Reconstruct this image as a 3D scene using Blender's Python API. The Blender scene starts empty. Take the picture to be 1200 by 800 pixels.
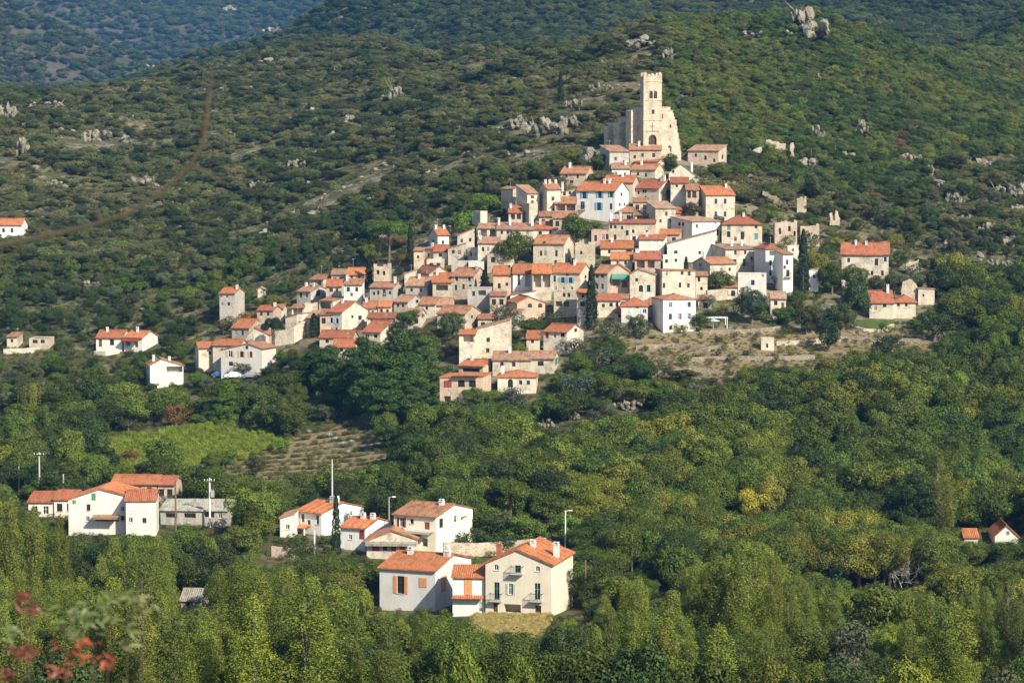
import bpy, bmesh, math, random
import numpy as np
from mathutils import Vector
random.seed(7)
RNG = np.random.default_rng(11)
SC = bpy.context.scene
COL = SC.collection
R = math.radians

# ------------------------------------------------------------------ camera model (photo is 1200 x 800)
F = 3000.0
TILT = math.atan(200.0 / F)
CT, ST = math.cos(TILT), math.sin(TILT)

def zrow(py, Y):
    b = (400.0 - py) / F
    return Y * (-ST + b * CT) / (CT + b * ST)

def at(px, py, Y):
    """world point on the sight line of a photo position at ground distance Y"""
    a = (px - 600.0) / F; b = (400.0 - py) / F
    k = Y / (CT + b * ST)
    return Vector((a * k, Y, (-ST + b * CT) * k))

def proj(X, Y, Z):
    zf = Y * CT - Z * ST
    return 600 + F * X / zf, 400 - F * (Y * ST + Z * CT) / zf

# ------------------------------------------------------------------ terrain heights
LAT = RNG.random((256, 256))
def vnoise(x, y):
    xi = np.floor(x).astype(int); yi = np.floor(y).astype(int)
    fx = x - xi; fy = y - yi
    fx = fx * fx * (3 - 2 * fx); fy = fy * fy * (3 - 2 * fy)
    a = LAT[xi % 256, yi % 256]; b = LAT[(xi + 1) % 256, yi % 256]
    c = LAT[xi % 256, (yi + 1) % 256]; d = LAT[(xi + 1) % 256, (yi + 1) % 256]
    return (a * (1 - fx) + b * fx) * (1 - fy) + (c * (1 - fx) + d * fx) * fy - 0.5
def fbm(x, y, o=4):
    s = 0; a = 1.0
    for i in range(o):
        s = s + a * vnoise(x * 2 ** i + 17 * i, y * 2 ** i + 31 * i); a *= 0.5
    return s

PROFILE = {   # photo column -> (distance, photo row of the ground there)
 -400: [(345,742),(385,665),(410,635),(440,605),(510,540),(590,455),(680,370),(750,310),(850,240),(950,190),(1080,160),(1150,165),(1300,210)],
    0: [(345,740),(385,655),(410,625),(440,600),(470,570),(510,535),(550,495),(590,450),(630,410),(680,360),(750,290),(850,210),(920,165),(1000,125),(1080,108),(1150,115),(1300,170)],
  200: [(345,735),(385,650),(410,620),(440,600),(470,565),(510,530),(550,490),(580,455),(610,420),(640,390),(680,350),(750,290),(850,220),(950,165),(1050,125),(1150,100),(1250,93),(1350,110),(1500,170)],
  400: [(345,730),(400,645),(440,600),(470,560),(500,530),(530,490),(560,440),(590,400),(610,375),(640,345),(665,315),(700,280),(760,235),(850,175),(950,125),(1100,80),(1250,50),(1350,60),(1500,120)],
  600: [(290,772),(345,722),(400,652),(440,590),(480,525),(530,455),(560,415),(585,385),(605,352),(640,300),(675,255),(700,222),(760,165),(850,112),(950,76),(1050,62),(1150,75),(1300,130)],
  760: [(290,774),(345,722),(400,660),(440,600),(480,535),(520,470),(550,430),(575,392),(600,355),(640,300),(675,250),(705,205),(722,180),(760,150),(800,115),(850,80),(900,45),(940,33),(1000,48),(1100,105)],
  950: [(290,778),(345,730),(400,670),(440,610),(480,545),(520,480),(560,420),(590,380),(620,338),(660,288),(700,240),(760,182),(820,130),(880,80),(930,42),(970,22),(1030,40),(1150,100)],
 1200: [(290,785),(345,740),(400,680),(440,620),(480,555),(520,490),(560,425),(600,370),(650,315),(700,268),(780,205),(880,150),(1000,98),(1150,58),(1350,22),(1500,40),(1700,100)],
 1600: [(290,785),(345,740),(400,680),(440,620),(480,555),(520,490),(560,425),(600,370),(650,320),(700,278),(780,220),(880,170),(1000,120),(1150,80),(1350,50),(1500,70),(1700,130)],
}
YG = np.arange(0, 2602, 2.0)
_pxs = sorted(PROFILE)
_tab = []
for p in _pxs:
    ys = [0, 10, 30, 60, 120, 200]; zs = [-1.75, -4.6, -12, -22, -36, -46.5]
    for Y, py in PROFILE[p]:
        ys.append(Y); zs.append(zrow(py, Y))
    ys.append(2600); zs.append(zs[-1] - 0.28 * (2600 - ys[-2]))
    z = np.interp(YG, ys, zs)
    for w in (7, 7, 5):
        k = np.ones(w) / w
        z = np.concatenate([z[:4], np.convolve(np.pad(z, w // 2, mode='edge'), k, 'valid')[4:]])
    _tab.append(z)
_tab = np.array(_tab)
PXG = np.arange(-400, 1601, 10.0)
def _cr():
    out = np.zeros((len(PXG), len(YG))); n = len(_pxs)
    # monotone-ish cubic (finite difference tangents) across columns
    x = np.array(_pxs, float)
    m = np.zeros_like(_tab)
    m[1:-1] = (_tab[2:] - _tab[:-2]) / (x[2:] - x[:-2])[:, None]
    for i, p in enumerate(PXG):
        j = min(max(np.searchsorted(x, p, 'right') - 1, 0), n - 2)
        h = x[j + 1] - x[j]; t = (p - x[j]) / h
        out[i] = ((2*t**3 - 3*t**2 + 1) * _tab[j] + (t**3 - 2*t**2 + t) * h * m[j]
                  + (-2*t**3 + 3*t**2) * _tab[j+1] + (t**3 - t**2) * h * m[j+1])
    return out
TAB = _cr()
BX = [-600, -300, 0, 150, 260, 340, 400, 480, 600, 800, 1000, 1200, 1600]
BY = [240, 200, 140, 100, 64, 46, 14, -22, -52, -62, -62, -66, -66]
CX = [-900, -300, 0, 60, 130, 200, 300, 500]
CY = [-140, -100, 8, 30, 66, 98, 150, 230]
def hgt(X, Y):
    X = np.asarray(X, float); Y = np.asarray(Y, float)
    px = 600 + F * X / np.maximum(Y, 200)
    fi = np.clip((px + 400) / 10, 0, len(PXG) - 1.001); fj = np.clip(Y / 2, 0, len(YG) - 1.001)
    i = fi.astype(int); j = fj.astype(int); fi = fi - i; fj = fj - j
    A = (TAB[i, j] * (1-fi) + TAB[i+1, j] * fi) * (1-fj) + (TAB[i, j+1] * (1-fi) + TAB[i+1, j+1] * fi) * fj
    A = np.where(Y > 2600, -900, A)
    a1 = np.interp(Y, [0, 20, 300, 640, 720, 900, 1500], [.05, .3, .4, .4, 1.5, 4.5, 6])
    A = A + a1 * fbm(X / 28, Y / 28)
    bc = np.interp(px, BX, BY)
    pb = np.where(Y < 1900, bc + (1900 - Y) / 400 * 100, bc + (Y - 1900) / 400 * 150)
    B = zrow(pb, Y) + 22 * fbm(X / 130 + 5, Y / 130, 5)
    B = np.where((Y < 1150) | (Y > 3000), -900, B)
    cc = np.interp(px, CX, CY)
    pc = np.where(Y < 2800, cc + (2800 - Y) / 300 * 90, cc + (Y - 2800) / 300 * 120)
    C = np.where((Y < 2200) | (Y > 3600), -900, zrow(pc, Y) + 40 * fbm(X / 260 + 9, Y / 260, 6))
    pd = 130 - (Y - 3000) / 1600 * 250 + 40 * np.sin(px / 170.0)
    D = np.where(Y < 2700, -900, zrow(pd, Y) + 110 * fbm(X / 420 + 3, Y / 420, 6))
    return np.maximum(np.maximum(A, B), np.maximum(C, D))
def h1(x, y): return float(hgt(np.array([x]), np.array([y]))[0])

_YS = np.concatenate([np.arange(200, 1400, 1.0), np.arange(1400, 4600, 8.0)])
def ground(px, py):
    """first terrain point on the sight line of a photo position"""
    a = (px - 600.0) / F; b = (400.0 - py) / F
    k = _YS / (CT + b * ST)
    d = (-ST + b * CT) * k - hgt(a * k, _YS)
    i = int(np.argmax(d < 0)) if (d < 0).any() else len(_YS) - 1
    if i > 0 and d[i - 1] > 0:
        t = d[i-1] / (d[i-1] - d[i]); Y = _YS[i-1] + t * (_YS[i] - _YS[i-1])
    else: Y = _YS[i]
    return at(px, py, Y)

# ------------------------------------------------------------------ materials
MATS = {}
def nodes(name):
    m = bpy.data.materials.new(name); m.use_nodes = True
    nt = m.node_tree
    return m, nt, nt.nodes, nt.links, nt.nodes['Principled BSDF']
def N(nt, t, **kw):
    n = nt.nodes.new(t)
    for k, v in kw.items(): setattr(n, k, v)
    return n
def ramp(nt, fac, stops):
    r = N(nt, 'ShaderNodeValToRGB')
    while len(r.color_ramp.elements) < len(stops): r.color_ramp.elements.new(0.5)
    for e, (p, c) in zip(r.color_ramp.elements, stops):
        e.position = p; e.color = (c[0], c[1], c[2], 1)
    nt.links.new(fac, r.inputs[0]); return r.outputs[0]
def noise(nt, vec, scale, detail=4, rough=0.6, stretch=None):
    if stretch:
        mp = N(nt, 'ShaderNodeMapping'); mp.inputs['Scale'].default_value = stretch
        nt.links.new(vec, mp.inputs[0]); vec = mp.outputs[0]
    n = N(nt, 'ShaderNodeTexNoise'); n.inputs['Scale'].default_value = scale
    n.inputs['Detail'].default_value = detail; n.inputs['Roughness'].default_value = rough
    nt.links.new(vec, n.inputs['Vector']); return n.outputs['Fac']
def mixc(nt, fac, a, b, mode='MIX'):
    m = N(nt, 'ShaderNodeMix', data_type='RGBA', blend_type=mode)
    if isinstance(fac, (int, float)): m.inputs[0].default_value = fac
    else: nt.links.new(fac, m.inputs[0])
    for k, v in ((6, a), (7, b)):
        if isinstance(v, (tuple, list)): m.inputs[k].default_value = (*v[:3], 1)
        else: nt.links.new(v, m.inputs[k])
    return m.outputs[2]
def bump(nt, b, hgt_, strength, dist):
    n = N(nt, 'ShaderNodeBump'); n.inputs['Strength'].default_value = strength; n.inputs['Distance'].default_value = dist
    nt.links.new(hgt_, n.inputs['Height']); nt.links.new(n.outputs[0], b.inputs['Normal'])
def mul(c, k): return tuple(x * k for x in c)

def render_wall(name, c, dirt=0.75):
    m, nt, ns, ls, b = nodes(name)
    tc = N(nt, 'ShaderNodeTexCoord').outputs['Object']
    oi = N(nt, 'ShaderNodeObjectInfo')
    n1 = noise(nt, tc, 0.5, 6, 0.65); n2 = noise(nt, tc, 1.6, 5, 0.7, (1, 1, 0.16)); n3 = noise(nt, tc, 9, 3)
    col = ramp(nt, n1, [(0.3, mul(c, 0.84 if dirt > .9 else 0.72)), (0.45, mul(c, .95)), (0.62, c)])
    st = ramp(nt, n2, [(0.34, (dirt, dirt * 0.96, dirt * 0.9)), (0.56, (1, 1, 1))])
    col = mixc(nt, 1.0, col, st, 'MULTIPLY')
    if dirt < .9:        # old houses: render fallen off in patches, rubble stone showing
        vo = N(nt, 'ShaderNodeTexVoronoi'); vo.inputs['Scale'].default_value = 3.0; ls.new(tc, vo.inputs['Vector'])
        sp_ = N(nt, 'ShaderNodeSeparateColor'); ls.new(vo.outputs['Color'], sp_.inputs[0])
        off = N(nt, 'ShaderNodeVectorMath', operation='ADD'); ls.new(tc, off.inputs[0]); ls.new(oi.outputs['Location'], off.inputs[1])
        pm_ = noise(nt, off.outputs[0], 0.33, 5, .7)
        col = mixc(nt, ramp(nt, pm_, [(.50, (0, 0, 0)), (.57, (.8, .8, .8))]), col, ramp(nt, sp_.outputs[0], [(.1, mul((.36, .31, .24), .8)), (.9, (.50, .44, .34))]))
    v = N(nt, 'ShaderNodeHueSaturation'); v.inputs['Saturation'].default_value = 1.0
    mr = N(nt, 'ShaderNodeMapRange'); mr.inputs['To Min'].default_value = 0.8; mr.inputs['To Max'].default_value = 1.06
    ls.new(oi.outputs['Random'], mr.inputs[0]); ls.new(mr.outputs[0], v.inputs['Value']); ls.new(col, v.inputs['Color'])
    ls.new(v.outputs[0], b.inputs['Base Color']); b.inputs['Roughness'].default_value = 0.92
    bump(nt, b, n3, 0.25, 0.02)
    MATS[name] = m; return m
def stone_wall(name, c, mortar, scale=2.6, con=.7):
    m, nt, ns, ls, b = nodes(name)
    tc = N(nt, 'ShaderNodeTexCoord').outputs['Object']
    vo = N(nt, 'ShaderNodeTexVoronoi'); vo.inputs['Scale'].default_value = scale
    mp = N(nt, 'ShaderNodeMapping'); mp.inputs['Scale'].default_value = (1, 1, 1.7)
    ls.new(tc, mp.inputs[0]); ls.new(mp.outputs[0], vo.inputs['Vector'])
    sep = N(nt, 'ShaderNodeSeparateColor'); ls.new(vo.outputs['Color'], sep.inputs[0])
    col = ramp(nt, sep.outputs[0], [(0.05, mul(c, 1 - .45 * con)), (0.45, mul(c, 1 - .05 * con)), (0.8, mul(c, 1 + .2 * con)), (1, mul(c, 1 - .2 * con))])
    ed = ramp(nt, vo.outputs['Distance'], [(0.42, (0, 0, 0)), (0.62, (1, 1, 1))])
    col = mixc(nt, ed, col, mortar)
    n1 = noise(nt, tc, 0.35, 6, 0.7); st = ramp(nt, n1, [(0.32, (0.66, 0.62, 0.58)), (0.56, (1, 1, 1))])
    col = mixc(nt, 1.0, col, st, 'MULTIPLY')
    ls.new(col, b.inputs['Base Color']); b.inputs['Roughness'].default_value = 0.95
    bump(nt, b, sep.outputs[1], 0.5, 0.05)
    MATS[name] = m; return m
def tile_roof(name, c, old=0.4):
    m, nt, ns, ls, b = nodes(name)
    uv = N(nt, 'ShaderNodeUVMap').outputs[0]
    oi = N(nt, 'ShaderNodeObjectInfo')
    n1 = noise(nt, uv, 0.55, 5, 0.65); n2 = noise(nt, uv, 3.2, 3, 0.6, (1.3, 0.45, 1)); n3 = noise(nt, uv, 0.9, 4, 0.7, (1, 0.35, 1))
    col = ramp(nt, n2, [(0.25, mul(c, 0.5)), (0.48, c), (0.72, mul(c, 1.45))])
    pale = (min(1, c[0] * 1.0), c[1] * 1.5 + 0.025, c[2] * 1.7 + 0.02)
    f = ramp(nt, n1, [(0.45 - 0.1 * old, (0, 0, 0)), (0.78, (old, old, old))])
    col = mixc(nt, f, col, pale)
    l = ramp(nt, n3, [(0.36, (0.42, 0.38, 0.35)), (0.54, (1, 1, 1))])
    col = mixc(nt, min(1, 0.45 + old * 0.6), col, mixc(nt, 1.0, col, l, 'MULTIPLY'))
    v = N(nt, 'ShaderNodeHueSaturation')
    mr = N(nt, 'ShaderNodeMapRange'); mr.inputs['To Min'].default_value = 0.8; mr.inputs['To Max'].default_value = 1.12
    ls.new(oi.outputs['Random'], mr.inputs[0]); ls.new(mr.outputs[0], v.inputs['Value']); ls.new(col, v.inputs['Color'])
    ls.new(v.outputs[0], b.inputs['Base Color']); b.inputs['Roughness'].default_value = 0.85
    w = N(nt, 'ShaderNodeTexWave'); w.inputs['Scale'].default_value = 1.25; w.bands_direction = 'X'
    ls.new(uv, w.inputs['Vector']); bump(nt, b, w.outputs['Fac'], 0.5, 0.06)
    MATS[name] = m; return m
def plain(name, c, rough=0.7, var=0.15, scale=3, metal=0, spec=0.4):
    m, nt, ns, ls, b = nodes(name)
    tc = N(nt, 'ShaderNodeTexCoord').outputs['Object']
    n1 = noise(nt, tc, scale, 4, 0.6)
    ls.new(ramp(nt, n1, [(0.3, mul(c, 1 - var)), (0.7, mul(c, 1 + var))]), b.inputs['Base Color'])
    b.inputs['Roughness'].default_value = rough; b.inputs['Metallic'].default_value = metal
    b.inputs['Specular IOR Level'].default_value = spec
    MATS[name] = m; return m

render_wall('white', (0.80, 0.79, 0.76), 0.905)
render_wall('bright', (0.74, 0.71, 0.645), 0.905)
render_wall('cream', (0.67, 0.595, 0.48), 0.87)
render_wall('ivory', (0.66, 0.59, 0.475), 0.885)
render_wall('smooth', (0.82, 0.75, 0.61), 0.92)
render_wall('peach', (0.68, 0.50, 0.36), 0.8)
render_wall('pink', (0.60, 0.44, 0.36), 0.72)
render_wall('beige', (0.62, 0.54, 0.43), 0.75)
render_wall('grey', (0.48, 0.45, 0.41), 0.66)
stone_wall('stone', (0.46, 0.39, 0.29), (0.52, 0.45, 0.35))
stone_wall('palestone', (0.60, 0.52, 0.40), (0.66, 0.59, 0.48))
stone_wall('churchstone', (0.56, 0.49, 0.37), (0.58, 0.51, 0.39), 2.4, .7)
stone_wall('pinkstone', (0.50, 0.38, 0.29), (0.56, 0.46, 0.38))
stone_wall('drystone', (0.34, 0.29, 0.22), (0.20, 0.17, 0.12), 2.8)
tile_roof('red', (0.36, 0.115, 0.052), 0.4)
tile_roof('orange', (0.43, 0.145, 0.055), 0.35)
tile_roof('old', (0.36, 0.15, 0.075), 0.7)
tile_roof('faded', (0.38, 0.185, 0.105), 0.8)
tile_roof('brown', (0.36, 0.21, 0.14), 0.6)
tile_roof('greyroof', (0.36, 0.31, 0.25), 0.6)
plain('wood', (0.13, 0.07, 0.04), 0.7, 0.3)
plain('darkwood', (0.07, 0.045, 0.03), 0.7, 0.3)
plain('orangewood', (0.62, 0.29, 0.12), 0.6, 0.12)
plain('peachwood', (0.66, 0.40, 0.26), 0.6, 0.1)
plain('redwood', (0.28, 0.06, 0.045), 0.6, 0.2)
plain('blue', (0.13, 0.36, 0.62), 0.55, 0.12)
plain('paleblue', (0.42, 0.56, 0.70), 0.6, 0.1)
plain('lavender', (0.50, 0.50, 0.58), 0.6, 0.1)
plain('green', (0.07, 0.27, 0.21), 0.55, 0.15)
plain('palegreen', (0.36, 0.52, 0.44), 0.6, 0.1)
plain('whitepaint', (0.78, 0.77, 0.74), 0.5, 0.05)
plain('greypaint', (0.35, 0.36, 0.37), 0.5, 0.08)
plain('concrete', (0.48, 0.46, 0.42), 0.9, 0.15)
plain('iron', (0.03, 0.03, 0.035), 0.5, 0.2, 4, 0.6)
plain('brick', (0.36, 0.13, 0.08), 0.85, 0.3, 6)
plain('glass', (0.02, 0.024, 0.03), 0.08, 0.1, 3, 0, 0.6)
plain('rubber', (0.02, 0.02, 0.02), 0.8)
plain('carwhite', (0.75, 0.76, 0.78), 0.25, 0.02)
plain('carblue', (0.08, 0.16, 0.36), 0.25, 0.03)
plain('carsilver', (0.42, 0.45, 0.5), 0.25, 0.03, 3, 0.4)
plain('tarpblue', (0.16, 0.42, 0.72), 0.6, 0.1)
plain('tarpnavy', (0.05, 0.08, 0.2), 0.6, 0.2)
plain('bark', (0.16, 0.125, 0.09), 0.95, 0.35, 5)
plain('palebark', (0.36, 0.33, 0.27), 0.95, 0.25, 5)
plain('greybark', (0.22, 0.20, 0.155), 0.95, 0.25, 5)
plain('polewood', (0.15, 0.10, 0.07), 0.9, 0.25, 4)
plain('twigbark', (0.075, 0.06, 0.042), 0.9, 0.25, 30)
M = MATS

def rock_mat():
    m, nt, ns, ls, b = nodes('rock')
    tc = N(nt, 'ShaderNodeTexCoord').outputs['Object']
    n1 = noise(nt, tc, 0.35, 8, 0.7); n2 = noise(nt, tc, 1.8, 8, 0.75); n3 = noise(nt, tc, 0.12, 3)
    col = ramp(nt, n2, [(0.3, (0.09, 0.08, 0.06)), (0.48, (0.27, 0.24, 0.185)), (0.72, (0.42, 0.38, 0.31))])
    col = mixc(nt, ramp(nt, n1, [(0.45, (0, 0, 0)), (0.6, (0.8, 0.8, 0.8))]), col, (0.12, 0.12, 0.06))
    col = mixc(nt, ramp(nt, n3, [(0.5, (0, 0, 0)), (0.65, (0.5, 0.5, 0.5))]), col, (0.46, 0.33, 0.22))
    ls.new(col, b.inputs['Base Color']); b.inputs['Roughness'].default_value = 0.95
    bump(nt, b, n2, 0.9, 0.5); M['rock'] = m
rock_mat()

def leaf_mat(name, inst):
    m, nt, ns, ls, b = nodes(name)
    if inst:
        a = N(nt, 'ShaderNodeAttribute', attribute_name='tint', attribute_type='INSTANCER'); base = a.outputs['Color']
    else:
        base = N(nt, 'ShaderNodeObjectInfo').outputs['Color']
    g = N(nt, 'ShaderNodeNewGeometry')
    h = N(nt, 'ShaderNodeHueSaturation')
    mr = N(nt, 'ShaderNodeMapRange'); mr.inputs['To Min'].default_value = 0.72; mr.inputs['To Max'].default_value = 1.28
    ls.new(g.outputs['Random Per Island'], mr.inputs[0]); ls.new(mr.outputs[0], h.inputs['Value'])
    mr2 = N(nt, 'ShaderNodeMapRange'); mr2.inputs['To Min'].default_value = 0.485; mr2.inputs['To Max'].default_value = 0.515
    wn = N(nt, 'ShaderNodeTexWhiteNoise', noise_dimensions='1D'); ls.new(g.outputs['Random Per Island'], wn.inputs['W'])
    ls.new(wn.outputs['Value'], mr2.inputs[0]); ls.new(mr2.outputs[0], h.inputs['Hue'])
    tcn = N(nt, 'ShaderNodeTexCoord').outputs['Object']; cn = noise(nt, tcn, .55, 3, .6)
    base = mixc(nt, 1.0, base, ramp(nt, cn, [(.3, (.66, .72, .7)), (.5, (1, 1, 1)), (.7, (1.45, 1.3, 1.1))]), 'MULTIPLY')
    ls.new(base, h.inputs['Color'])
    ls.new(h.outputs[0], b.inputs['Base Color']); b.inputs['Roughness'].default_value = 0.6
    b.inputs['Specular IOR Level'].default_value = 0.25
    tr = N(nt, 'ShaderNodeBsdfTranslucent'); ls.new(h.outputs[0], tr.inputs['Color'])
    mx = N(nt, 'ShaderNodeMixShader'); mx.inputs[0].default_value = 0.22
    ls.new(b.outputs[0], mx.inputs[1]); ls.new(tr.outputs[0], mx.inputs[2])
    ls.new(mx.outputs[0], nt.nodes['Material Output'].inputs[0])
    M[name] = m
leaf_mat('leaf', False); leaf_mat('leaf_inst', True)

# ------------------------------------------------------------------ mesh helpers
class MB:
    def __init__(s): s.v = []; s.f = []; s.uv = []
    def poly(s, pts, uvs=None):
        i = len(s.v); s.v += [tuple(p) for p in pts]; s.f.append(tuple(range(i, i + len(pts))))
        s.uv += list(uvs) if uvs else [(0, 0)] * len(pts)
    def box(s, x0, x1, y0, y1, z0, z1):
        p = [(x0,y0,z0),(x1,y0,z0),(x1,y1,z0),(x0,y1,z0),(x0,y0,z1),(x1,y0,z1),(x1,y1,z1),(x0,y1,z1)]
        for q in ((0,3,2,1),(4,5,6,7),(0,1,5,4),(1,2,6,5),(2,3,7,6),(3,0,4,7)):
            s.poly([p[k] for k in q], [(p[k][0] + p[k][1], p[k][2]) for k in q])
    def tube(s, pts, rad, n=8, cap=True):
        pts = [Vector(p) for p in pts]; rings = []
        for i, p in enumerate(pts):
            d = (pts[min(i+1, len(pts)-1)] - pts[max(i-1, 0)]).normalized()
            a = d.cross(Vector((0.13, 0.29, 0.95))); a = a.normalized() if a.length > 1e-4 else Vector((1, 0, 0))
            b = d.cross(a).normalized(); r = rad[i] if isinstance(rad, (list, tuple)) else rad
            base = len(s.v)
            for k in range(n):
                t = 2 * math.pi * k / n
                s.v.append(tuple(p + a * (r * math.cos(t)) + b * (r * math.sin(t))))
            rings.append(base)
        for i in range(len(rings) - 1):
            for k in range(n):
                a0, b0 = rings[i] + k, rings[i] + (k + 1) % n
                s.f.append((a0, b0, rings[i+1] + (k + 1) % n, rings[i+1] + k)); s.uv += [(0, 0)] * 4
        if cap:
            s.f.append(tuple(rings[0] + k for k in range(n))[::-1]); s.uv += [(0, 0)] * n
            s.f.append(tuple(rings[-1] + k for k in range(n))); s.uv += [(0, 0)] * n
    def mesh(s, name, mat):
        me = bpy.data.meshes.new(name); me.from_pydata(s.v, [], s.f)
        u = me.uv_layers.new(name='UVMap'); u.data.foreach_set('uv', np.array(s.uv, dtype=np.float32).ravel())
        me.materials.append(M[mat] if isinstance(mat, str) else mat); return me
    def build(s, name, mat, parent=None, loc=None):
        o = bpy.data.objects.new(name, s.mesh(name, mat)); COL.objects.link(o)
        if parent is not None: o.parent = parent
        if loc is not None: o.location = loc
        return o
def empty(name, loc, rz=0.0, scale=None):
    o = bpy.data.objects.new(name, None); COL.objects.link(o); o.location = loc; o.rotation_euler = (0, 0, rz)
    o.empty_display_size = 0.5
    if scale: o.scale = scale
    return o
def tag(o, label, cat, group=None, kind=None):
    if label: o['label'] = label
    if cat: o['category'] = cat
    if group: o['group'] = group
    if kind or cat: o['kind'] = kind or 'thing'
    return o
CLEAR = []      # (x0, x1, ytop, ybottom, distance) of what trees in front must leave in view
FOOT = []       # (X, Y, radius)
# ------------------------------------------------------------------ walls with real openings
def lerp3(o, u, a, n, b, v): return (o[0] + u[0]*a + n[0]*b, o[1] + u[1]*a + n[1]*b, v)
def panel(mb, o, u, n, wid, prof, holes, base):
    """o corner, u along, n inward, prof [(a, height)...] left to right; holes (a0,a1,v0,v1,depth,closed,arch)"""
    hm = min(h for a, h in prof)
    P = lambda a, v, d=0.0: lerp3(o, u, a, n, d, v)
    xs = sorted({0.0, wid, *[h[0] for h in holes], *[h[1] for h in holes]})
    vs = sorted({base, hm, *[h[2] for h in holes], *[h[3] for h in holes]})
    for i in range(len(xs) - 1):
        for j in range(len(vs) - 1):
            ca, cv = (xs[i] + xs[i+1]) / 2, (vs[j] + vs[j+1]) / 2
            if any(h[0] < ca < h[1] and h[2] < cv < h[3] for h in holes): continue
            mb.poly([P(xs[i], vs[j]), P(xs[i+1], vs[j]), P(xs[i+1], vs[j+1]), P(xs[i], vs[j+1])])
    top = [(a, h) for a, h in prof if h > hm + 1e-4]
    if top:
        pts = [(0.0, hm), (wid, hm)] + [(a, h) for a, h in reversed(prof) if h > hm + 1e-4]
        mb.poly([P(a, h) for a, h in pts])
    for a0, a1, v0, v1, d, closed, arch in holes:
        if not arch:
            mb.poly([P(a0, v1), P(a1, v1), P(a1, v1, d), P(a0, v1, d)])
        mb.poly([P(a0, v0), P(a0, v0, d), P(a1, v0, d), P(a1, v0)])
        mb.poly([P(a0, v0), P(a0, v1), P(a0, v1, d), P(a0, v0, d)])
        mb.poly([P(a1, v0), P(a1, v0, d), P(a1, v1, d), P(a1, v1)])
        if closed: mb.poly([P(a0, v0, d), P(a0, v1, d), P(a1, v1, d), P(a1, v0, d)])
        if arch:
            r = (a1 - a0) / 2; c = (a0 + a1) / 2; n_ = 8; zc = v1 - r
            arc = [(c - r * math.cos(math.pi * k / n_), zc + r * math.sin(math.pi * k / n_)) for k in range(n_ + 1)]
            half = n_ // 2
            mb.poly([P(*q) for q in ([(a0, v1)] + arc[:half + 1])])
            mb.poly([P(*q) for q in (arc[half:] + [(a1, v1)])])
            for k in range(n_):
                mb.poly([P(*arc[k]), P(*arc[k+1]), P(*arc[k+1], d), P(*arc[k], d)])

def slab(mb, pts, t=0.17, corrug=False):
    """roof slope: pts eave-left, eave-right, ridge-right, ridge-left (or 3)"""
    pts = [Vector(p) for p in pts]
    eu = (pts[1] - pts[0]); eu = eu.normalized()
    nrm = (pts[1] - pts[0]).cross(pts[2] - pts[0]).normalized()
    ev = nrm.cross(eu)
    uv = lambda p: ((p - pts[0]).dot(eu) + pts[0].x * 1.3 + 40, (p - pts[0]).dot(ev))
    lo = [p - Vector((0, 0, t)) for p in pts]; n = len(pts)
    if corrug and n == 4:
        k = max(8, int((pts[1] - pts[0]).length / 0.075))
        def row(a, b, off):
            return [a.lerp(b, i / k) + Vector((0, 0, off + 0.035 * math.cos(i * math.pi / 2))) for i in range(k + 1)]
        A, B = row(pts[0], pts[1], 0.02), row(pts[3], pts[2], 0.02)
        for i in range(k):
            mb.poly([A[i], A[i+1], B[i+1], B[i]], [uv(q) for q in (A[i], A[i+1], B[i+1], B[i])])
            l0, l1 = lo[0].lerp(lo[1], i / k), lo[0].lerp(lo[1], (i + 1) / k)
            mb.poly([l0, l1, A[i+1], A[i]], [uv(A[i])] * 4)
    elif n == 4 and (pts[1] - pts[0]).length > 2.5:
        k = max(3, int((pts[1] - pts[0]).length / 1.1)); q = 4      # old roofs sag and ripple
        G_ = []
        for j in range(q + 1):
            a, b = pts[0].lerp(pts[3], j / q), pts[1].lerp(pts[2], j / q)
            G_.append([a.lerp(b, i / k) + Vector((0, 0, random.uniform(-.03, .055) - .10 * math.sin(math.pi * i / k) * (j / q) ** .5)) for i in range(k + 1)])
        for j in range(q):
            for i in range(k):
                c_ = [G_[j][i], G_[j][i+1], G_[j+1][i+1], G_[j+1][i]]; mb.poly(c_, [uv(w_) for w_ in c_])
        for i in range(k): mb.poly([lo[0].lerp(lo[1], i / k), lo[0].lerp(lo[1], (i+1) / k), G_[0][i+1], G_[0][i]], [uv(G_[0][i])] * 4)
    else:
        mb.poly(pts, [uv(p) for p in pts])
    mb.poly(lo[::-1], [uv(p) for p in pts[::-1]])
    for i in range(n):
        if corrug and n == 4 and i == 0: continue
        j = (i + 1) % n
        mb.poly([lo[i], lo[j], pts[j], pts[i]], [uv(pts[i]), uv(pts[j]), uv(pts[j]), uv(pts[i])])

def ridge_caps(mb, a, b, r=0.11):
    a, b = Vector(a), Vector(b)
    i0 = len(mb.uv); mb.tube([a, b], r, 6)
    for q in range(i0, len(mb.uv)): mb.uv[q] = (q * 0.31, q * 0.17)

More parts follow.
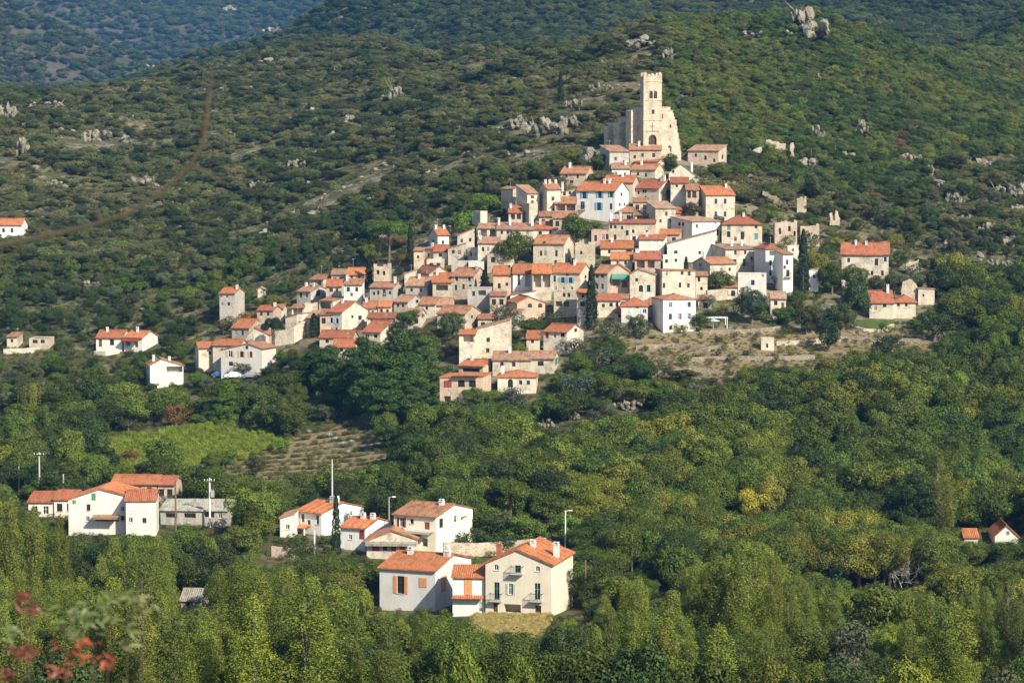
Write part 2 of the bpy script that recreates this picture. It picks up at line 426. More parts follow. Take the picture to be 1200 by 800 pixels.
HOUSES = {}
def house(name, label, xl, xr, yb, ye, yr, roof, wall, tile, side=0, wins=(), chim=(), th=None, dp=None, Y=None,
          yer=None, cat='house', group=None, found=5.0, clear=0.62, pk=0.5, over=0.35, dpd=7.0, chmat='white', awn=None, door=None):
    anchor = xr if side >= 0 else xl
    G = at(anchor, yb, Y) if Y else ground(anchor, yb)
    Yd = G.y; s = F / math.hypot(G.y, G.z * 0) ; 
    sp = abs(side)
    if th is None:
        if sp == 0: th_ = R(3); d_ = dp or dpd
        else:
            d_ = dp or dpd
            sn = sp / (d_ * s); sn = min(max(sn, math.sin(R(7))), math.sin(R(48)))
            th_ = math.asin(sn); d_ = dp or sp / (s * sn)
    else:
        th_ = R(abs(th)); d_ = dp or (sp / (s * math.sin(th_)) if sp else dpd)
    d_ = min(max(d_, 1.2), 16)
    w = (xr - xl) / (s * math.cos(th_)); dp = d_
    rot = -th_ if side >= 0 else th_
    if th is not None and th < 0 and side == 0: rot = th_
    H = (yb - ye) / s
    ax = Vector((math.cos(rot), math.sin(rot), 0)); ay = Vector((-math.sin(rot), math.cos(rot), 0))
    O = G - ax * w if side >= 0 else G
    dep = max(0.0, (yb - 200) / F)
    app = (ye - yr) / s
    ctr = O + ax * (w / 2) + ay * (dp / 2)
    root = empty(name, (ctr.x, ctr.y, O.z), rot)
    tag(root, label, cat, group)
    big = s > 6.8
    L = lambda x, y, z: (x - w / 2, y - dp / 2, z)
    # heights at the corners and profiles
    hl = hr = bl = br = H; fp = rp = lp = bp = None
    e, g, t = over, over * 0.6, 0.17
    polys = []; ridge = None
    if roof == 'gf':
        rise = min(max(app - dp / 2 * math.tan(dep), 0.17 * dp / 2 + 0.3), 0.5 * dp / 2); k = rise / (dp / 2)
        rp = [(0, H), (dp / 2, H + rise), (dp, H)]; lp = rp
        zf_ = lambda y: H + k * min(y, dp - y)
        polys = [[(-g,-e,H-k*e),(w+g,-e,H-k*e),(w+g,dp/2,H+rise),(-g,dp/2,H+rise)],
                 [(w+g,dp+e,H-k*e),(-g,dp+e,H-k*e),(-g,dp/2,H+rise),(w+g,dp/2,H+rise)]]
        ridge = ((-g, dp/2, H+rise), (w+g, dp/2, H+rise)); zr = lambda x, y: zf_(y)
    elif roof == 'gs':
        hr = H if yer is None else (yb - yer) / s; hl = H
        top = max((yb - yr) / s, max(hl, hr) + 0.25); p = w * pk
        kl, kr = (top - hl) / p, (top - hr) / (w - p)
        fp = [(0, hl), (p, top), (w, hr)]; bp = [(0, hr), (w - p, top), (w, hl)]
        polys = [[(-e,dp+g,hl-kl*e),(-e,-g,hl-kl*e),(p,-g,top),(p,dp+g,top)],
                 [(w+e,-g,hr-kr*e),(w+e,dp+g,hr-kr*e),(p,dp+g,top),(p,-g,top)]]
        ridge = ((p, -g, top), (p, dp+g, top)); zr = lambda x, y, p=p, w=w: hl + kl * x if x < p else hr + kr * (w - x)
        bl, br = hl, hr
    elif roof == 'sf':
        rise = max(app - dp * math.tan(dep), 0.12 * dp); rise = min(rise, 0.45 * dp); k = rise / dp
        rp = [(0, H), (dp, H + rise)]; lp = [(0, H + rise), (dp, H)]; bp = [(0, H + rise), (w, H + rise)]
        polys = [[(-g,-e,H-k*e),(w+g,-e,H-k*e),(w+g,dp+g,H+rise+k*g),(-g,dp+g,H+rise+k*g)]]
        zr = lambda x, y: H + k * y
    elif roof == 'sl':
        hr = (yb - (yer if yer is not None else ye)) / s; hl = H; k = (hr - hl) / w
        fp = [(0, hl), (w, hr)]; bp = [(0, hr), (w, hl)]
        P4 = [(-g,-g,hl-k*g),(w+g,-g,hr+k*g),(w+g,dp+g,hr+k*g),(-g,dp+g,hl-k*g)]
        polys = [P4[3:] + P4[:3]] if k > 0 else [P4[1:] + P4[:1]]
        zr = lambda x, y: hl + k * x
    elif roof == 'hip':
        m_ = min(w, dp) / 2; rise = min(max(app - m_ * math.tan(dep), 0.2 * m_ + 0.2), 0.5 * m_); k = rise / m_; T = H + rise; q = H - k * e
        if w >= dp:
            a, b = (m_, dp/2, T), (w - m_ + 1e-3, dp/2, T)
            polys = [[(-e,-e,q),(w+e,-e,q),b,a],[(w+e,dp+e,q),(-e,dp+e,q),a,b],[(-e,dp+e,q),(-e,-e,q),a],[(w+e,-e,q),(w+e,dp+e,q),b]]
        else:
            a, b = (w/2, m_, T), (w/2, dp - m_ + 1e-3, T)
            polys = [[(-e,-e,q),(w+e,-e,q),a],[(w+e,-e,q),(w+e,dp+e,q),b,a],[(w+e,dp+e,q),(-e,dp+e,q),b],[(-e,dp+e,q),(-e,-e,q),a,b]]
        ridge = (a, b); zr = lambda x, y: H + k * min(x, y, w - x, dp - y)
    else:
        zr = lambda x, y: H
    fp = fp or [(0, H), (w, H)]; rp = rp or [(0, hr), (dp, br if roof in ('gs', 'sl') else H)]
    lp = lp or [(0, hl), (dp, hl)]; bp = bp or [(0, H), (w, H)]
    if roof == 'sl': rp = [(0, hr), (dp, hr)]; lp = [(0, hl), (dp, hl)]
    if roof == 'gs': rp = [(0, hr), (dp, hr)]
    # ---- windows
    if isinstance(wins, str):
        spec = wins.split(); c_, r_ = [int(q) for q in spec[0].split('x')]; st = spec[1] if len(spec) > 1 else 'w'; colr = spec[2] if len(spec) > 2 else None
        wins = []
        for i in range(c_):
            for j in range(r_):
                wins.append((xl + (i + 0.5 + random.uniform(-.08, .08)) * (xr - xl) / c_, ye + (0.45 + j * 2.9) * s + 0.9 * s, 0.95 * s, 1.35 * s, st, colr))
    ffaces = {'f': [], 's': []}; items = []
    for q in wins:
        px, py, pw, ph, st = q[:5]; colr = q[5] if len(q) > 5 else None
        fc = 'f'
        if side > 0 and px > xr: fc = 's'; a = (px - xr) / sp * dp; aw = pw / sp * dp; tot = dp
        elif side < 0 and px < xl: fc = 's'; a = (px - xl) / sp * dp + dp; aw = pw / sp * dp; tot = dp
        else: a = (px - xl) / (xr - xl) * w; aw = pw / (xr - xl) * w; tot = w
        v = (yb - py) / s; vh = ph / s
        if st not in 'o': aw = max(aw, 0.62); vh = max(vh, 0.75)
        a0, a1 = a - aw / 2, a + aw / 2; v0, v1 = v - vh / 2, v + vh / 2
        a0, a1 = max(a0, 0.12), min(a1, tot - 0.12); v0 = max(v0, -found + 0.5)
        prof = fp if fc == 'f' else (rp if side > 0 else lp)
        hm = min(h for _, h in prof)
        hole = v1 < hm - 0.06 and a1 - a0 > 0.3
        if not hole and v1 > hm - 0.06 and st not in ('w','s','c','g'):
            v1 = hm - 0.08; hole = v1 - v0 > 0.4 and a1 - a0 > 0.3
        for zz_ in ffaces[fc]:
            if a0 < zz_[1] and a1 > zz_[0] and v0 < zz_[3] and v1 > zz_[2]: hole = False; st = 'skip'
        if st == 'skip': continue
        d = {'o': 1.6, 'd': 0.22, 'b': 0.22, 'v': 0.3}.get(st, 0.2)
        if hole: ffaces[fc].append((a0, a1, v0, v1, d, st == 'o', st in ('a',)))
        items.append((fc, a0, a1, v0, v1, st, colr, hole))
    # ---- wall
    mb = MB()
    fr = {'f': ((-w/2, -dp/2), (1, 0), (0, 1), w), 'r': ((w/2, -dp/2), (0, 1), (-1, 0), dp),
          'l': ((-w/2, dp/2), (0, -1), (1, 0), dp), 'b': ((w/2, dp/2), (-1, 0), (0, -1), w)}
    sd = 'r' if side >= 0 else 'l'
    lp_ = lp if roof != 'sf' else [(0, lp[0][1]), (dp, lp[1][1])]
    for key, prof in (('f', fp), ('r', rp), ('l', lp_), ('b', bp)):
        o, u, n, wd = fr[key]
        hs = ffaces['f'] if key == 'f' else (ffaces['s'] if key == sd else [])
        panel(mb, o, u, n, wd, prof, hs, -found)
    if roof == 'flat':
        mb.box(-w/2 + .25, w/2 - .25, -dp/2 + .25, dp/2 - .25, H - 0.6, H - 0.45)
        for x0, x1, y0, y1 in ((-w/2-.05, w/2+.05, -dp/2-.05, -dp/2+.25), (-w/2-.05, w/2+.05, dp/2-.25, dp/2+.05), (-w/2-.05, -w/2+.25, -dp/2+.25, dp/2-.25), (w/2-.25, w/2+.05, -dp/2+.25, dp/2-.25)):
            mb.box(x0, x1, y0, y1, H - 0.02, H + 0.16)
    if roof == 'none':
        for i in range(int(w / 0.8)):      # broken wall head
            hh = random.uniform(0.1, 0.8); x0 = -w/2 + i * 0.8
            mb.box(x0, x0 + 0.79, -dp/2, -dp/2 + 0.5, H - 0.02, H + hh)
        for i in range(int(dp / 0.9)):
            hh = random.uniform(0.1, 0.9); y0 = -dp/2 + 0.5 + i * 0.9
            mb.box(w/2 - 0.5, w/2, y0, y0 + 0.88, H - 0.02, H + hh)
    mb.build('wall', wall, root)
    # ---- roof
    rf = None
    if polys:
        rb = MB()
        for p in polys: slab(rb, [L(x, y, z + t + 0.004) for x, y, z in p], t, big)
        if ridge: ridge_caps(rb, L(*ridge[0][:2], ridge[0][2] + t), L(*ridge[1][:2], ridge[1][2] + t), 0.13)
        rf = rb.build('roof', tile, root)
    # ---- windows, doors, shutters
    for fc, a0, a1, v0, v1, st, colr, hole in items:
        o, u, n, wd = fr['f' if fc == 'f' else sd]
        if fc == 's' and side > 0: pass
        P = lambda a, v, d: lerp3(o, u, a, n, d, v)
        def bar(mb_, x0, x1, y0, y1, d0, d1):
            c = [P(x0,y0,d0),P(x1,y0,d0),P(x1,y0,d1),P(x0,y0,d1),P(x0,y1,d0),P(x1,y1,d0),P(x1,y1,d1),P(x0,y1,d1)]
            for q in ((0,1,2,3),(4,7,6,5),(0,4,5,1),(1,5,6,2),(2,6,7,3),(3,7,4,0)): mb_.poly([c[k] for k in q][::-1])
        d0 = 0.10 if hole else -0.05
        if st == 'o':
            if (a1 - a0) > 2.6:        # railing of the loggia
                rl = MB(); bar(rl, a0, a1, v0 + 0.85, v0 + 0.93, 0.1, 0.16)
                for i in range(int((a1 - a0) / 0.25)): bar(rl, a0 + i * .25, a0 + i * .25 + .04, v0, v0 + .86, 0.11, 0.15)
                rl.build('railing', 'iron', root)
            continue
        if st == 'd':
            db = MB(); bar(db, a0, a1, v0, v1, d0, d0 + 0.06); dn = db.build('door', colr or 'wood', root)
            kb = MB(); bar(kb, a1 - 0.16, a1 - 0.1, v0 + 0.95, v0 + 1.1, d0 - 0.05, d0 - 0.002); kb.build('handle', 'iron', dn); continue
        wm = MB(); fw = 0.06 if big else 0.05
        for q in ((a0, a1, v0, v0 + fw), (a0, a1, v1 - fw, v1), (a0, a0 + fw, v0 + fw, v1 - fw), (a1 - fw, a1, v0 + fw, v1 - fw), ((a0 + a1) / 2 - .035, (a0 + a1) / 2 + .035, v0 + fw, v1 - fw)):
            bar(wm, *q, d0, d0 + 0.05)
        if v1 - v0 > 1.0 and st != 'g': bar(wm, a0 + fw, a1 - fw, v0 + (v1 - v0) * .62, v0 + (v1 - v0) * .62 + 0.04, d0 + 0.004, d0 + 0.046)
        fmat = {'b': colr or 'whitepaint'}.get(st, 'whitepaint' if random.random() < (0.5 if big else 0.12) else 'darkwood')
        wo = wm.build('window', fmat, root)
        pm = MB(); bar(pm, a0 + 0.02, a1 - 0.02, v0 + 0.02, v1 - 0.02, d0 + 0.02, d0 + 0.035); pm.build('pane', 'glass', wo)
        if st in ('w', 's', 'b', 'a') and hole and big:
            sm = MB(); bar(sm, a0 - 0.08, a1 + 0.08, v0 - 0.09, v0 - 0.003, -0.07, 0.12); sm.build('sill', 'concrete', wo)
        if st in ('s', 'c', 'b') and colr and not (st == 'b'):
            hw = (a1 - a0) / 2
            for sgn in (0, 1):
                s2 = MB()
                if st == 'c': x0 = a0 + sgn * hw; x1 = x0 + hw - 0.01
                else: x0 = a0 - hw - 0.03 if sgn == 0 else a1 + 0.03; x1 = x0 + hw
                x0, x1 = max(x0, 0.02), min(x1, wd - 0.02)
                if x1 - x0 < 0.12: continue
                dd = -0.06
                bar(s2, x0, x1, v0, v1, dd, dd + 0.05)
                for i in range(int((v1 - v0) / 0.16)): bar(s2, x0 + .05, x1 - .05, v0 + .05 + i * .16, v0 + .15 + i * .16, dd - 0.012, dd - 0.002)
                s2.build('shutter', colr, wo)
        if st == 'b':
            bb = MB(); e0 = 0.45; bar(bb, a0 - e0, a1 + e0, v0 - 0.18, v0 - 0.02, -0.85, -0.003); bo = bb.build('balcony', 'concrete', root)
            rl = MB()
            bar(rl, a0 - e0, a1 + e0, v0 + .9, v0 + .96, -0.85, -0.79)
            for i in range(int((a1 - a0 + 2 * e0) / 0.16) + 1): bar(rl, a0 - e0 + i * .16, a0 - e0 + i * .16 + .03, v0 - 0.015, v0 + .895, -0.84, -0.81)
            for xx in (a0 - e0, a1 + e0 - .04): bar(rl, xx, xx + .04, v0 + .9, v0 + .96, -0.785, -0.005)
            rl.build('railing', 'iron' , bo)
    if rf and random.random() < .28 and yb < 480:        # television aerial
        ab = MB(); ax_ = random.uniform(-.3, .3) * w; z0 = zr(ax_ + w / 2, dp * .5); hz = random.uniform(1.6, 2.6)
        ab.tube([(ax_, 0, z0 - .2), (ax_, 0, z0 + hz)], .035, 5)
        ab.box(ax_ - .03, ax_ + .03, -.7, .7, z0 + hz - .3, z0 + hz - .25)
        for q in range(5): ab.box(ax_ - .35, ax_ + .35, -.6 + q * .3, -.57 + q * .3, z0 + hz - .245, z0 + hz - .22)
        ab.build('aerial', 'greypaint', rf)
    # ---- chimneys
    for c in chim:
        cx, ct = c[:2]; cm = c[2] if len(c) > 2 else chmat
        if side > 0 and cx > xr: a = w - 0.6
        else: a = min(max((cx - xl) / (xr - xl) * w, 0.4), w - 0.4)
        yy = dp * (0.42 if roof != 'sf' else 0.6); zb = zr(a, yy)
        zt = max((yb - ct) / s - yy * math.tan(dep) * 0.8, zb + 0.7); zt = min(zt, zb + 2.6)
        cb = MB(); hw = 0.27 if not big else 0.36
        x0, y0 = a - w/2, yy - dp/2
        cb.box(x0 - hw, x0 + hw, y0 - hw*.8, y0 + hw*.8, zb - 0.3, zt)
        cb.box(x0 - hw - .07, x0 + hw + .07, y0 - hw*.8 - .07, y0 + hw*.8 + .07, zt + .003, zt + 0.1)
        for sx in (-1, 1): cb.box(x0 + sx*hw*.75 - .08, x0 + sx*hw*.75 + .08, y0 - hw*.6, y0 + hw*.6, zt + .103, zt + 0.34)
        cb.box(x0 - hw - .02, x0 + hw + .02, y0 - hw*.7, y0 + hw*.7, zt + .343, zt + 0.43)
        cb.build('chimney', cm, rf if rf else root)
    x0 = min(xl, xl + side); x1 = max(xr, xr + side)
    if clear: CLEAR.append((x0, x1, yr - 2, ye + (yb - ye) * clear, Yd - 0.8))
    FOOT.append((ctr.x, ctr.y, max(w, dp) * 0.62 + 0.5))
    HOUSES[label] = dict(root=root, s=s, w=w, dp=dp, rot=rot, G=O, H=H, xl=xl, xr=xr, yb=yb, big=big)
    return root

def lean_roof(hlabel, x0, x1, y, drop, proj_, mat, thick=0.1, posts=True):
    """small tiled porch roof on the front wall of a house already built; a part of it"""
    h = HOUSES[hlabel]; r = h['root']; w, dp, s = h['w'], h['dp'], h['s']
    f = lambda px: (px - h['xl']) / (h['xr'] - h['xl']) * w - w / 2
    a, b = f(x0), f(x1); z = (h['yb'] - y) / s
    mb = MB(); yf = -dp / 2
    slab(mb, [(a, yf - proj_, z - drop), (b, yf - proj_, z - drop), (b, yf - 0.01, z), (a, yf - 0.01, z)], thick, h['big'])
    o = mb.build('porch_roof', mat, r)
    if posts:
        for q in (a + .12, b - .12):
            pb = MB(); pb.box(q - .09, q + .09, yf - proj_ + .08, yf - proj_ + .26, -4, z - drop - thick + 0.01); pb.build('post', 'whitepaint', o)
    return o
# ================================================================== the houses, photo rows from top to bottom
QUEUE = []
def h(*a, **k): QUEUE.append((list(a), k))
def build_queue():
    for a, k in QUEUE:
        xl, xr, yb, ye, yr = a[2:7]; side = a[10] if len(a) > 10 else 0
        if yb > 470 or xl < 230 or xl > 1000: continue
        x0, x1 = min(xl, xl + side), max(xr, xr + side); best = None
        for b, _ in QUEUE:
            if b is a: continue
            bs = b[10] if len(b) > 10 else 0; u0, u1 = min(b[2], b[2] + bs), max(b[3], b[3] + bs)
            ov = min(x1, u1) - max(x0, u0)
            if ov > .3 * (x1 - x0) and b[5] > ye + 6 and b[4] > yb: best = min(best or 1e9, b[6])
        if best is not None and 0 < best + 4 - yb < 17: a[4] = best + 4
        elif best is not None and best + 4 - yb >= 17: a[4] = yb + 5
    for a, k in QUEUE: house(*a, **k)
VH = 'village_house'
# --- under the church
h(VH,'low stone house with dark windows right below the bell tower',738,775,194,176,169,'sf','stone','old',0,[(744,184,3,4,'w'),(753,182,3,4,'w'),(766,182,3.4,5,'w')],[(749,167)],dp=6)
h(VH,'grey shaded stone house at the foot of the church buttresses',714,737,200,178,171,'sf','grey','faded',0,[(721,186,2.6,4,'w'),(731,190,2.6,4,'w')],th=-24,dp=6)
h(VH,'small red roofed house tucked under the low stone house below the tower',744,771,197,190,184,'sf','palestone','red',8,[(750,193,3,3,'w'),(762,193,3,3,'w')],dp=5)
h(VH,'white walled cottage with pinkish roof under the shaded stone house',717,738,210,198,191,'sf','white','faded',0,[(722,203,2.6,3.5,'w'),(732,204,2.6,3.5,'w')],[(733,189)],dp=5)
h(VH,'pale house with old red tiles below the church terrace',740,768,212,199,191,'gf','ivory','old',11,[(748,204,2.6,4,'w'),(757,205,2.6,4,'w')],[(748,188)],dp=6)
h('stone_house','detached stone house with a boulder behind its red roof',657,687,219,203.5,194,'gf','pinkstone','old',4,[(677,207,2.6,4,'w'),(664,206,2.6,4,'w'),(670,213,4,2,'w')],[(664,192)],dp=7,th=20)
h('stone_house','grey stone gable house with a thin chimney under the church square',784,820,220,203,193,'gs','palestone','greyroof',0,[(789,201,2.5,3,'w'),(806,209,2.2,3,'w'),(797,209,2.2,3,'w')],[(811,192)],dp=8,pk=.4,yer=209)
h('ruined_house','half ruined pink stone house on its own beside the church hill',807,842,195,177,170,'sf','pinkstone','faded',12,[(816,182,2.6,4,'w'),(827,185,3,5,'w'),(837,188,2.5,4,'w'),(848,184,2.4,5,'w')],(),dp=8)
# --- upper rows, left of the centre
h(VH,'narrow tall house at the upper left end, pale front and deep shaded side',601,607,250,222,216,'sl','pink','faded',-14,(),(),dp=5,yer=219)
h(VH,'pale flat roofed house at the upper left edge of the village',592,615,240,222,217,'flat','pink','faded',-4,[(600,230,2.4,3.4,'w')],(),dp=7)
h(VH,'house with a sloping pink roof above a long shaded wall near the upper left end',618,632,262,227,217,'sf','ivory','faded',-13,[(624,231,4,3,'w'),(624,236.5,3,3,'o')],(),dp=7)
h(VH,'slim bare tower house with windowless pale front',620,630,268,239,236,'flat','beige','faded',-8,(),(),dp=5)
h(VH,'house with two white chimneys on a dark red roof beside the slim tower house',641,657,262,222,214,'gf','ivory','old',-9,[(648,233,3.4,4.5,'w'),(649,246,2.6,4,'w')],[(643,213),(648,212),(655,212)],dp=7)
h(VH,'cream house with stepped parapet left of the blue shuttered house',657,675,246,226,222,'sl','ivory','faded',0,[(661.5,227,3,4,'w'),(668,226,2.6,3.5,'w')],[(659,215)],dp=6,yer=221)
h(VH,'blue shuttered house with a blue balcony and broad orange roof',676,721,256,224,212,'gf','white','orange',17,[(685,229,4.4,8,'s','blue'),(703,228.5,4,7.5,'s','blue'),(716,228,3,7,'s','green'),(683,241,5,9,'b','blue'),(702,242,4.5,9,'s','blue'),(716,242,3,7,'w'),(729,228,2.6,4,'w'),(733,240,2.6,4,'w'),(727,240,2.2,4,'w')],[(702,211),(708,211)],dp=9)
h(VH,'higher orange roof behind the blue shuttered house',708,742,238,214,205,'gf','ivory','orange',8,(),[(727,204)],dp=7,clear=.4)
h(VH,'timber loggia house with red tiles left of the blue balcony',650,675,262,239,231,'sf','brownwall' if False else 'pink','old',0,[(657,243.5,10,7,'o'),(669,243.5,10,7,'o')],(),dp=6)
h(VH,'low lean-to with two bands of tiles under the timber loggia',648,676,266,256,248.5,'sf','stone','old',0,'3x1',(),dp=5)
h(VH,'small house with a short red roof over a dark arcade at the upper left',596,613,262,249.5,241,'sf','pink','red',0,[(601,254,5,6,'o'),(608,254,5,6,'o')],[(589,240)],dp=6)
h(VH,'narrow white pier house at the left end of the upper row',563,571,264,248,245,'flat','ivory','faded',-10,(),(),dp=5)
h(VH,'low house with brown tiles behind the broad tree',582,600,277,269,261,'sf','beige','faded',0,[(588,272.5,2.6,3.6,'w'),(595,272.5,2.6,3.6,'w')],[(583,257),(597,257)],dp=6)
h(VH,'low house with light streaked tiles above the broad tree',600,625,279,269.5,262,'sf','beige','faded',0,[(606,273,2.6,3.6,'w'),(618,273,2.6,3.6,'w')],[(630,256)],dp=6)
h(VH,'low house with bright red tiles right of the streaked roof',625,652,282,269,260,'sf','ivory','red',4,[(633,273,4,3,'w'),(645,272,2.6,4,'w')],[(631,258),(654,257)],dp=6)
h(VH,'square pale stone house with pink roof and three dark windows, beside the broad tree',625,661,312,286,276,'gf','palestone','old',12,[(634,297,3,6,'w'),(639,297,3,6,'w'),(652,297,3,7,'w'),(651,308,3,6,'w'),(638,284.8,2.2,2.5,'w'),(667,294,2.2,4,'w'),(667,305,2,4,'w')],(),dp=8)
h(VH,'grey house with a row of dark windows under a pink roof edge',714,768,290,262,257.5,'sf','beige','red',0,[(716,266,2.6,4,'w'),(721,266,2.6,4,'w'),(735,273,3.4,6,'w'),(742,271,3,4,'s','whitepaint'),(721,278,3,6,'w'),(743,280,4,6,'s','whitepaint'),(729,267,2.4,4,'w'),(758,272,2.6,4,'w')],[(715,252),(727,250)],dp=5,th=4)
h(VH,'pink flat terrace house in front of the grey row house',693,714,292,270,268,'flat','pink','faded',0,[(698,279,3,7,'w'),(707,277.5,3,6.5,'w'),(711.5,277.5,3,6.5,'w')],(),dp=7)
# --- upper rows, centre and right
h(VH,'deep red hipped roof house with a green window in the upper centre',745,772,242,221,208,'gf','cream','red',22,[(756,223.5,5,6,'w'),(757,232,2.4,4,'w'),(749,226,2.4,4,'w'),(783,226,3,5,'w'),(790,228,2.2,4,'w')],[(767,211),(770,207)],dp=9)
h(VH,'small pink tiled house behind the deep red hipped roof',786,806,232,215,208,'sf','ivory','red',0,[(793,218,2.4,3,'w'),(801,219,2.4,3,'w')],(),dp=6)
h(VH,'open loggia house with pinkish roof and white column left of the lavender shutters',804,819,242,223,216,'sf','pink','old',0,[(807.5,228,4,8,'o'),(813.5,228,5,8,'o')],(),dp=6)
h(VH,'tall square house with lavender shutters and orange roof near the upper right',827,862,262,229,218,'gf','cream','orange',-11,[(839,236,3.2,6,'s','lavender'),(850,236,3.2,6,'s','lavender'),(839,251,3,6,'s','lavender'),(850,251,3,6,'s','lavender')],[(857,219)],dp=9,over=.3)
h(VH,'cream house with a tall green door beneath an orange hipped roof',846,893,288,263,251,'hip','cream','red',0,[(854,265,4,9,'d','green'),(854,274.5,4,7,'w'),(870,276,4,9,'w'),(870,265,2.4,4.5,'w'),(886,265,3,5,'w'),(886,277,4,7,'d','green'),(862,280,2.6,5,'w')],[(872,262)],dp=9)
h(VH,'long white house with beige tiles below the lavender shutters',811,846,287,260,254,'sf','bright','brown',-23,[(817,265,2.4,4,'w'),(817,277,2.4,4,'w'),(840,262,2.4,3.4,'w'),(843,273,3,7,'w'),(828,276,2.2,4,'w'),(797,263,2.4,4,'w'),(801,263,2.4,4,'w')],(),dp=8)
h(VH,'cream house under brown tiles beside a small dark tree',768,792,275,244.5,236,'sf','cream','brown',-9,[(781,250.5,2.6,5,'w'),(786,259,2.4,4,'w'),(774,259,2.6,4,'w')],(),dp=7)
h(VH,'small house with one long dark window under short red tiles',744,768,268,252.5,247,'sf','beige','old',0,[(755,255.8,17,5,'o')],[(752,245),(764,246)],dp=5)
h(VH,'small orange tiled house squeezed behind the slanting pale wall',773,796,290,275,269,'sf','ivory','orange',4,'2x1',(),dp=5)
h(VH,'white house with two white shuttered windows under an orange roof',749,778,300,281,275,'sf','bright','orange',5,[(764,285.5,4,6,'c','whitepaint'),(773,285,4,6,'c','whitepaint')],[(756,274)],dp=6)
h('big_house','big blank pale house with a slanting roof edge in the centre',782,838,310,286,268,'sl','bright','brown',0,[(806,286,3,5,'c','whitepaint'),(818,286,3,5,'c','whitepaint'),(792,295.5,4,3,'w'),(820,296,2.4,3,'w'),(800,287,3,5,'c','whitepaint')],(),dp=8,yer=271)
h(VH,'cream house with a balcony and brown tiles right of the big blank house',850,887,320,292.5,286,'sf','ivory','brown',-14,[(862,296,2.4,4.5,'w'),(874,296,2.4,4.5,'w'),(873,308,4,9,'b','greypaint'),(882,303,2.4,4,'w'),(861,306,5,4,'w')],[(868,284),(880,284)],dp=8)
h(VH,'tall white house with a wide upper loggia and red roof by the tall cypress',897,914,332,291.5,283,'hip','bright','red',-10,[(907.5,297.5,12,7,'o'),(903,308,3,6,'w'),(911,308,3,6,'w'),(903,320,3,6,'w'),(911,320,3,6,'w')],(),dp=8)
h(VH,'white house with a dark side balcony next to the tall cypress',917,929,336,298,293,'sf','bright','old',0,[(922,307,3,6,'w'),(923,320,4,8,'b','darkwood'),(919,313,2.2,4,'w')],(),dp=6,th=-12)
h(VH,'small white upper house behind the tall cypress',923,936,305,289,287,'flat','bright','old',0,[(929,293,3,4,'w')],(),dp=5)
h(VH,'white terrace house with a parapet of openings in front of the balcony house',865,898,347,321,317,'flat','bright','red',0,[(877,318.5,6,3.5,'o'),(886,318.5,5,3.5,'o'),(882,331,4,6,'s','paleblue'),(894,322,2.4,5,'w')],(),dp=5)
h(VH,'little house with beige roof under the grey green tree',903,921,372,350,342,'gf','ivory','brown',0,[(909,355,4,5,'w'),(917,358,3,7,'d','wood')],(),dp=6)
h('farm_house','farm house with a long red roof, half hidden by trees above a blue awning',987,1041,333,298,283,'gf','ivory','red',7,[(1027,307,4,8,'w'),(1037,304,3,5,'s','paleblue'),(1022,320,3,5,'w'),(995,305,3,5,'w'),(1034,320,3,6,'w')],[(1015,285),(1003,283)],dp=10,over=.5,clear=.2)
h('farm_house','low house with two dark red roofs above the lawn',1019,1047,374,355,337,'gf','ivory','red',0,[(1036.5,357.5,4,4.5,'s','palegreen'),(1026,361,3,5,'w')],[(1042,335)],dp=10)
h('farm_house','right wing of the lawn house with a broad dark red roof',1047,1073,374,354,338,'hip','cream','red',4,[(1053,357,3,4,'w'),(1062,357,3,4,'w')],(),dp=10)
h(VH,'narrow pale windowless house right of the tall cypress',948,959,342,316,313,'sl','white','faded',0,[(954,324,2.2,3,'w')],(),dp=6,yer=314)
# --- middle rows, left arm of the village
h(VH,'bright white house with orange roof at the left of the middle rows',513,526,293,275.5,267,'gf','bright','orange',-11,[(519,284,2.6,4,'w'),(507,283,2.4,4,'w')],[(528,266),(515,268)],dp=7)
h(VH,'house with a wide pinkish roof sloping towards the broad tree',536,556,290,276,264,'sl','ivory','faded',0,[(551,281,2.6,4.5,'w'),(541,282,2.6,4.5,'w')],(),dp=8,yer=268)
h(VH,'house with a white pillared loggia under the upper row of roofs',560,583,286,268,262,'sf','ivory','faded',0,[(567,273,7,8,'o'),(577,273,6,8,'o')],(),dp=6)
h(VH,'stone house with a pink roof left of the broad dark tree',560,584,310,285.5,278,'sf','palestone','faded',0,[(566,292,2.6,5,'w'),(572,292,2.6,5,'w'),(579,294,2.6,5,'w')],[(557,283)],dp=7)
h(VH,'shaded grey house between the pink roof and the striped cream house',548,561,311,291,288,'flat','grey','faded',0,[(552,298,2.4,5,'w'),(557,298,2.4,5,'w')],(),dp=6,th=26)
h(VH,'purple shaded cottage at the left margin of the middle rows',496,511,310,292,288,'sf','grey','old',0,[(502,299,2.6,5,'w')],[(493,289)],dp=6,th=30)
h(VH,'small house with bright red tiles beside the purple shaded cottage',508,524,309,295,286,'gf','ivory','red',4,[(516,299,4,4,'w')],(),dp=6)
h(VH,'cream house with yellow awning like eave in the middle rows',525,544,306,291,284,'sl','cream','old',0,[(531,295,3.4,4,'w'),(538,296,4,5,'w')],(),dp=6,yer=286)
h(VH,'grey fronted house with two small windows under a pale parapet',529,548,322,307,303,'flat','grey','faded',0,[(538,315,3,5,'w'),(543.5,315,2.4,4.5,'w')],(),dp=6)
h(VH,'white low terrace block beside the broad tree',549,567,321,307,304,'flat','bright','faded',0,[(558,313,2.6,4,'w')],(),dp=6)
h(VH,'cream rounded cottage at the far left of the middle rows',485,496,311,294,291,'sf','peach','faded',0,[(490,301,2.4,3.4,'w')],(),dp=5)
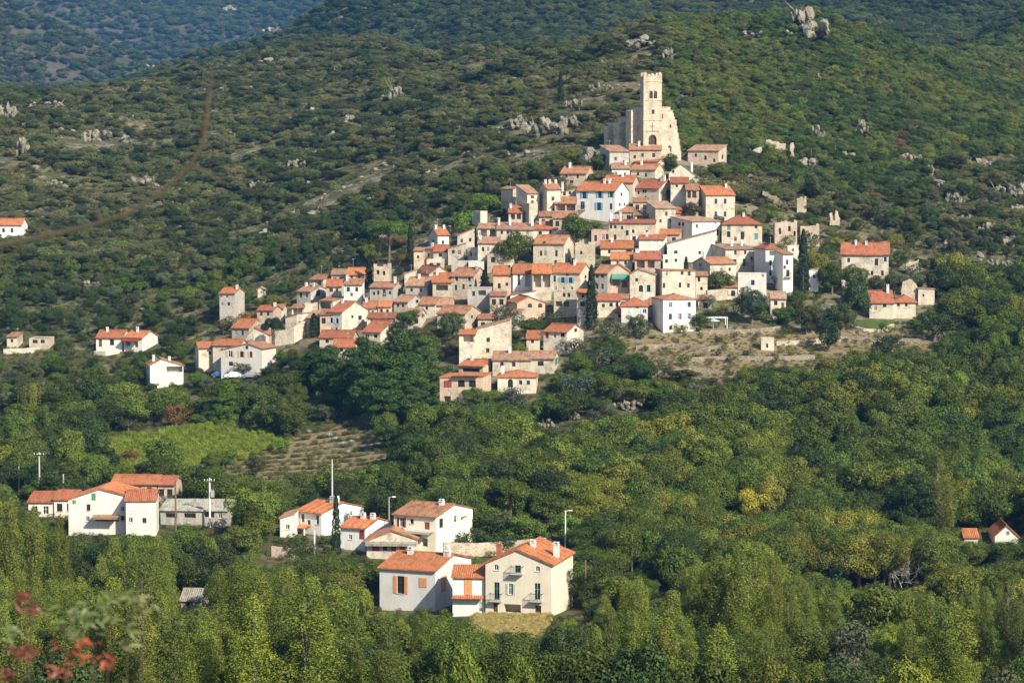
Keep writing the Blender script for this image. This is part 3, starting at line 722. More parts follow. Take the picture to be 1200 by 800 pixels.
h(VH,'narrow cream house with two tiny windows below the red tiled cottage',500,519,318,305,302.5,'flat','cream','faded',0,'2x1',(),dp=5)
h(VH,'cream gable house with a red loggia roof and a dark window',503,527,332,321,312.5,'gs','cream','red',-17,[(512,319,4,5,'w'),(491,321,5,7,'w'),(498,321,4,7,'w')],(),dp=9)
h(VH,'pale walled house left of the red loggia',474,486,334,321,316,'sl','ivory','faded',0,[(481,327,2.2,3,'w')],(),dp=6,yer=317)
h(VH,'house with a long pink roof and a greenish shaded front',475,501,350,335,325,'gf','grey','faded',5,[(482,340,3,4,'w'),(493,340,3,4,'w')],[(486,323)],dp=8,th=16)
h(VH,'house with an orange roof over a timber balcony',507,529,345,331,319.5,'gf','stone','orange',0,[(518,337,14,6.5,'o')],[(511,329)],dp=8)
h(VH,'orange stone house with green shutters and a red roof',529,555,350,324,314,'gf','pinkstone','old',15,[(535,327,3,5,'s','palegreen'),(550,327,3,5,'s','palegreen'),(534,337,3,6,'s','palegreen'),(543,336,3,6,'w'),(551,336,3,5,'s','palegreen'),(564,326,2.6,4,'w')],[(560,309),(569,312)],dp=9)
h(VH,'grey fronted house with brown roof and a white chimney in the left arm',433,461,354,337,331,'gf','grey','old',10,[(443,343,2.6,5,'w'),(450,343.5,4,8,'d','darkwood'),(438,344,2.4,4,'w'),(457,343,2.4,4,'w'),(467,341,2.4,4,'w')],[(465,326)],dp=8)
h('ruined_house','roofless pink ruin overgrown with green creeper',438,456,336,313,309,'none','pinkstone','old',0,[(443,319,3,5,'o'),(450,320,3,5,'o')],(),dp=6)
h(VH,'two tier house, upper block with a bright orange roof',407,427,336,322,312.5,'gf','ivory','orange',0,[(412,325,2.4,3,'w'),(421,325,2.4,3,'w')],(),dp=6)
h(VH,'lower white front of the two tier house with two dark windows',403,424,350,334,326.5,'sf','bright','old',0,[(408,339,3.4,5.5,'s','paleblue'),(418,339,3.4,5,'w'),(412,345,2.4,4,'d','wood')],[(401,324)],dp=6)
h(VH,'house with a dark loggia and lit gable at the top of the left arm',362,379,340,328,322,'gf','ivory','old',17,[(367,332,5,6,'o'),(374,332,5,6,'o')],(),dp=7)
h(VH,'red tiled wing beside the lit gable of the left arm',382,400,348,335.5,328,'gf','beige','red',0,[(388,340,4,4,'w'),(395,340,3,4,'w')],(),dp=6)
h(VH,'house with faded tiles, shaded front and one dark window in its lit side',347,364,357,342,335,'gf','grey','faded',20,[(352,346,3,6,'w'),(359,346,3,6,'w'),(372,344,4,6,'w'),(376,352,4,4,'w')],[(358,333),(348,352)],dp=8)
h(VH,'house with a navy shaded veranda below the faded tiles',373,390,366,353,348,'sf','ivory','old',14,[(381,358,13,8,'o')],(),dp=6)
h(VH,'little cream block between the veranda house and the glazed porch',357,371,370,356,353,'flat','cream','old',0,[(366,353,4,3,'w')],(),dp=5)
h(VH,'house with a dark glazed porch and tall lit side wall',342,356,376,361,358,'sf','ivory','old',0,[(349,366,11,9,'o')],(),dp=5)
h(VH,'tall lit house end with three slim windows above the retaining wall',334,348,392,372,366,'sl','cream','old',13,[(351,380,2.6,7,'w'),(355,381,2.6,7,'w')],(),dp=6,yer=368)
h(VH,'peach house with pale rounded roof left of the main white house',359,376,388,373,364,'sf','peach','faded',6,[(366,379,2.6,4,'w')],(),dp=6)
h(VH,'main cream house of the left arm with blue shutters and red roof',384,401,392,366,353,'gf','cream','red',28,[(388,375.5,3,6,'s','paleblue'),(395,376,3,6,'s','paleblue'),(387.5,387,2.6,6,'s','lavender'),(394,387,2.6,6,'s','lavender'),(420,374,4,5,'s','whitepaint'),(412,372,2.4,3,'w')],[(388,352)],dp=11)
h(VH,'cream cottage with orange tiles behind the main cream house',443,458,371,359.5,353,'gf','ivory','orange',0,[(447,364,2.6,4,'w'),(454,365,2.6,5,'w')],(),dp=6)
h(VH,'cottage with old brown tiles left of the orange tiled cottage',425,442,373,361,352,'gf','cream','old',0,[(431,366,4,4,'w'),(437,366,2.6,4,'w')],[(428,351)],dp=6)
h(VH,'long low house with bright red tiles over a dark porch',430,463,384,373,366.5,'sf','beige','red',0,[(438,377,8,5,'o'),(451,377,8,5,'o')],(),dp=6)
h(VH,'house with a broad red roof and lit gable at the foot of the left arm',424,446,402,389.5,376,'gf','cream','red',24,[(430,394,4,4,'w'),(440,394,4,4,'w'),(458,386,3,3,'w')],(),dp=9)
h(VH,'low house with red roof among pines at the foot of the left arm',374,413,405,396,387.5,'gf','beige','red',4,[(383,400,4,4,'w'),(396,400,4,4,'w')],(),dp=7)
h(VH,'lowest red roof of the left arm, half hidden in trees',390,415,415,406.5,398,'gf','beige','red',0,[(400,410,4,4,'w')],(),dp=6)
h(VH,'house with faded roof and lit gable beside the umbrella pines',461,478,364,354,346,'gf','grey','faded',17,[(466,358,3,4,'w'),(472,358,3,4,'w'),(488,354,2.6,3.5,'w')],(),dp=8)
h(VH,'low pair of red roofs under the timber balcony house, left one',491,510,367,357,348.5,'gf','beige','old',8,[(500,361,3,4,'w')],(),dp=7)
h(VH,'low house with pink tiles and pale gable under the orange stone house',511,528,369,358,349,'gf','ivory','faded',5,[(518,362,3,4,'w')],(),dp=7)
h(VH,'house with a large dark red roof above the blank stone wall',512,545,381,368,358.5,'gf','stone','old',18,[(522,373,4,5,'w'),(535,373,6,7,'o'),(553,372,2.4,3,'w')],(),dp=9)
# --- the long orange roof in the centre
h(VH,'left end of the long roof, house with dark eave above the cypress',578,601,345,322,312,'gf','peach','orange',0,[(585,335,3.4,6,'w'),(594,333,3,3.4,'w')],[(600,310)],dp=8,th=2)
h(VH,'shaded white section of the long roof with two tall dark doors',601,624,344,320.5,310,'gf','white','orange',0,[(608,328,3,12,'d','darkwood'),(618.5,329,6,14,'o')],(),dp=8,th=2)
h(VH,'two storey loggia with a white pillar under the long orange roof',624,646,346,320.5,309,'gf','ivory','orange',0,[(629.5,329,9,15,'o'),(640.5,329,9,15,'o')],(),dp=8,th=2)
h(VH,'cream house with sky blue shutters at the right end of the long orange roof',646,680,344,320,308,'gf','ivory','orange',14,[(650,327,2.6,7,'s','paleblue'),(659.5,328.5,4,6.5,'s','blue'),(668.5,328.5,4,6.5,'s','blue'),(661,338,3,3.4,'a'),(670,338,3.4,3.4,'w'),(651,338,3,5,'w'),(665,321.5,2,2,'w'),(687,325,2.2,4,'w')],[(668,306)],dp=8)
h(VH,'house with a slate blue shaded front left of the green awning',697,712,352,320.5,311,'gf','grey','old',11,[(700,323,2.6,5,'w'),(706,323,2.6,5,'w'),(700,335.5,2.6,6,'w'),(706,335.5,2.6,6,'w')],(),dp=8,th=24)
h(VH,'house with arched pale gable and a green awning',712,737,350,318,309.5,'gs','peach','old',0,[(722,331,8,8,'o'),(732,333,6,8,'o')],(),dp=7)
h(VH,'rough beige gable house with curtained arched windows',738,768,355,322,316,'gs','beige','brown',0,[(751,338,5,8,'a'),(760,338,4,8,'s','palegreen'),(746,328,2.2,3,'w')],(),dp=7,pk=.35,yer=322)
h(VH,'red roofed house with a white pillared porch in the centre',744,774,322,304,295,'gf','pink','red',0,[(751,309.5,9,9,'o'),(763,309.5,8,9,'o')],[(742,293),(748,294)],dp=8)
h(VH,'small orange roof left of the white pillared porch',716,741,316,304,296,'gf','cream','orange',0,[(724,308,3,4,'w'),(733,308,3,4,'w')],(),dp=7)
h(VH,'orange roofed house above the arched pale gable',704,742,302,291,282.5,'gf','ivory','orange',0,[(714,295,3,4,'w'),(737,294.5,7,5,'o')],[(717,281)],dp=7)
h(VH,'low white terrace house with a flat parapet and a little cypress',777,801,318,300,297,'flat','bright','old',0,[(781,306,3.4,4,'w'),(792,305,2.4,3,'w')],(),dp=6)
h('stone_house','large old stone house with six small windows in the centre',776,815,352,317,309,'sl','palestone','old',-6,[(781.5,320,3,6,'w'),(799.5,319.5,2.6,5,'w'),(808,320.5,2.6,5,'w'),(778,334.5,2.2,6,'w'),(797,334,2.6,6,'w'),(807,334.5,2.6,5,'w')],(),dp=8,yer=318)
h(VH,'bright plastered annex joined to the old stone house',815,829,350,323.5,320,'sf','cream','old',0,[(819,327,3,6,'w'),(822,338,2.2,4,'w')],(),dp=6)
h(VH,'cream house with dark shaded gable and brown roof behind the round tree',832,864,332,309.5,302,'gf','cream','old',-18,[(846,316,2.6,4,'w'),(856,316,2.6,4,'w'),(822,311,3,3,'w')],[(820,296)],dp=8)
h('white_house','three storey white house with pale blue shutters at the lower edge of the village',777,816,390,351,345,'hip','bright','old',-11,[(785.5,357,3.4,6,'s','paleblue'),(808,357,3.4,6,'s','paleblue'),(785.5,371,3.4,7,'s','paleblue'),(797,371,3.4,7,'s','paleblue'),(808,371,3.4,7,'s','paleblue'),(786,384,2.6,5,'w'),(800,384,2.6,5,'w')],(),dp=9,over=.25,clear=.95)
h(VH,'white house with hipped red roof left of the three storey white house',728,759,388,358,348.5,'hip','bright','red',0,[(740,365,4,5,'c','whitepaint'),(755,364.5,4,5,'s','paleblue'),(747,358.8,2,2,'w'),(741,379,3,4,'w'),(753,379,3,4,'w')],(),dp=9)
h(VH,'house with a cream banded red roof right of the tall slim cypress',700,727,372,352.5,344,'sf','ivory','red',0,[(716,357,4,4.5,'w'),(723,357,3,5,'w'),(707,358,2.4,4,'w')],(),dp=8)
h('shed','little orange roofed outhouse before the cream banded roof',720,735,376,366.5,360,'sf','ivory','orange',0,[(726,370,3,4,'w')],(),dp=5)
h(VH,'narrow house with small panes left of the tall slim cypress',676,690,372,344.5,339,'sf','ivory','orange',0,[(683,346.5,3,4,'w'),(682.5,356,5,5.5,'w')],(),dp=6)
h('stone_house','rough stone house with a dark arcade between the long roof and the olive trees',649,676,366,342,339,'flat','stone','old',0,[(661,345.5,3,5,'w'),(666.5,345.5,3,5,'w'),(655,356,7,6,'o'),(664,356,6,6,'o')],(),dp=6)
h(VH,'peach gable house with two arched windows',606,639,374,355,348,'gs','peach','orange',-11,[(621,357.5,5,6,'a'),(633,358,5,5.5,'a')],(),dp=9,pk=.42)
h(VH,'pale flat terrace below the shaded white section of the long roof',598,627,356,346,341,'sl','white','faded',0,(),(),dp=7,yer=341)
h('shed','small tiled outhouse left of the peach gable',594,607,382,367,362.5,'sf','cream','old',0,[(600,373,2.4,4,'w')],(),dp=5,th=14)
# --- lower edge of the village
h('stone_house','large blank stone house with a slanting wall top and two windows',558,597,418,386,374,'sl','palestone','faded',0,[(572,398,4,5,'w'),(571.5,410.5,4,5,'w')],(),dp=9,yer=375)
h('shed','open porch with an orange roof leaning on the blank stone house',538,557,410,392,386,'sf','ivory','orange',0,[(549,396.5,12,8,'o')],(),dp=4)
h('white_house','cream house with bright orange roof and lit gable amid olive trees',637,664,404,389.5,380,'gf','ivory','orange',21,[(641,393,4,8,'d','wood'),(659.5,392,4,5,'w'),(650,394,3,5,'w'),(675,388,3,3,'w')],(),dp=9)
h('shed','orange roofed side wing of the cream house amid olive trees',617,632,406,397,387.5,'sf','beige','orange',0,[(624,400,3,4,'w')],(),dp=6)
h('long_house','long low house with a brown tiled roof and green shutters at its end',622,649,433,420.5,411.5,'gf','cream','faded',7,[(633.5,426,7,5.5,'w'),(653,425,2.6,8,'s','green')],(),dp=9)
h('long_house','vine covered left half of the long low brown roof',577,622,432,422,412,'gf','beige','faded',0,[(588,427,4,5,'w'),(602,427,4,5,'w')],[(596,409)],dp=9,th=4,clear=.3)
h('villa','sand coloured villa with a parapet terrace and three red shuttered windows',515,566,478,443,437,'sl','peach','orange',0,[(524.5,450,9,8,'c','redwood'),(540.5,449.5,8,8,'w'),(553.5,449.5,8,8,'w'),(524,468,8,7,'o')],(),dp=10,yer=441,th=9)
h('villa','upper block of the sand coloured villa with an orange roof and lit gable',537,566,444,429.5,422,'gf','peach','orange',22,[(552,434,20,4,'w'),(577,434,3,6,'w'),(583,435,2.4,5,'w')],[(543,420)],dp=9,Y=None)
h('villa','low right wing of the sand coloured villa with a hipped red roof',583,628,456,441.5,434,'hip','cream','orange',0,[(598,449,6,10,'a'),(610,448,3,5,'s','lavender'),(619,448,3.4,5,'s','lavender')],[(588,431)],dp=9)
# --- lower left slopes
h('white_house','white house with a peach shuttered gable front and parked cars below',257,307,436,411,403,'gs','bright','old',13,[(268.5,415.5,5,7,'s','peachwood'),(282.5,415.5,4.5,7,'s','peachwood'),(293.5,415.5,3,7,'s','peachwood'),(289,407,2.2,3,'w'),(269,427,5,5,'w')],(),dp=8,pk=.66,yer=408.5)
h('village_house','cream house with two orange roof planes left of the peach shuttered gable',233,256,434,408,402,'gf','cream','orange',-9,[(246,413.5,2.4,3.4,'w'),(252,425,6,9,'o')],(),dp=8)
h('village_house','higher orange roof behind the cream house of two roof planes',249,281,425,405,397.5,'gf','ivory','orange',3,[(260,410,2.4,3.4,'w')],(),dp=8,clear=.3)
h('village_house','blank cream gable above the peach shuttered gable house',287,315,412,397,384,'gs','cream','old',0,(),(),dp=8,pk=.4,yer=392)
h('village_house','house with a stepped orange roof and blue shaded front on the left slope',271,292,400,384.5,374,'gf','grey','orange',10,[(276,390,3,5,'w'),(284,390,3,5,'w')],(),dp=9,th=20)
h('village_house','small house with red roof and white chimney above the stepped orange roof',301,320,375,364,358.5,'gf','pink','red',7,[(306,368,3,4,'w'),(314,368,3,4,'w')],[(320,357)],dp=7)
h('village_house','lone house with blue shaded front and orange roof in the woods left of the village',257,275,364,344,337.5,'gf','grey','orange',8,[(259,347.5,2.6,4,'w'),(266,347.5,3,4,'w'),(260,356,2.6,4,'w'),(268,356,3,4,'w')],[(273,335.5)],dp=8)
h('white_house','white bungalow with an orange roof on the far left slope',112,143,412,396,387,'gf','bright','orange',5,[(117,402,4,9,'d','wood'),(131,401,5,7,'w')],[(121,385)],dp=8)
h('white_house','white gabled wing with a red awning beside the far left bungalow',144,167,412,396,388,'gf','bright','orange',13,[(149,402,6,7,'o'),(159,403,5,8,'o')],[(153,385)],dp=8)
h('white_house','bright white gable house with a balcony left of the parked cars',176,214,456,428,421,'gs','bright','old',-10,[(204,433,18,7,'o'),(170,433,2.4,5,'w'),(173,433,2.2,5,'w')],[(182,417.5),(200,421)],dp=8,pk=.34,yer=429)
h('bungalow','low flat roofed bungalow with a terrace wall at the left edge of the slope',34,56,410,397,393,'flat','beige','old',0,[(41,400,6,4,'w'),(50,400,5,4,'w')],(),dp=7)
h('bungalow','cream cottage half hidden behind a bush at the left edge of the slope',8,20,408,395,390,'sf','cream','old',0,[(14,399,3,4,'w')],(),dp=6)
h('white_house','lone white house with orange roof at the left edge of the photo',-14,25,279,264,256.5,'gf','white','orange',0,[(4,270,3,5,'w'),(14,270,3,5,'w'),(-6,270,3,5,'w')],(),dp=8)
# --- valley floor
h('white_house','large white house with a green window in its gable at the left of the valley',79,147,626,585.5,572.5,'gs','bright','orange',0,[(109.5,581.5,4.6,8,'c','green'),(103,594.5,4,7.5,'w'),(102,608,3,6,'w'),(144,595.5,2.6,4.5,'w'),(125,606.5,28,8,'o'),(144,606.5,2.6,5,'w'),(86,588,3,5,'w')],(),dp=9,pk=.55,yer=580,th=5,clear=.85)
h('white_house','bright right wing of the large white valley house with a red roof',148,183,628,585.5,576.5,'gf','bright','red',0,[(156,593,6,9,'c','whitepaint'),(153.5,608.5,3.4,6,'w'),(169.5,609,3.4,6,'w')],(),dp=9,th=-5,clear=.8)
h('long_house','house with a long flat orange roof behind the large white valley house',129,184,592,567.5,559,'gf','peach','orange',0,[(137,572,12,6,'w'),(160,573,10,6,'o'),(175,573,6,5,'w')],(),dp=9,clear=.3)
h('long_house','lower orange roof at the end of the long flat orange roof',185,204,592,568,562,'gf','peach','red',0,'2x1',(),dp=8,clear=.3)
h('village_house','red roof showing over the poplars at the far left of the valley',33,62,606,588,576,'gf','bright','red',0,'2x1',(),dp=9,clear=.05)
h('village_house','smaller red roof between the poplars and the large white valley house',63,88,606,585,579,'gf','bright','red',0,'2x1',(),dp=8,clear=.05)
h('shed','long patched shed with a grey corrugated roof behind the white transformer pole',187,267,618,598,591,'sf','grey','greyroof',0,[(200,604,14,6,'o'),(222,604,14,6,'o'),(245,603,12,6,'o'),(258,604,3,6,'w')],(),dp=7,clear=.6)
h('white_house','white house with orange roof and lit gable behind the valley cypress',345,377,628,601.5,590,'gf','white','orange',46,[(353.5,608.5,3,10,'d','wood'),(372,609,2.6,11,'w'),(361,613,4,5,'w'),(409,607,3,4,'w')],[(368,584),(397,583)],dp=11)
h('shed','low white shed leaning on the left of the lit gable house',328,344,630,607,603,'sl','white','faded',0,[(337,617,3,4,'w')],(),dp=6,yer=602)
h('white_house','white garage house with an orange roof beside the valley cypress',398,428,646,619,608.5,'gf','white','orange',28,[(424.5,626,6,10,'c','redwood'),(410,630,3,4,'w')],[(412,608),(437,608)],dp=9)
h('shed','gabled porch building with a red front and tiled roof before the cream house',429,488,656,634,621.5,'gs','ivory','old',0,[(440,640,9,11,'d','redwood'),(451,640,5,10,'w'),(461,640,6,11,'d','redwood'),(471,640,6,11,'d','redwood'),(480,640,5,10,'w')],(),dp=7,pk=.5,yer=631)
h('cream_house','cream two storey house with a red door on its balcony',460,511,654,605.5,593.5,'gf','smooth','old',42,[(469.5,614,5,11,'s','wood'),(482,612,3.6,5,'w'),(500,616,6.5,9,'d','redwood'),(497,636,8,10,'o'),(517,613.5,4.5,11,'w'),(533,613,4,8,'w'),(543,615,8,6,'o')],[(499,588)],dp=12,clear=.85)
h('white_house','white house with orange shutters and a large orange roof in the foreground',443,510,716,668.5,650,'gf','white','orange',41,[(468.5,687,8.4,21,'s','orangewood'),(495.5,682.5,9,11,'c','orangewood'),(519.5,687,5.5,19,'c','orangewood')],[(461,645),(507,645),(545,641)],dp=13,clear=.8)
h('white_house','small annex with one closed orange shutter between the two foreground houses',530,568,716,675.5,662,'gf','white','orange',0,[(548.5,686.5,9.5,20,'c','orangewood')],(),dp=7,clear=.95,th=4,Y=345)
h('cream_house','cream gable house with green doors and an iron balcony in the foreground',568,646,722,662,645,'gs','smooth','orange',28,[(581,665.5,3.6,8,'a'),(606.5,664.5,7,14,'b','green'),(630,665.5,3.6,7,'a'),(581.5,694.5,6.5,21,'b','green'),(598,691.5,5,13,'s','palegreen'),(629.5,693,7,20,'b','palegreen'),(580,714.5,5,12,'d','wood'),(600,715,20,11,'o'),(630.5,715,7,11,'w')],[(572.5,640,'brick'),(613,636),(648,637)],dp=12,pk=.48,yer=661,clear=.9)
h('white_house','white gable with an orange roof peeping out of the wood at the far right',1166,1196,640,628,616,'gs','bright','orange',0,[(1181,624,3,3,'w')],(),dp=8,pk=.45,yer=631,clear=.05)
h('village_house','orange roof beside the white gable hidden in the right wood',1130,1146,640,629,620,'gf','ivory','orange',0,'1x1',(),dp=6,clear=.1)
h('stone_hut','tumbledown grey hut in the trees at the lower left',212,236,716,703,690,'gf','stone','greyroof',0,[(220,708,4,6,'o')],(),dp=6,clear=.1)
h('stone_hut','little square stone hut on the dry terraces right of the village',892,907,411,397,396,'flat','palestone','old',0,[(899,405,2.4,5,'o')],(),dp=3.5,clear=1)
h('stone_hut','pale stone gable ruin right of the lawn house',1076,1095,358,338,333,'sl','palestone','faded',0,[(1082,346,2,3,'o')],(),dp=5,yer=339)
h('stone_hut','tiny pale hut in the woods left of the lone house',302,309,345,339,337,'gs','ivory','faded',0,(),(),dp=3)
h('village_house','house end with red roof left of the glazed porch, half hidden by the dark tree',321,332,372,362,357.5,'gf','ivory','old',0,'1x1',(),dp=6)
h('village_house','low ivory house with red tiles between the glazed loggia and the hipped red roofs',712,726,300,290,284,'sf','ivory','red',0,'1x1',(),dp=5,clear=.3)
h(VH,'ivory house with a plain front squeezed between the loggia row and the square stone house',606,622,300,284,278,'sf','ivory','old',0,'2x1',(),dp=6) if False else None
h('ruined_house','roofless pink ruin with broken walls and window slits above the tall cypress',908,934,288,262,256,'none','pinkstone','old',0,[(914,271,2.4,7,'o'),(925,268,3,6,'o'),(931,274,2.4,6,'o')],(),dp=7,clear=.5)
h('ruined_house','low broken ruin wing right of the roofless pink ruin',938,960,284,266,262,'none','stone','old',0,[(948,275,3,4,'o')],(),dp=5,clear=.5)
h('ruined_house','broken stone wall block on the slope above the low ruin wing',934,945,246,234,230,'none','stone','old',0,(),(),dp=2.5,clear=.6)
h('ruined_house','rubble stone ruin between the square stone house and the pink flat terrace',674,697,316,287,284,'none','stone','old',0,[(681,296,2.4,4,'o')],(),dp=5)
h(VH,'grey house with a wooden balcony under the two storey loggia row',548,575,352,338,334,'flat','grey','old',0,[(555,344,3,6,'w'),(565,343,9,6,'o')],(),dp=6)
h(VH,'stone cottage behind the short pointed cypress',574,592,358,347,342,'sf','stone','old',0,'2x1',(),dp=6)
h(VH,'beige house with faded tiles under the orange hipped roof',862,884,304,291,286,'sf','beige','faded',0,'2x1',(),dp=6) if False else None
h(VH,'cottage with a grey tiled roof in the bushes under the red roofed arm',474,492,380,369,362,'gf','cream','faded',6,'2x1',(),dp=6)
h(VH,'low beige cottage above the large blank stone house',560,582,384,374,368,'sf','beige','old',0,'2x1',(),dp=6)
h(VH,'plain stone house below the loggia with white pillars',585,602,300,287,282,'sf','stone','old',0,'2x1',(),dp=6)
h(VH,'narrow grey house wedged behind the bright orange tiers',388,405,334,322,316,'gf','beige','faded',4,'2x1',(),dp=6)
h(VH,'small cream house with old tiles left of the house with a timber balcony',466,486,356,345,338,'gf','cream','old',5,'2x1',(),dp=6) if False else None
h(VH,'tall narrow stone house at the bend above the white low terrace block',571,586,318,298,294,'flat','stone','old',0,'1x2',(),dp=6)
h(VH,'little house with a rusty roof under the navy veranda',375,392,380,369,363,'sf','peach','old',0,'2x1',(),dp=5)
h(VH,'cream annex left of the rough beige gable house',716,736,364,350,345,'sf','cream','old',0,'2x1',(),dp=5)
h(VH,'stone cottage under the annex of the old stone house',818,834,362,351,346,'sf','stone','faded',0,'1x1',(),dp=5)
h(VH,'beige house with two small windows under the deep red hipped roof',742,760,248,237,232,'sf','beige','old',0,'2x1',(),dp=5)
h(VH,'pale house under the lavender shuttered house',838,862,286,270,264,'sf','ivory','brown',0,'2x1',(),dp=6) if False else None
h(VH,'stone house in the shade left of the timber loggia',632,650,270,254,248,'sf','stone','old',0,'2x1',(),dp=5)
h(VH,'cream house with faded tiles below the cream stepped parapet',656,674,284,272,266,'sf','cream','faded',0,'2x1',(),dp=5) if False else None
h(VH,'pink cottage with red tiles behind the brownish tree',792,808,262,250,243,'sf','pink','red',0,'2x1',(),dp=6)
h(VH,'stone house with a faded roof between the balcony house and the white terrace',888,904,318,304,298,'sf','beige','faded',0,'1x1',(),dp=6)
h(VH,'cream house with old tiles right of the dense round tree',846,864,352,337,331,'sf','cream','old',0,'2x1',(),dp=6)
h(VH,'stone house with a brown roof just behind the grey row house',722,742,262,249,243,'sf','stone','old',0,'2x1',(),dp=6)
h(VH,'ivory house with red tiles below the square orange roofed house with lavender shutters',818,836,300,288,282,'sf','ivory','red',0,'2x1',(),dp=6)
h(VH,'beige cottage with streaked tiles right of the square pale stone house',672,692,282,270,264,'sf','beige','faded',0,'2x1',(),dp=6)
h(VH,'low pink cottage under the stone ruin and the cream green door house',892,908,302,291,286,'sf','pink','old',0,'1x1',(),dp=5)
h(VH,'cream cottage with rusty tiles left of the large old stone house',756,775,372,358,352,'sf','cream','old',0,'1x1',(),dp=5)
build_queue()
lean_roof('white house with orange roof and lit gable behind the valley cypress', 346, 364, 616, .35, 1.8, 'orange')
lean_roof('small annex with one closed orange shutter between the two foreground houses', 530, 567, 697, .25, 1.0, 'orange', posts=False)
lean_roof('sand coloured villa with a parapet terrace and three red shuttered windows', 532, 563, 436.5, .5, 1.2, 'orange', posts=False)
# ================================================================== church, ruins, walls, rocks, poles, cars
def church():
    G = at(754, 178, 716); s = F / G.y
    rot = R(8); w = 21.5 / s / math.cos(rot); dp = 5.2
    ax = Vector((math.cos(rot), math.sin(rot), 0)); ay = Vector((-math.sin(rot), math.cos(rot), 0))
    root = empty('church', G, rot)
    tag(root, 'old stone church with a square crenellated bell tower above the village', 'church')
    V = lambda py: (178 - py) / s; U = lambda px: (px - 754.5) / (776 - 754.5) * w
    top = V(90)
    mb = MB()
    front = [(U(761.2), U(765.3), V(116), V(107), 0.5, True, True), (U(766.3), U(770.4), V(116), V(107), 0.5, True, True),
             (U(764), U(767.4), V(134), V(129), 0.4, True, False), (U(760.6), U(770), V(170), V(158), 0.9, True, True)]
    panel(mb, (0, 0), (1, 0), (0, 1), w, [(0, top), (w, top)], front, -6)
    panel(mb, (w, 0), (0, 1), (-1, 0), dp, [(0, top), (dp, top)], [(2, 2.9, V(116), V(107), .5, True, True)], -6)
    panel(mb, (0, dp), (0, -1), (1, 0), dp, [(0, top), (dp, top)], [(2.1, 3.1, V(116), V(107), .5, True, True)], -6)
    panel(mb, (w, dp), (-1, 0), (0, -1), w, [(0, top), (w, top)], [], -6)
    mb.box(.3, w - .3, .3, dp - .3, top - 1.2, top - 1.0)
    tw = mb.build('bell_tower', 'churchstone', root)
    for i, py in enumerate((96, 117.5, 141)):
        b = MB(); z = V(py); b.box(-.12, w + .12, -.12, -.003, z - .12, z + .12); b.box(w + .003, w + .12, 0, dp, z - .12, z + .12); b.box(-.12, -.003, 0, dp, z - .12, z + .12)
        b.build('string_course', 'palestone', tw)
    for x0, x1, y0, y1, t in ((0, 1.0, 0, 1.0, .75), (w-1.0, w, 0, 1.0, .75), (0, 1, dp-1, dp, .75), (w-1, w, dp-1, dp, .75), (w/2-.55, w/2+.55, 0, .5, .42), (w/2-.5, w/2+.5, dp-.5, dp, .42), (0, .5, dp/2-.5, dp/2+.5, .42), (w-.5, w, dp/2-.5, dp/2+.5, .42)):
        b = MB(); b.box(x0, x1, y0, y1, top + .003, top + .003 + t); b.box(x0 + .2, x1 - .2, y0 + .12, y1 - .12, top + t + .006, top + t + .35); b.build('merlon', 'churchstone', tw)
    for hsp in front[:2]:
        b = MB(); a0, a1, v0, v1 = hsp[:4]
        b.box(a0, a1, .3, .34, v0 + .05, v1 - .5); 
        for k in range(5): b.box(a0 + .02, a1 - .02, .2, .29, v0 + .1 + k * .35, v0 + .16 + k * .35)
        b.build('belfry_louvre', 'darkwood', tw)
    b = MB(); b.box(U(764)+.06, U(767.4)-.06, .2, .24, V(134)+.05, V(129)-.05); b.build('window', 'glass', tw)
    b = MB(); b.box(U(761.2), U(769.4), .6, .68, V(170), V(161)); b.box(U(765.2), U(765.6), .5, .595, V(170), V(160)); b.build('door', 'darkwood', tw)
    b = MB(); z = V(154); b.box(U(757), U(773), -.09, -.004, z-.1, z+.1); b.box(U(765)-.09, U(765)+.09, -.1, -.004, z+.103, V(144)); b.box(U(765)-.7, U(765)+.7, -.1, -.004, V(148)-.09, V(148)+.09); b.build('stone_cross', 'drystone', tw)
    # stepped west wall right of the tower
    f = MB()
    def blk(x0, x1, pt, y0, y1, holes=()):
        a, c = U(x0), U(x1); t = V(pt)
        panel(f, (a, y0), (1, 0), (0, 1), c - a, [(0, t), (c - a, t)], [(U(q[0]) - a, U(q[1]) - a, V(q[2]), V(q[3]), .6, True, q[4]) for q in holes], -7)
        panel(f, (c, y0), (0, 1), (-1, 0), y1 - y0, [(0, t), (y1-y0, t)], [], -7)
        panel(f, (c, y1), (-1, 0), (0, -1), c - a, [(0, t), (c-a, t)], [], -7)
        panel(f, (a, y1), (0, -1), (1, 0), y1 - y0, [(0, t), (y1-y0, t)], [], -7)
        f.poly([(a, y0, t), (c, y0, t), (c, y1, t), (a, y1, t)])
    blk(776.05, 783.5, 127, .9, 9, [(776.8, 778.2, 139, 134, False)])
    blk(783.5, 789.6, 130.5, .92, 8.6, [(786, 788.2, 150, 146, True), (783.9, 788.4, 178, 170.5, True)])
    for q, (x0, x1, t) in enumerate(((789.6,790.8,132.5),(790.8,792.2,137),(792.2,794.2,140.5),(794.2,795.3,148),(795.3,796.6,156),(796.6,797.8,163),(797.8,798.8,170),(798.8,799.8,176))):
        blk(x0, x1, t, .93 + q * .004, 8 - q * .3)
    for k in range(14):
        x = 776.4 + k * 1.0; t = 127 if x < 783.4 else 130.5
        f.box(U(x), U(x) + random.uniform(.12, .22), .95, 1.8, V(t) + .003, V(t) + random.uniform(.1, .45))
    f.build('west_wall', 'churchstone', root)
    # nave seen along its shaded flank, with buttresses
    P0 = Vector((0.25, 2.2, 0)); d = Vector((-0.42, 0.9075, 0)); n = Vector((-0.9075, -0.42, 0))    # d along the flank, n outwards
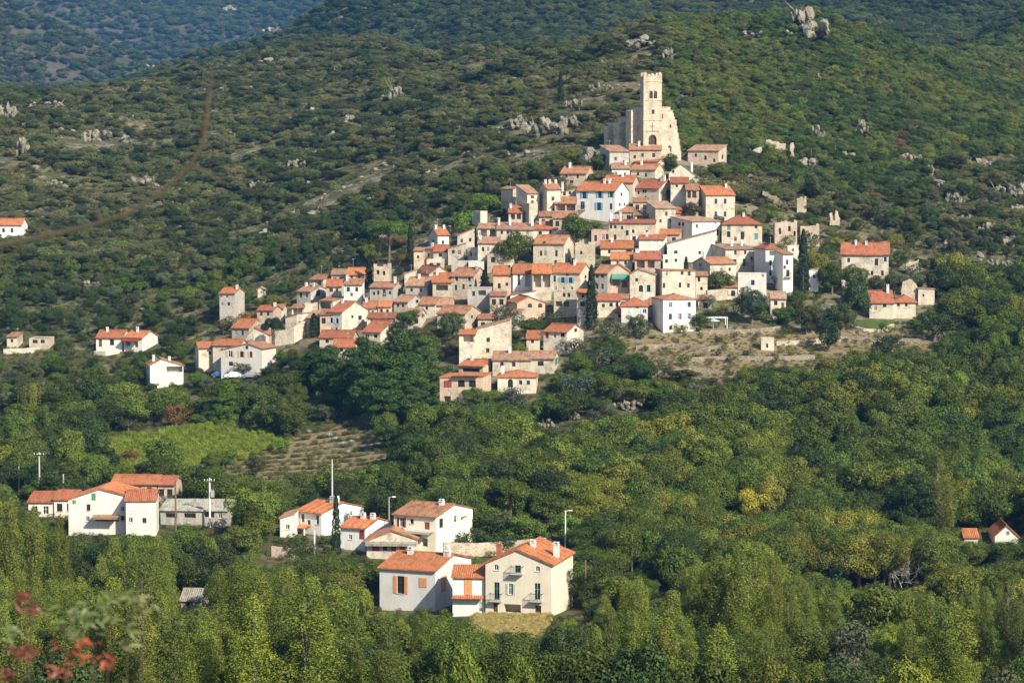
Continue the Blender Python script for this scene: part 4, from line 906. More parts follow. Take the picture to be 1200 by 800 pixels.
    def obox(mb_, a0, a1, b0, b1, z0, z1, slope=0.0):
        c = [P0 + d * a + n * b for a, b in ((a0, b0), (a1, b0), (a1, b1), (a0, b1))]
        lo = [(q.x, q.y, z0) for q in c]; hi = [(q.x, q.y, z1 - (slope if i in (2, 3) else 0)) for i, q in enumerate(c)]
        mb_.poly(lo[::-1]); mb_.poly(hi)
        for i in range(4): mb_.poly([lo[i], lo[(i+1) % 4], hi[(i+1) % 4], hi[i]])
    ppx = 1 / (s * 0.542)
    nv = MB(); A = lambda px: (754.5 - px) * ppx
    obox(nv, A(756), A(741), -9, 0, -7, V(126)); obox(nv, A(741) + .01, A(727), -8, -.2, -7, V(137)); obox(nv, A(727) + .01, A(715), -7, -.4, -7, V(143)); 
    nave = nv.build('nave', 'churchstone', root)
    rb = MB(); obox(rb, A(756), A(741), -9.2, .05, V(126) + .005, V(126) + .3); obox(rb, A(740.9), A(727.1), -8.2, -.15, V(137) + .005, V(137) + .3); obox(rb, A(726.9), A(715), -7.2, -.35, V(143) + .005, V(143) + .3); rb.build('nave_roof', 'faded', root)
    for px, py, hw, out in ((746, 127.5, 1.3, 2.3), (732.5, 142, 1.3, 2.3), (719.0, 146, .8, 1.8)):
        b = MB(); a = A(px) ; obox(b, a - hw, a + hw, .012 if px > 740 else -.39, out, -7, V(py), .5); b.build('buttress', 'churchstone', root)
    for px, py in ((737, 160), (723, 158)):
        b = MB(); a = A(px); obox(b, a - .3, a + .3, -.39, -.32, V(py) - 1, V(py) + .8); b.build('slit_window', 'glass', root)
    CLEAR.append((714, 800, 84, 172, 706)); FOOT.append((G.x - 4, G.y + 5, 13)); FOOT.append((G.x + 6, G.y + 3, 7))
church()

def ruin(label, poly, Y, thick, mat='stone', name='ruined_wall', cat='ruin'):
    """a free standing stretch of ruined wall: its own distance and real thickness"""
    pts = [at(x, y, Y) for x, y in poly]
    c = Vector((sum(p.x for p in pts) / len(pts), Y, min(p.z for p in pts)))
    mb = MB(); q = [p - c for p in pts]
    # refine the outline so that it reads as broken masonry
    ref = []
    for i in range(len(q)):
        a, b = q[i], q[(i + 1) % len(q)]; k = max(1, int((b - a).length / 0.7))
        for j in range(k):
            p = a.lerp(b, j / k)
            if j: p += Vector((random.uniform(-.3, .3), 0, random.uniform(-.35, .35)))
            ref.append(p)
    tv = Vector((0.05, thick, 0))
    mb.poly(ref); mb.poly([p + tv for p in ref][::-1])
    for i in range(len(ref)):
        j = (i + 1) % len(ref); mb.poly([ref[i], ref[i] + tv, ref[j] + tv, ref[j]])
    me = mb.mesh(name, mat); bm = bmesh.new(); bm.from_mesh(me); bmesh.ops.recalc_face_normals(bm, faces=bm.faces); bm.to_mesh(me); bm.free()
    o = bpy.data.objects.new(name, me); COL.objects.link(o); o.location = c
    tag(o, label, cat); xs = [p[0] for p in poly]; ys = [p[1] for p in poly]
    CLEAR.append((min(xs), max(xs), min(ys), min(ys) + .5 * (max(ys) - min(ys)), Y - 4))
    return o
def yof(px, py): return ground(px, py).y
ruin('pale top of a ruined castle wall above green creeper', [(898,176),(898,164),(903,163.5),(912,166),(921,168),(921,180)], yof(910,186), 1.2)
ruin('slim standing pier of the castle ruin', [(927,196),(926.6,168),(929.5,167),(930.5,170),(930.4,196)], yof(928,194), 1.2)
ruin('low broken castle wall left of the creeper covered ruin', [(879,184),(880,178),(884,175),(888,173),(893,172),(893,177),(889,181),(884,186)], yof(884,186), 1.0)
ruin('grey wall sloping down the hillside above the pink ruins', [(893,228),(894,223),(900,225),(912,232),(923,239),(924,245),(910,240)], yof(908,246), 1.0, 'drystone')
ruin('pair of broken stone piers in the scrub above the farm house', [(972,264),(972,250),(975,249),(976,258),(979,258),(979.4,246),(982,248),(984,264)], yof(978,266), 1.0)
ruin('lone fragment of pale wall right of the long red farm roof', [(1063,320),(1062,309),(1067,306),(1077,304),(1077,320)], yof(1070,322), 1.0)
ruin('old stone wall behind the lawn house', [(1056,352),(1058,330),(1065,327),(1074,333),(1075,352)], yof(1066,356), 1.0, 'stone')
ruin('tiny white wall corner at the right of the church ruin house', [(873,183),(874,175),(880,174),(881,183)], yof(877,184), 1.0)

def wall_line(label, pts, height, thick=0.6, mat='drystone', name='retaining_wall', cat='stone wall', group=None):
    g = [ground(x, y) for x, y in pts]; c = g[0].copy(); mb = MB()
    dense = []
    for a, b in zip(g[:-1], g[1:]):
        k = max(1, int((b - a).length / 2.5))
        dense += [a.lerp(b, j / k) for j in range(k)]
    dense.append(g[-1])
    top = [p.z + height + random.uniform(-.12, .12) for p in dense]
    Lp = []
    for i, p in enumerate(dense):
        t = (dense[min(i+1, len(dense)-1)] - dense[max(i-1, 0)]); t.z = 0; t.normalize(); nrm = Vector((-t.y, t.x, 0)) * thick
        Lp.append((p - c, p + nrm - c, top[i] - c.z))
    for i in range(len(Lp) - 1):
        (a, a2, za), (b, b2, zb) = Lp[i], Lp[i+1]
        lo = -3
        mb.poly([(a.x,a.y,a.z+lo),(b.x,b.y,b.z+lo),(b.x,b.y,zb),(a.x,a.y,za)])
        mb.poly([(a.x,a.y,za),(b.x,b.y,zb),(b2.x,b2.y,zb),(a2.x,a2.y,za)])
        mb.poly([(a2.x,a2.y,za),(b2.x,b2.y,zb),(b2.x,b2.y,b.z+lo),(a2.x,a2.y,a.z+lo)])
    for k in (0, -1):
        a, a2, za = Lp[k]; mb.poly([(a.x,a.y,a.z-3),(a.x,a.y,za),(a2.x,a2.y,za),(a2.x,a2.y,a.z-3)])
    o = mb.build(name, mat, None, c); tag(o, label, cat, group)
    xs = [p[0] for p in pts]; ys = [p[1] for p in pts]
    CLEAR.append((min(xs), max(xs), min(ys) - height * F / c.y, max(ys), c.y - 5))
    return o
wall_line('high pale stone retaining wall with a slanting top under the left arm', [(322,406),(345,402),(362,392)], 3.6, 1, 'palestone')
wall_line('long dry stone terrace wall just under the three storey white house', [(820,393),(860,392),(890,390),(925,386)], 1.1)
wall_line('second dry stone terrace wall across the dry slope', [(745,410),(790,407),(830,411),(860,408)], 1.0)
wall_line('pale terrace wall beside the little square hut', [(910,405),(945,404),(985,400)], 1.0, .6, 'stone')
wall_line('third terrace wall of the dry slope with a straight crest', [(800,424),(850,422),(900,423),(955,421)], 1.0, .6)
wall_line('lowest terrace wall bordering the wood', [(768,440),(810,437),(860,440)], 1.0)
wall_line('broken terrace wall at the right end of the dry slope', [(965,398),(1000,399),(1040,401),(1078,402)], .9)
wall_line('pale curved kerb wall in front of the lawn', [(990,383),(1012,389),(1035,390),(1048,383)], .8, .7, 'palestone')
wall_line('grey stone wall along the garden below the little beige roofed house', [(906,375),(920,376),(934,372)], 1.4, .6, 'stone')
wall_line('terrace wall of the bungalow on the far left slope', [(4,415),(25,414),(46,413)], 1.3, .5, 'beige')
wall_line('low wall in front of the far left bungalow', [(110,416),(124,417),(140,414)], 1.0, .5, 'cream')
wall_line('old wall with pink stones above the foreground roofs', [(520,652),(560,652),(600,649),(640,647)], 2.2, .6, 'stone')
wall_line('stone bank below the round tree in the village', [(829,353),(845,352),(858,350)], 2.6, .8, 'stone')
wall_line('garden wall under the hedge of the lit gable house', [(318,652),(345,655)], 1.6, .5, 'pinkstone')

# ------------------------------------------------------------------ rocks
def hull_rock(rng, size, n=7, asp=1.4):
    """granite outcrop: overlapping blocks in a heap asp times as wide as high"""
    bm = bmesh.new()
    for i in range(n):
        x = rng.uniform(-1, 1) * asp * .8; top = (1 - abs(x) / (asp * 1.05)) ** .6
        c = Vector((x, rng.normal(0, .3), rng.uniform(-.15, .55) * top)) * size
        r = size * rng.uniform(.2, .46) * (.55 + .45 * top)
        st = Vector((rng.uniform(.9, 1.5), rng.uniform(.9, 1.3), rng.uniform(.65, 1.0)))
        vs = []
        for _ in range(20):
            d = Vector((rng.normal(), rng.normal(), rng.normal())).normalized() * r * rng.uniform(.84, 1.1)
            vs.append(bm.verts.new(c + Vector((d.x * st.x, d.y * st.y, d.z * st.z))))
        ret = bmesh.ops.convex_hull(bm, input=vs)
        bmesh.ops.delete(bm, geom=list({g for g in ret['geom_interior'] + ret['geom_unused'] if isinstance(g, bmesh.types.BMVert)}), context='VERTS')
    bmesh.ops.bevel(bm, geom=bm.edges[:], offset=size * .03, segments=2, affect='EDGES')
    bmesh.ops.subdivide_edges(bm, edges=[e for e in bm.edges if e.calc_length() > size * .25], cuts=1)
    for v in bm.verts: v.co += Vector((rng.normal(), rng.normal(), rng.normal())) * size * .014
    me = bpy.data.meshes.new('rock_outcrop'); bm.to_mesh(me); bm.free(); me.materials.append(M['rock']); return me
def rock(label, px, py, wpx, hpx, n=7, name='rock_outcrop'):
    G = ground(px, py); s = F / G.y; rng = np.random.default_rng(int(px * 13 + py * 7))
    me = hull_rock(rng, 1.0, n if name == 'boulder' else n + 9, max(1.1, wpx / hpx)); co = np.array([v.co for v in me.vertices])
    me.transform(__import__('mathutils').Matrix.Translation((-co[:, 0].mean(), -co[:, 1].mean(), -co[:, 2].min())))
    ex = np.ptp(co[:, 0]); ez = np.ptp(co[:, 2])
    o = bpy.data.objects.new(name, me); COL.objects.link(o)
    sx, sz = wpx / s / ex, (hpx / s) / ez * 1.2
    o.scale = (sx, (sx + sz) / 2, sz); o.location = (G.x, G.y + 1, G.z - .2 * hpx / s); tag(o, label, 'rock', 'rock outcrops on the hillside')
    CLEAR.append((px - wpx * .35, px + wpx * .35, py - hpx, py - hpx * .5, G.y - 2)); FOOT.append((G.x, G.y + 1, wpx / s * .4))
rock('tall rock tower at the top edge of the hill',938,36,36,38,9)
rock('split crag under the rock tower on the hilltop',957,52,34,30,8)
rock('small crag left of the rock tower',925,46,22,14,6)
rock('knobbly rocks left of the hilltop crags',880,46,30,12,6)
rock('pale broad crag on the crest behind the bell tower',752,62,52,22,9)
rock('rounded end of the pale crag above the bell tower',785,74,26,24,6)
rock('light stones left of the pale crag',705,82,24,12,5)
rock('upright lone rock on the hillside left of the centre',466,118,22,32,6)
rock('wide grey rock face above the detached stone house',640,160,56,24,10)
rock('stepped rock face left of the dark cypress on the hill',604,152,26,18,7)
rock('grey rocks in the scrub right of the wide rock face',668,152,28,26,7)
rock('low pale ledge of rock below the wide rock face',630,182,60,12,8)
rock('rounded boulder left of the church',686,196,26,24,3,'boulder')
rock('flat grey rock at the left of the middle hillside',413,148,22,14,5)
rock('pale slab above the castle ruin',957,166,22,20,5)
rock('second pale slab right of the castle ruin',990,188,28,24,6)
rock('scree of pale rock under the rusty bush',1066,194,28,22,9)
rock('grey cliff behind the castle pier',950,196,30,22,7)
rock('rock ridge stepping down the right slope',1150,196,48,16,9)
rock('low rocks of the right slope nearest the farm roof',1118,240,26,16,7)
rock('square blocks of rock at the right edge',1192,256,24,22,6)
rock('boulder alone in the scrub right of the farm house',1186,290,26,16,5)
rock('rounded pale boulder above the broken wall fragment',1146,308,20,14,3,'boulder')
rock('rocks along the right edge of the hill',1178,226,30,16,7)
rock('jagged ledge at the right edge beside the square blocks',1196,232,26,18,8)
rock('grey ledge left of the square blocks',1160,272,30,14,7)
rock('low stone shelf under the jagged ledge',1130,262,26,12,7)
rock('dark stone shelf above the lone pale boulder',1172,312,34,14,8)
rock('stone rib climbing from the shelf to the ridge',1100,222,22,16,7)
rock('grey rib at the foot of the rusty bush slope',1088,206,20,14,6)
rock('pale ledge over the castle pier to the left',880,212,22,10,5)
rock('bare pale ledge right of the bell tower',800,116,26,12,6)
rock('pale terrace ledge left of the bell tower',700,108,40,12,8)
rock('second pale ledge beneath the hill cypress',672,126,26,10,6)
rock('pale rock at the far left edge of the hillside',8,140,26,22,6)
rock('light rocks on the left ridge',58,128,46,14,8)
rock('tan slab of rock on the left hillside',26,182,26,22,5)
rock('pale broken slabs among shrubs on the left hillside',110,166,40,18,8)
rock('small tan slabs right of the broken slabs',146,168,20,12,5)
rock('row of small grey stones low on the left hillside',172,218,44,16,9)
rock('speckled stones left of the twig bend',66,222,36,12,8)
rock('pink stones in the scrub right of the twig',305,220,30,10,6)
rock('scattered stones on the slope over the umbrella pine',350,198,28,12,7)
rock('pale earth bank with rocks below the olive trees',735,482,36,14,7)
rock('rocks under the sand coloured villa',668,494,26,14,6)
rock('pink rocky patch left of the earth bank',640,502,24,12,6)
rock('stones above the castle slope in the green wood',1010,160,24,20,7)
rock('thin stone spine high in the green wood',960,98,8,12,3)
rock('pale stones on the slope above the lone left house',105,338,26,10,6)
rock('white rocks under the far blue hill',318,42,26,10,7)
rock('white rock patch on the far blue slope',268,18,20,12,6)
rock('grey rocks on the far brown spur',165,80,36,8,6)

# ------------------------------------------------------------------ poles and lamps
def pole(label, px, yb, yt, kind='concrete', arm=True, extra=None, Y=None, cat='pole'):
    G = at(px, yb, Y) if Y else ground(px, yb); s = F / G.y; H = (yb - yt) / s
    if extra == 'lamp': name = 'street_lamp'
    else: name = 'utility_pole'
    root = empty(name, G); tag(root, label, 'street lamp' if extra == 'lamp' else 'pole')
    m = {'concrete': 'concrete', 'wood': 'polewood', 'white': 'whitepaint', 'grey': 'greypaint'}[kind]
    r = .16 if extra != 'lamp' else .11
    b = MB(); b.tube([(0, 0, -2), (0, 0, H * .5), (0, 0, H)], [r * 1.15, r, r * .75], 8); b.build('post', m, root)
    if extra == 'lamp':
        b = MB(); b.tube([(0, 0, H - .3), (.25, -.05, H - .05), (.6, -.1, H)], [.06, .05, .04], 6); a = b.build('lamp_arm', m, root)
        b = MB(); b.box(.5, 1.1, -.22, .02, H - .06, H + .1); b.build('lamp_head', 'whitepaint', a)
    elif arm:
        b = MB(); b.box(-.9, .9, -.28, -.17, H - .55, H - .42); a = b.build('crossarm', 'iron' if kind == 'concrete' else 'polewood', root)
        for x in (-.8, -.3, .3, .8):
            c = MB(); c.tube([(x, -.22, H - .42), (x, -.22, H - .28), (x, -.22, H - .14)], [.04, .075, .045], 6); c.build('insulator', 'whitepaint', a)
    if extra == 'box':
        b = MB(); b.box(.18, .75, -.35, .2, H * .62, H * .62 + 1.0); b.tube([(.32, -.1, H*.62+1.0), (.32, -.1, H*.62+1.3)], .05, 6); b.tube([(.6, -.1, H*.62+1.0), (.6, -.1, H*.62+1.3)], .05, 6); b.build('transformer', 'greypaint', root)
    CLEAR.append((px - 2, px + 2, yt, yt + (yb - yt) * .7, G.y - 2))
pole('short grey pole nearest the left edge of the valley',22.5,580,540,'concrete',False)
pole('tall concrete pole with a crossarm at the left of the valley',46.5,590,529,'concrete')
pole('left one of two short concrete poles behind the red roofs',62,592,557,'concrete',False)
pole('right one of two short concrete poles behind the red roofs',74.5,592,555,'concrete',False)
pole('dark wooden pole at the right end of the long orange roof',206,622,562,'wood',False)
pole('pale pole with a transformer box above the grey shed',246,618,559,'white',True,'box')
pole('tall concrete pole rising behind the valley cypress',389.5,622,537,'concrete',False)
pole('street lamp left of the cream balcony house',456,640,581,'grey',False,'lamp')
pole('street lamp above the foreground cream gable house',662.5,650,597,'white',False,'lamp')
pole('dark slim pole right of the foreground cream gable house',686,714,655,'wood',False)
pole('brown wooden pole in the wood right of the street lamp',740.5,680,626,'wood',False)
pole('short pale pole in front of the lit gable house',368.5,650,621,'white',False)
pole('short pole in the bushes right of the wooden pole',791,700,652,'concrete',False)

# ------------------------------------------------------------------ cars
def car(label, px, py, body, rz, Y=None, van=False):
    G = at(px, py, Y) if Y else ground(px, py)
    G.z = max(G.z, h1(G.x, G.y)); root = empty('parked_car', G, rz); tag(root, label, 'car', 'cars parked by the white houses')
    prof = [(-2.05,.32),(-2.08,.62),(-1.95,.85),(-1.25,.93),(-.65,1.40),(.75,1.44),(1.5,.98),(2.0,.88),(2.06,.6),(2.02,.32)]
    def ext(name, pts, hw, mat, parent, taper=.82):
        mb = MB(); zt = 1.0
        f = lambda z: hw * (1 if z < .95 else taper + (1 - taper) * max(0, 1 - (z - .95) / .5))
        Lf = [(x, -f(z), z) for x, z in pts]; Rt = [(x, f(z), z) for x, z in pts]
        mb.poly(Lf); mb.poly(Rt[::-1])
        for i in range(len(pts)):
            j = (i + 1) % len(pts); mb.poly([Lf[i], Rt[i], Rt[j], Lf[j]])
        me = mb.mesh(name, mat); bm = bmesh.new(); bm.from_mesh(me); bmesh.ops.remove_doubles(bm, verts=bm.verts, dist=1e-4); bmesh.ops.recalc_face_normals(bm, faces=bm.faces); bmesh.ops.bevel(bm, geom=bm.edges[:], offset=.05, segments=2, affect='EDGES'); bm.to_mesh(me); bm.free()
        o = bpy.data.objects.new(name, me); COL.objects.link(o); o.parent = parent; return o
    ext('body', prof, .84, body, root)
    for sgn in (-1, 1):
        g = MB(); y = sgn * .80
        g.poly([(-1.05, y*1.03, .98), (-.60, y*.90, 1.33), (.05, y*.89, 1.36), (.05, y*1.03, .98)]); g.poly([(.12, y*1.03, .98), (.12, y*.89, 1.36), (.72, y*.89, 1.37), (1.2, y*1.03, 1.0)])
        g.build('side_window', 'glass', root)
    g = MB(); g.poly([(-1.20,-.66,.985),(-1.20,.66,.985),(-.72,.6,1.36),(-.72,-.6,1.36)]); g.build('windscreen', 'glass', root)
    g = MB(); g.poly([(1.46,-.66,1.04),(1.46,.66,1.04),(.86,.6,1.40),(.86,-.6,1.40)]); g.build('rear_window', 'glass', root)
    for x in (-1.3, 1.3):
        for sgn in (-1, 1):
            t = MB(); t.tube([(x, sgn * .68, .31), (x, sgn * .88, .31)], .31, 14); wl = t.build('wheel', 'rubber', root)
            t = MB(); t.tube([(x, sgn * .875, .31), (x, sgn * .895, .31)], .19, 10); t.build('rim', 'carsilver', wl)
    for sgn in (-1, 1):
        t = MB(); t.box(-2.10, -2.02, sgn * .62 - .16, sgn * .62 + .16, .6, .74); t.build('headlight', 'whitepaint', root)
        t = MB(); t.box(2.0, 2.09, sgn * .62 - .14, sgn * .62 + .14, .66, .8); t.build('tail_light', 'redwood', root)
    CLEAR.append((px - 9, px + 9, py - 7, py - 2, G.y - 3)); FOOT.append((G.x, G.y, 2.4))
car('blue car parked under the white peach shuttered gable house',259,442,'carblue',R(160))
car('white car parked beside the blue one under the peach shutters',273,443,'carwhite',R(15))
car('silver car at the right end of the row under the peach shutters',294,443,'carsilver',R(-10))
car('white car parked before the cream house amid olive trees',644,409,'carwhite',R(20))

def pergola(label, px, py, w, d, hgt_, frame, cloth, cloth_name, tilt=.3):
    G = ground(px, py); root = empty('pergola', G, R(4)); tag(root, label, 'pergola')
    for x in (-w/2, w/2):
        for y in (0, d):
            b = MB(); b.box(x - .07, x + .07, y - .07, y + .07, -2, hgt_ - .003); b.build('post', frame, root)
    b = MB()
    for y in (0, d): b.box(-w/2 - .2, w/2 + .2, y - .08, y + .08, hgt_, hgt_ + .16)
    for i in range(7): x = -w/2 + i * w / 6; b.box(x - .05, x + .05, -.3, d + .3, hgt_ + .163, hgt_ + .26)
    b.build('beams', frame, root)
    if cloth:
        b = MB(); n_ = 8
        for i in range(n_):
            for j in range(4):
                f = lambda i, j: (-w/2 + w * i / n_, -.2 + (d + .3) * j / 4, hgt_ + .36 + tilt * j / 4 - .12 * math.sin(math.pi * i / n_))
                b.poly([f(i, j), f(i+1, j), f(i+1, j+1), f(i, j+1)])
        for i in range(n_): b.poly([(-w/2 + w*i/n_, -.2, hgt_ + .02), (-w/2 + w*(i+1)/n_, -.2, hgt_ + .02), (-w/2 + w*(i+1)/n_, -.2, hgt_ + .36), (-w/2 + w*i/n_, -.2, hgt_ + .36)])
        b.build(cloth_name, cloth, root)
    s = F / G.y; CLEAR.append((px - w/2*s, px + w/2*s, py - (hgt_+.5)*s, py - hgt_*s*.4, G.y - 4))
pergola('white pergola frame below the stone bank in the village', 838, 384, 5.5, 2.5, 2.2, 'whitepaint', None, '')
pergola('sky blue awning in the garden left of the long red farm roof', 1008, 318, 3.4, 2.5, 1.3, 'whitepaint', 'tarpblue', 'awning', .5)
def parasol(label, px, py, mat):
    G = ground(px, py); root = empty('parasol', G); tag(root, label, 'parasol')
    b = MB(); b.tube([(0,0,-.5),(0,0,2.4)], .03, 6); b.build('pole', 'whitepaint', root)
    b = MB()
    for i in range(8):
        a, c = 2*math.pi*i/8, 2*math.pi*(i+1)/8
        b.poly([(0,0,2.5),(1.5*math.cos(a),1.5*math.sin(a),2.0),(1.5*math.cos(c),1.5*math.sin(c),2.0)])
        b.poly([(1.5*math.cos(a),1.5*math.sin(a),2.0),(1.5*math.cos(a),1.5*math.sin(a),1.85),(1.5*math.cos(c),1.5*math.sin(c),1.85),(1.5*math.cos(c),1.5*math.sin(c),2.0)])
    b.build('canopy', mat, root)
parasol('pale green parasol under the white pergola frame', 836, 386, 'palegreen')
def awning_on(hlabel, x0, x1, y, drop, out, mat):
    h_ = HOUSES[hlabel]; w, dp, s = h_['w'], h_['dp'], h_['s']; f = lambda px: (px - h_['xl']) / (h_['xr'] - h_['xl']) * w - w / 2
    a, b = f(x0), f(x1); z = (h_['yb'] - y) / s; mb = MB(); yf = -dp / 2
    mb.box(a, b, yf - out, yf - out + .05, z - drop - .3, z - drop)
    slab(mb, [(a, yf - out, z - drop), (b, yf - out, z - drop), (b, yf - .01, z), (a, yf - .01, z)], .05); mb.build('awning', mat, h_['root'])
awning_on('house with arched pale gable and a green awning', 717, 736, 321, .9, 1.6, 'green')
awning_on('white gabled wing with a red awning beside the far left bungalow', 144, 165, 396.5, .4, 1.6, 'redwood')
awning_on('large white house with a green window in its gable at the left of the valley', 110, 141, 602.5, .25, 1.8, 'faded')
awning_on('gabled porch building with a red front and tiled roof before the cream house', 428, 489, 634, .3, 1.0, 'greyroof')
awning_on('cream two storey house with a red door on its balcony', 472, 509, 622, .05, 1.6, 'concrete')
# ================================================================== plants
def leaf_quads(c, n, size, rng, jit=0.55, aspect=0.62, up=0.0):
    k = len(c); n = n + rng.normal(0, jit, (k, 3)); n[:, 2] += up
    n /= np.linalg.norm(n, axis=1)[:, None] + 1e-9
    r = rng.normal(0, 1, (k, 3)); a = np.cross(n, r); a /= np.linalg.norm(a, axis=1)[:, None] + 1e-9
    b = np.cross(n, a); s = (size * rng.uniform(.6, 1.35, k))[:, None]
    a = a * s * .5; b = b * s * .5 * aspect
    bend = n * s * .12
    V = np.empty((k, 4, 3)); V[:, 0] = c - a; V[:, 1] = c - b + bend; V[:, 2] = c + a; V[:, 3] = c + b + bend
    return V.reshape(-1, 3)
def blob_points(blobs, dens, rng, lo=.7, hi=1.05):
    C, Nn = [], []
    B = np.array(blobs)
    for i, (x, y, z, rx, ry, rz) in enumerate(blobs):
        k = max(12, int(dens * (rx * ry + ry * rz + rx * rz) / 3))
        d = rng.normal(0, 1, (k, 3)); d /= np.linalg.norm(d, axis=1)[:, None]
        f = rng.uniform(lo, hi, k)[:, None]
        p = np.array([x, y, z]) + d * f * np.array([rx, ry, rz])
        keep = np.ones(k, bool)
        for j in range(len(B)):
            if j != i:
                q = (p - B[j, :3]) / B[j, 3:]; keep &= (q ** 2).sum(1) > 0.45
        C.append(p[keep]); Nn.append((d / np.array([rx, ry, rz]) * min(rx, ry, rz))[keep])
    return np.concatenate(C), np.concatenate(Nn)
def np_mesh(name, V, mat, nv=4):
    me = bpy.data.meshes.new(name); k = len(V) // nv
    me.vertices.add(len(V)); me.vertices.foreach_set('co', np.asarray(V, np.float32).ravel())
    me.loops.add(len(V)); me.loops.foreach_set('vertex_index', np.arange(len(V), dtype=np.int32))
    me.polygons.add(k); me.polygons.foreach_set('loop_start', np.arange(0, len(V), nv, dtype=np.int32))
    me.update(calc_edges=True); me.validate(); me.materials.append(M[mat]); return me
def limbs(rng, H, top, r0, tips, mat='bark', name='trunk'):
    mb = MB(); l1 = rng.normal(0, .12, 2)
    P = [(0, 0, -1.5), (0, 0, 0), (l1[0], l1[1], top * .5), (l1[0] * 1.6, l1[1] * 1.6, top)]
    mb.tube(P, [r0 * 1.35, r0 * 1.1, r0 * .8, r0 * .35], 7)
    for t in tips:
        z0 = min(top * rng.uniform(.35, .85), t[2] * .8); b = Vector((l1[0], l1[1], z0)); e = Vector(t); m_ = b.lerp(e, .5) + Vector((0, 0, .25))
        mb.tube([b, m_, e], [r0 * .45, r0 * .28, r0 * .1], 5, cap=False)
    return mb.mesh(name, mat)
PROTO = {}
def reg(kind, crownV, trunk, H, Rr, nv=4): PROTO.setdefault(kind, []).append((crownV, trunk, H, Rr, nv))

def mk_oak(seed, Rr=3.2, H=8.0, n=22, dens=360, size=.28, zc=.53, flat=.9):
    rng = np.random.default_rng(seed); bl = []
    for i in range(n):
        d = rng.normal(0, 1, 3); d /= np.linalg.norm(d); f = rng.uniform(.4, .92)
        r = Rr * rng.uniform(.2, .5) * (1.15 - .35 * f)
        bl.append((d[0] * Rr * f, d[1] * Rr * f, H * zc + d[2] * H * .36 * f + .2, r, r, r * flat))
    bl.append((0, 0, H * zc, Rr * .6, Rr * .6, H * .26))
    c, nn = blob_points(bl, dens, rng); m_ = c[:, 2] > .3
    # sprigs that break the outline
    k = len(c) // 9; i = rng.integers(0, len(c), k); cs = c[i] + nn[i] * rng.uniform(.1, .45, (k, 1))
    c = np.concatenate([c[m_], cs]); nn = np.concatenate([nn[m_], nn[i]])
    return leaf_quads(c, nn, size, rng, .42, up=.2), bl
for sd in range(8):
    V, bl = mk_oak(100 + sd); reg('oak', V, limbs(np.random.default_rng(sd), 8, 5, .2, [b[:3] for b in bl[:7]]), 8.0, 3.3)
for sd in range(4):
    V, bl = mk_oak(170 + sd, 3.2, 8.0, 24, 620, .19); reg('fine', V, limbs(np.random.default_rng(sd + 50), 8, 5, .2, [b[:3] for b in bl[:9]]), 8.0, 3.3)
for sd in range(3):
    V, bl = mk_oak(130 + sd, 2.5, 4.6, 12, 260, .25, .52, .85); reg('olive', V, limbs(np.random.default_rng(sd), 4.6, 2.6, .2, [b[:3] for b in bl[:6]]), 4.6, 2.5)
for sd in range(4):
    V, bl = mk_oak(150 + sd, 1.5, 2.3, 9, 300, .2, .5, .85); reg('shrub', V, limbs(np.random.default_rng(sd), 2.3, 1.2, .07, [b[:3] for b in bl[:5]]), 2.3, 1.6)
def mk_poplar(seed):
    rng = np.random.default_rng(seed); H = 14.0; bl = []
    for i in range(84):
        t = rng.uniform(.05, 1.0); z = 1.8 + t * 11.6; rad = 1.9 * (1 - t) ** .55 * min(1, t * 4 + .35) + .12
        a = rng.uniform(0, 2 * math.pi); f = rng.uniform(.25, .95); r = rng.uniform(.38, .8) * (1.15 - .5 * t)
        bl.append((math.cos(a) * rad * f, math.sin(a) * rad * f, z, r, r, r * rng.uniform(1.4, 2.2)))
    c, nn = blob_points(bl, 620, rng, .45, 1.15)
    tips = [(b[0], b[1], b[2] + .6) for b in bl[::3]]
    return leaf_quads(c, nn, .14, rng, .65, .75), limbs(rng, H, 13, .075, tips, 'greybark')
for sd in range(6):
    V, t = mk_poplar(200 + sd); reg('poplar', V, t, 14.0, 2.2)
def mk_cypress(seed):
    rng = np.random.default_rng(seed); H = 12.0; k = 3600
    z = rng.uniform(.02, 1, k) ** .9; prof = 1.15 * np.minimum(1, z * 7 + .45) * (1 - z) ** .5 * (1 + .16 * np.sin(z * 40 + rng.uniform(0, 6)))
    a = rng.uniform(0, 2 * math.pi, k); rr = prof * rng.uniform(.75, 1.08, k) * (1 + .16 * np.sin(a * 5 + z * 9))
    c = np.stack([np.cos(a) * rr, np.sin(a) * rr, z * H + .1], 1); nn = np.stack([np.cos(a), np.sin(a), .3 + 0 * a], 1)
    return leaf_quads(c, nn, .3, rng, .4), limbs(rng, H, 11, .16, [])
for sd in range(2):
    V, t = mk_cypress(230 + sd); reg('cypress', V, t, 12.0, 1.15)
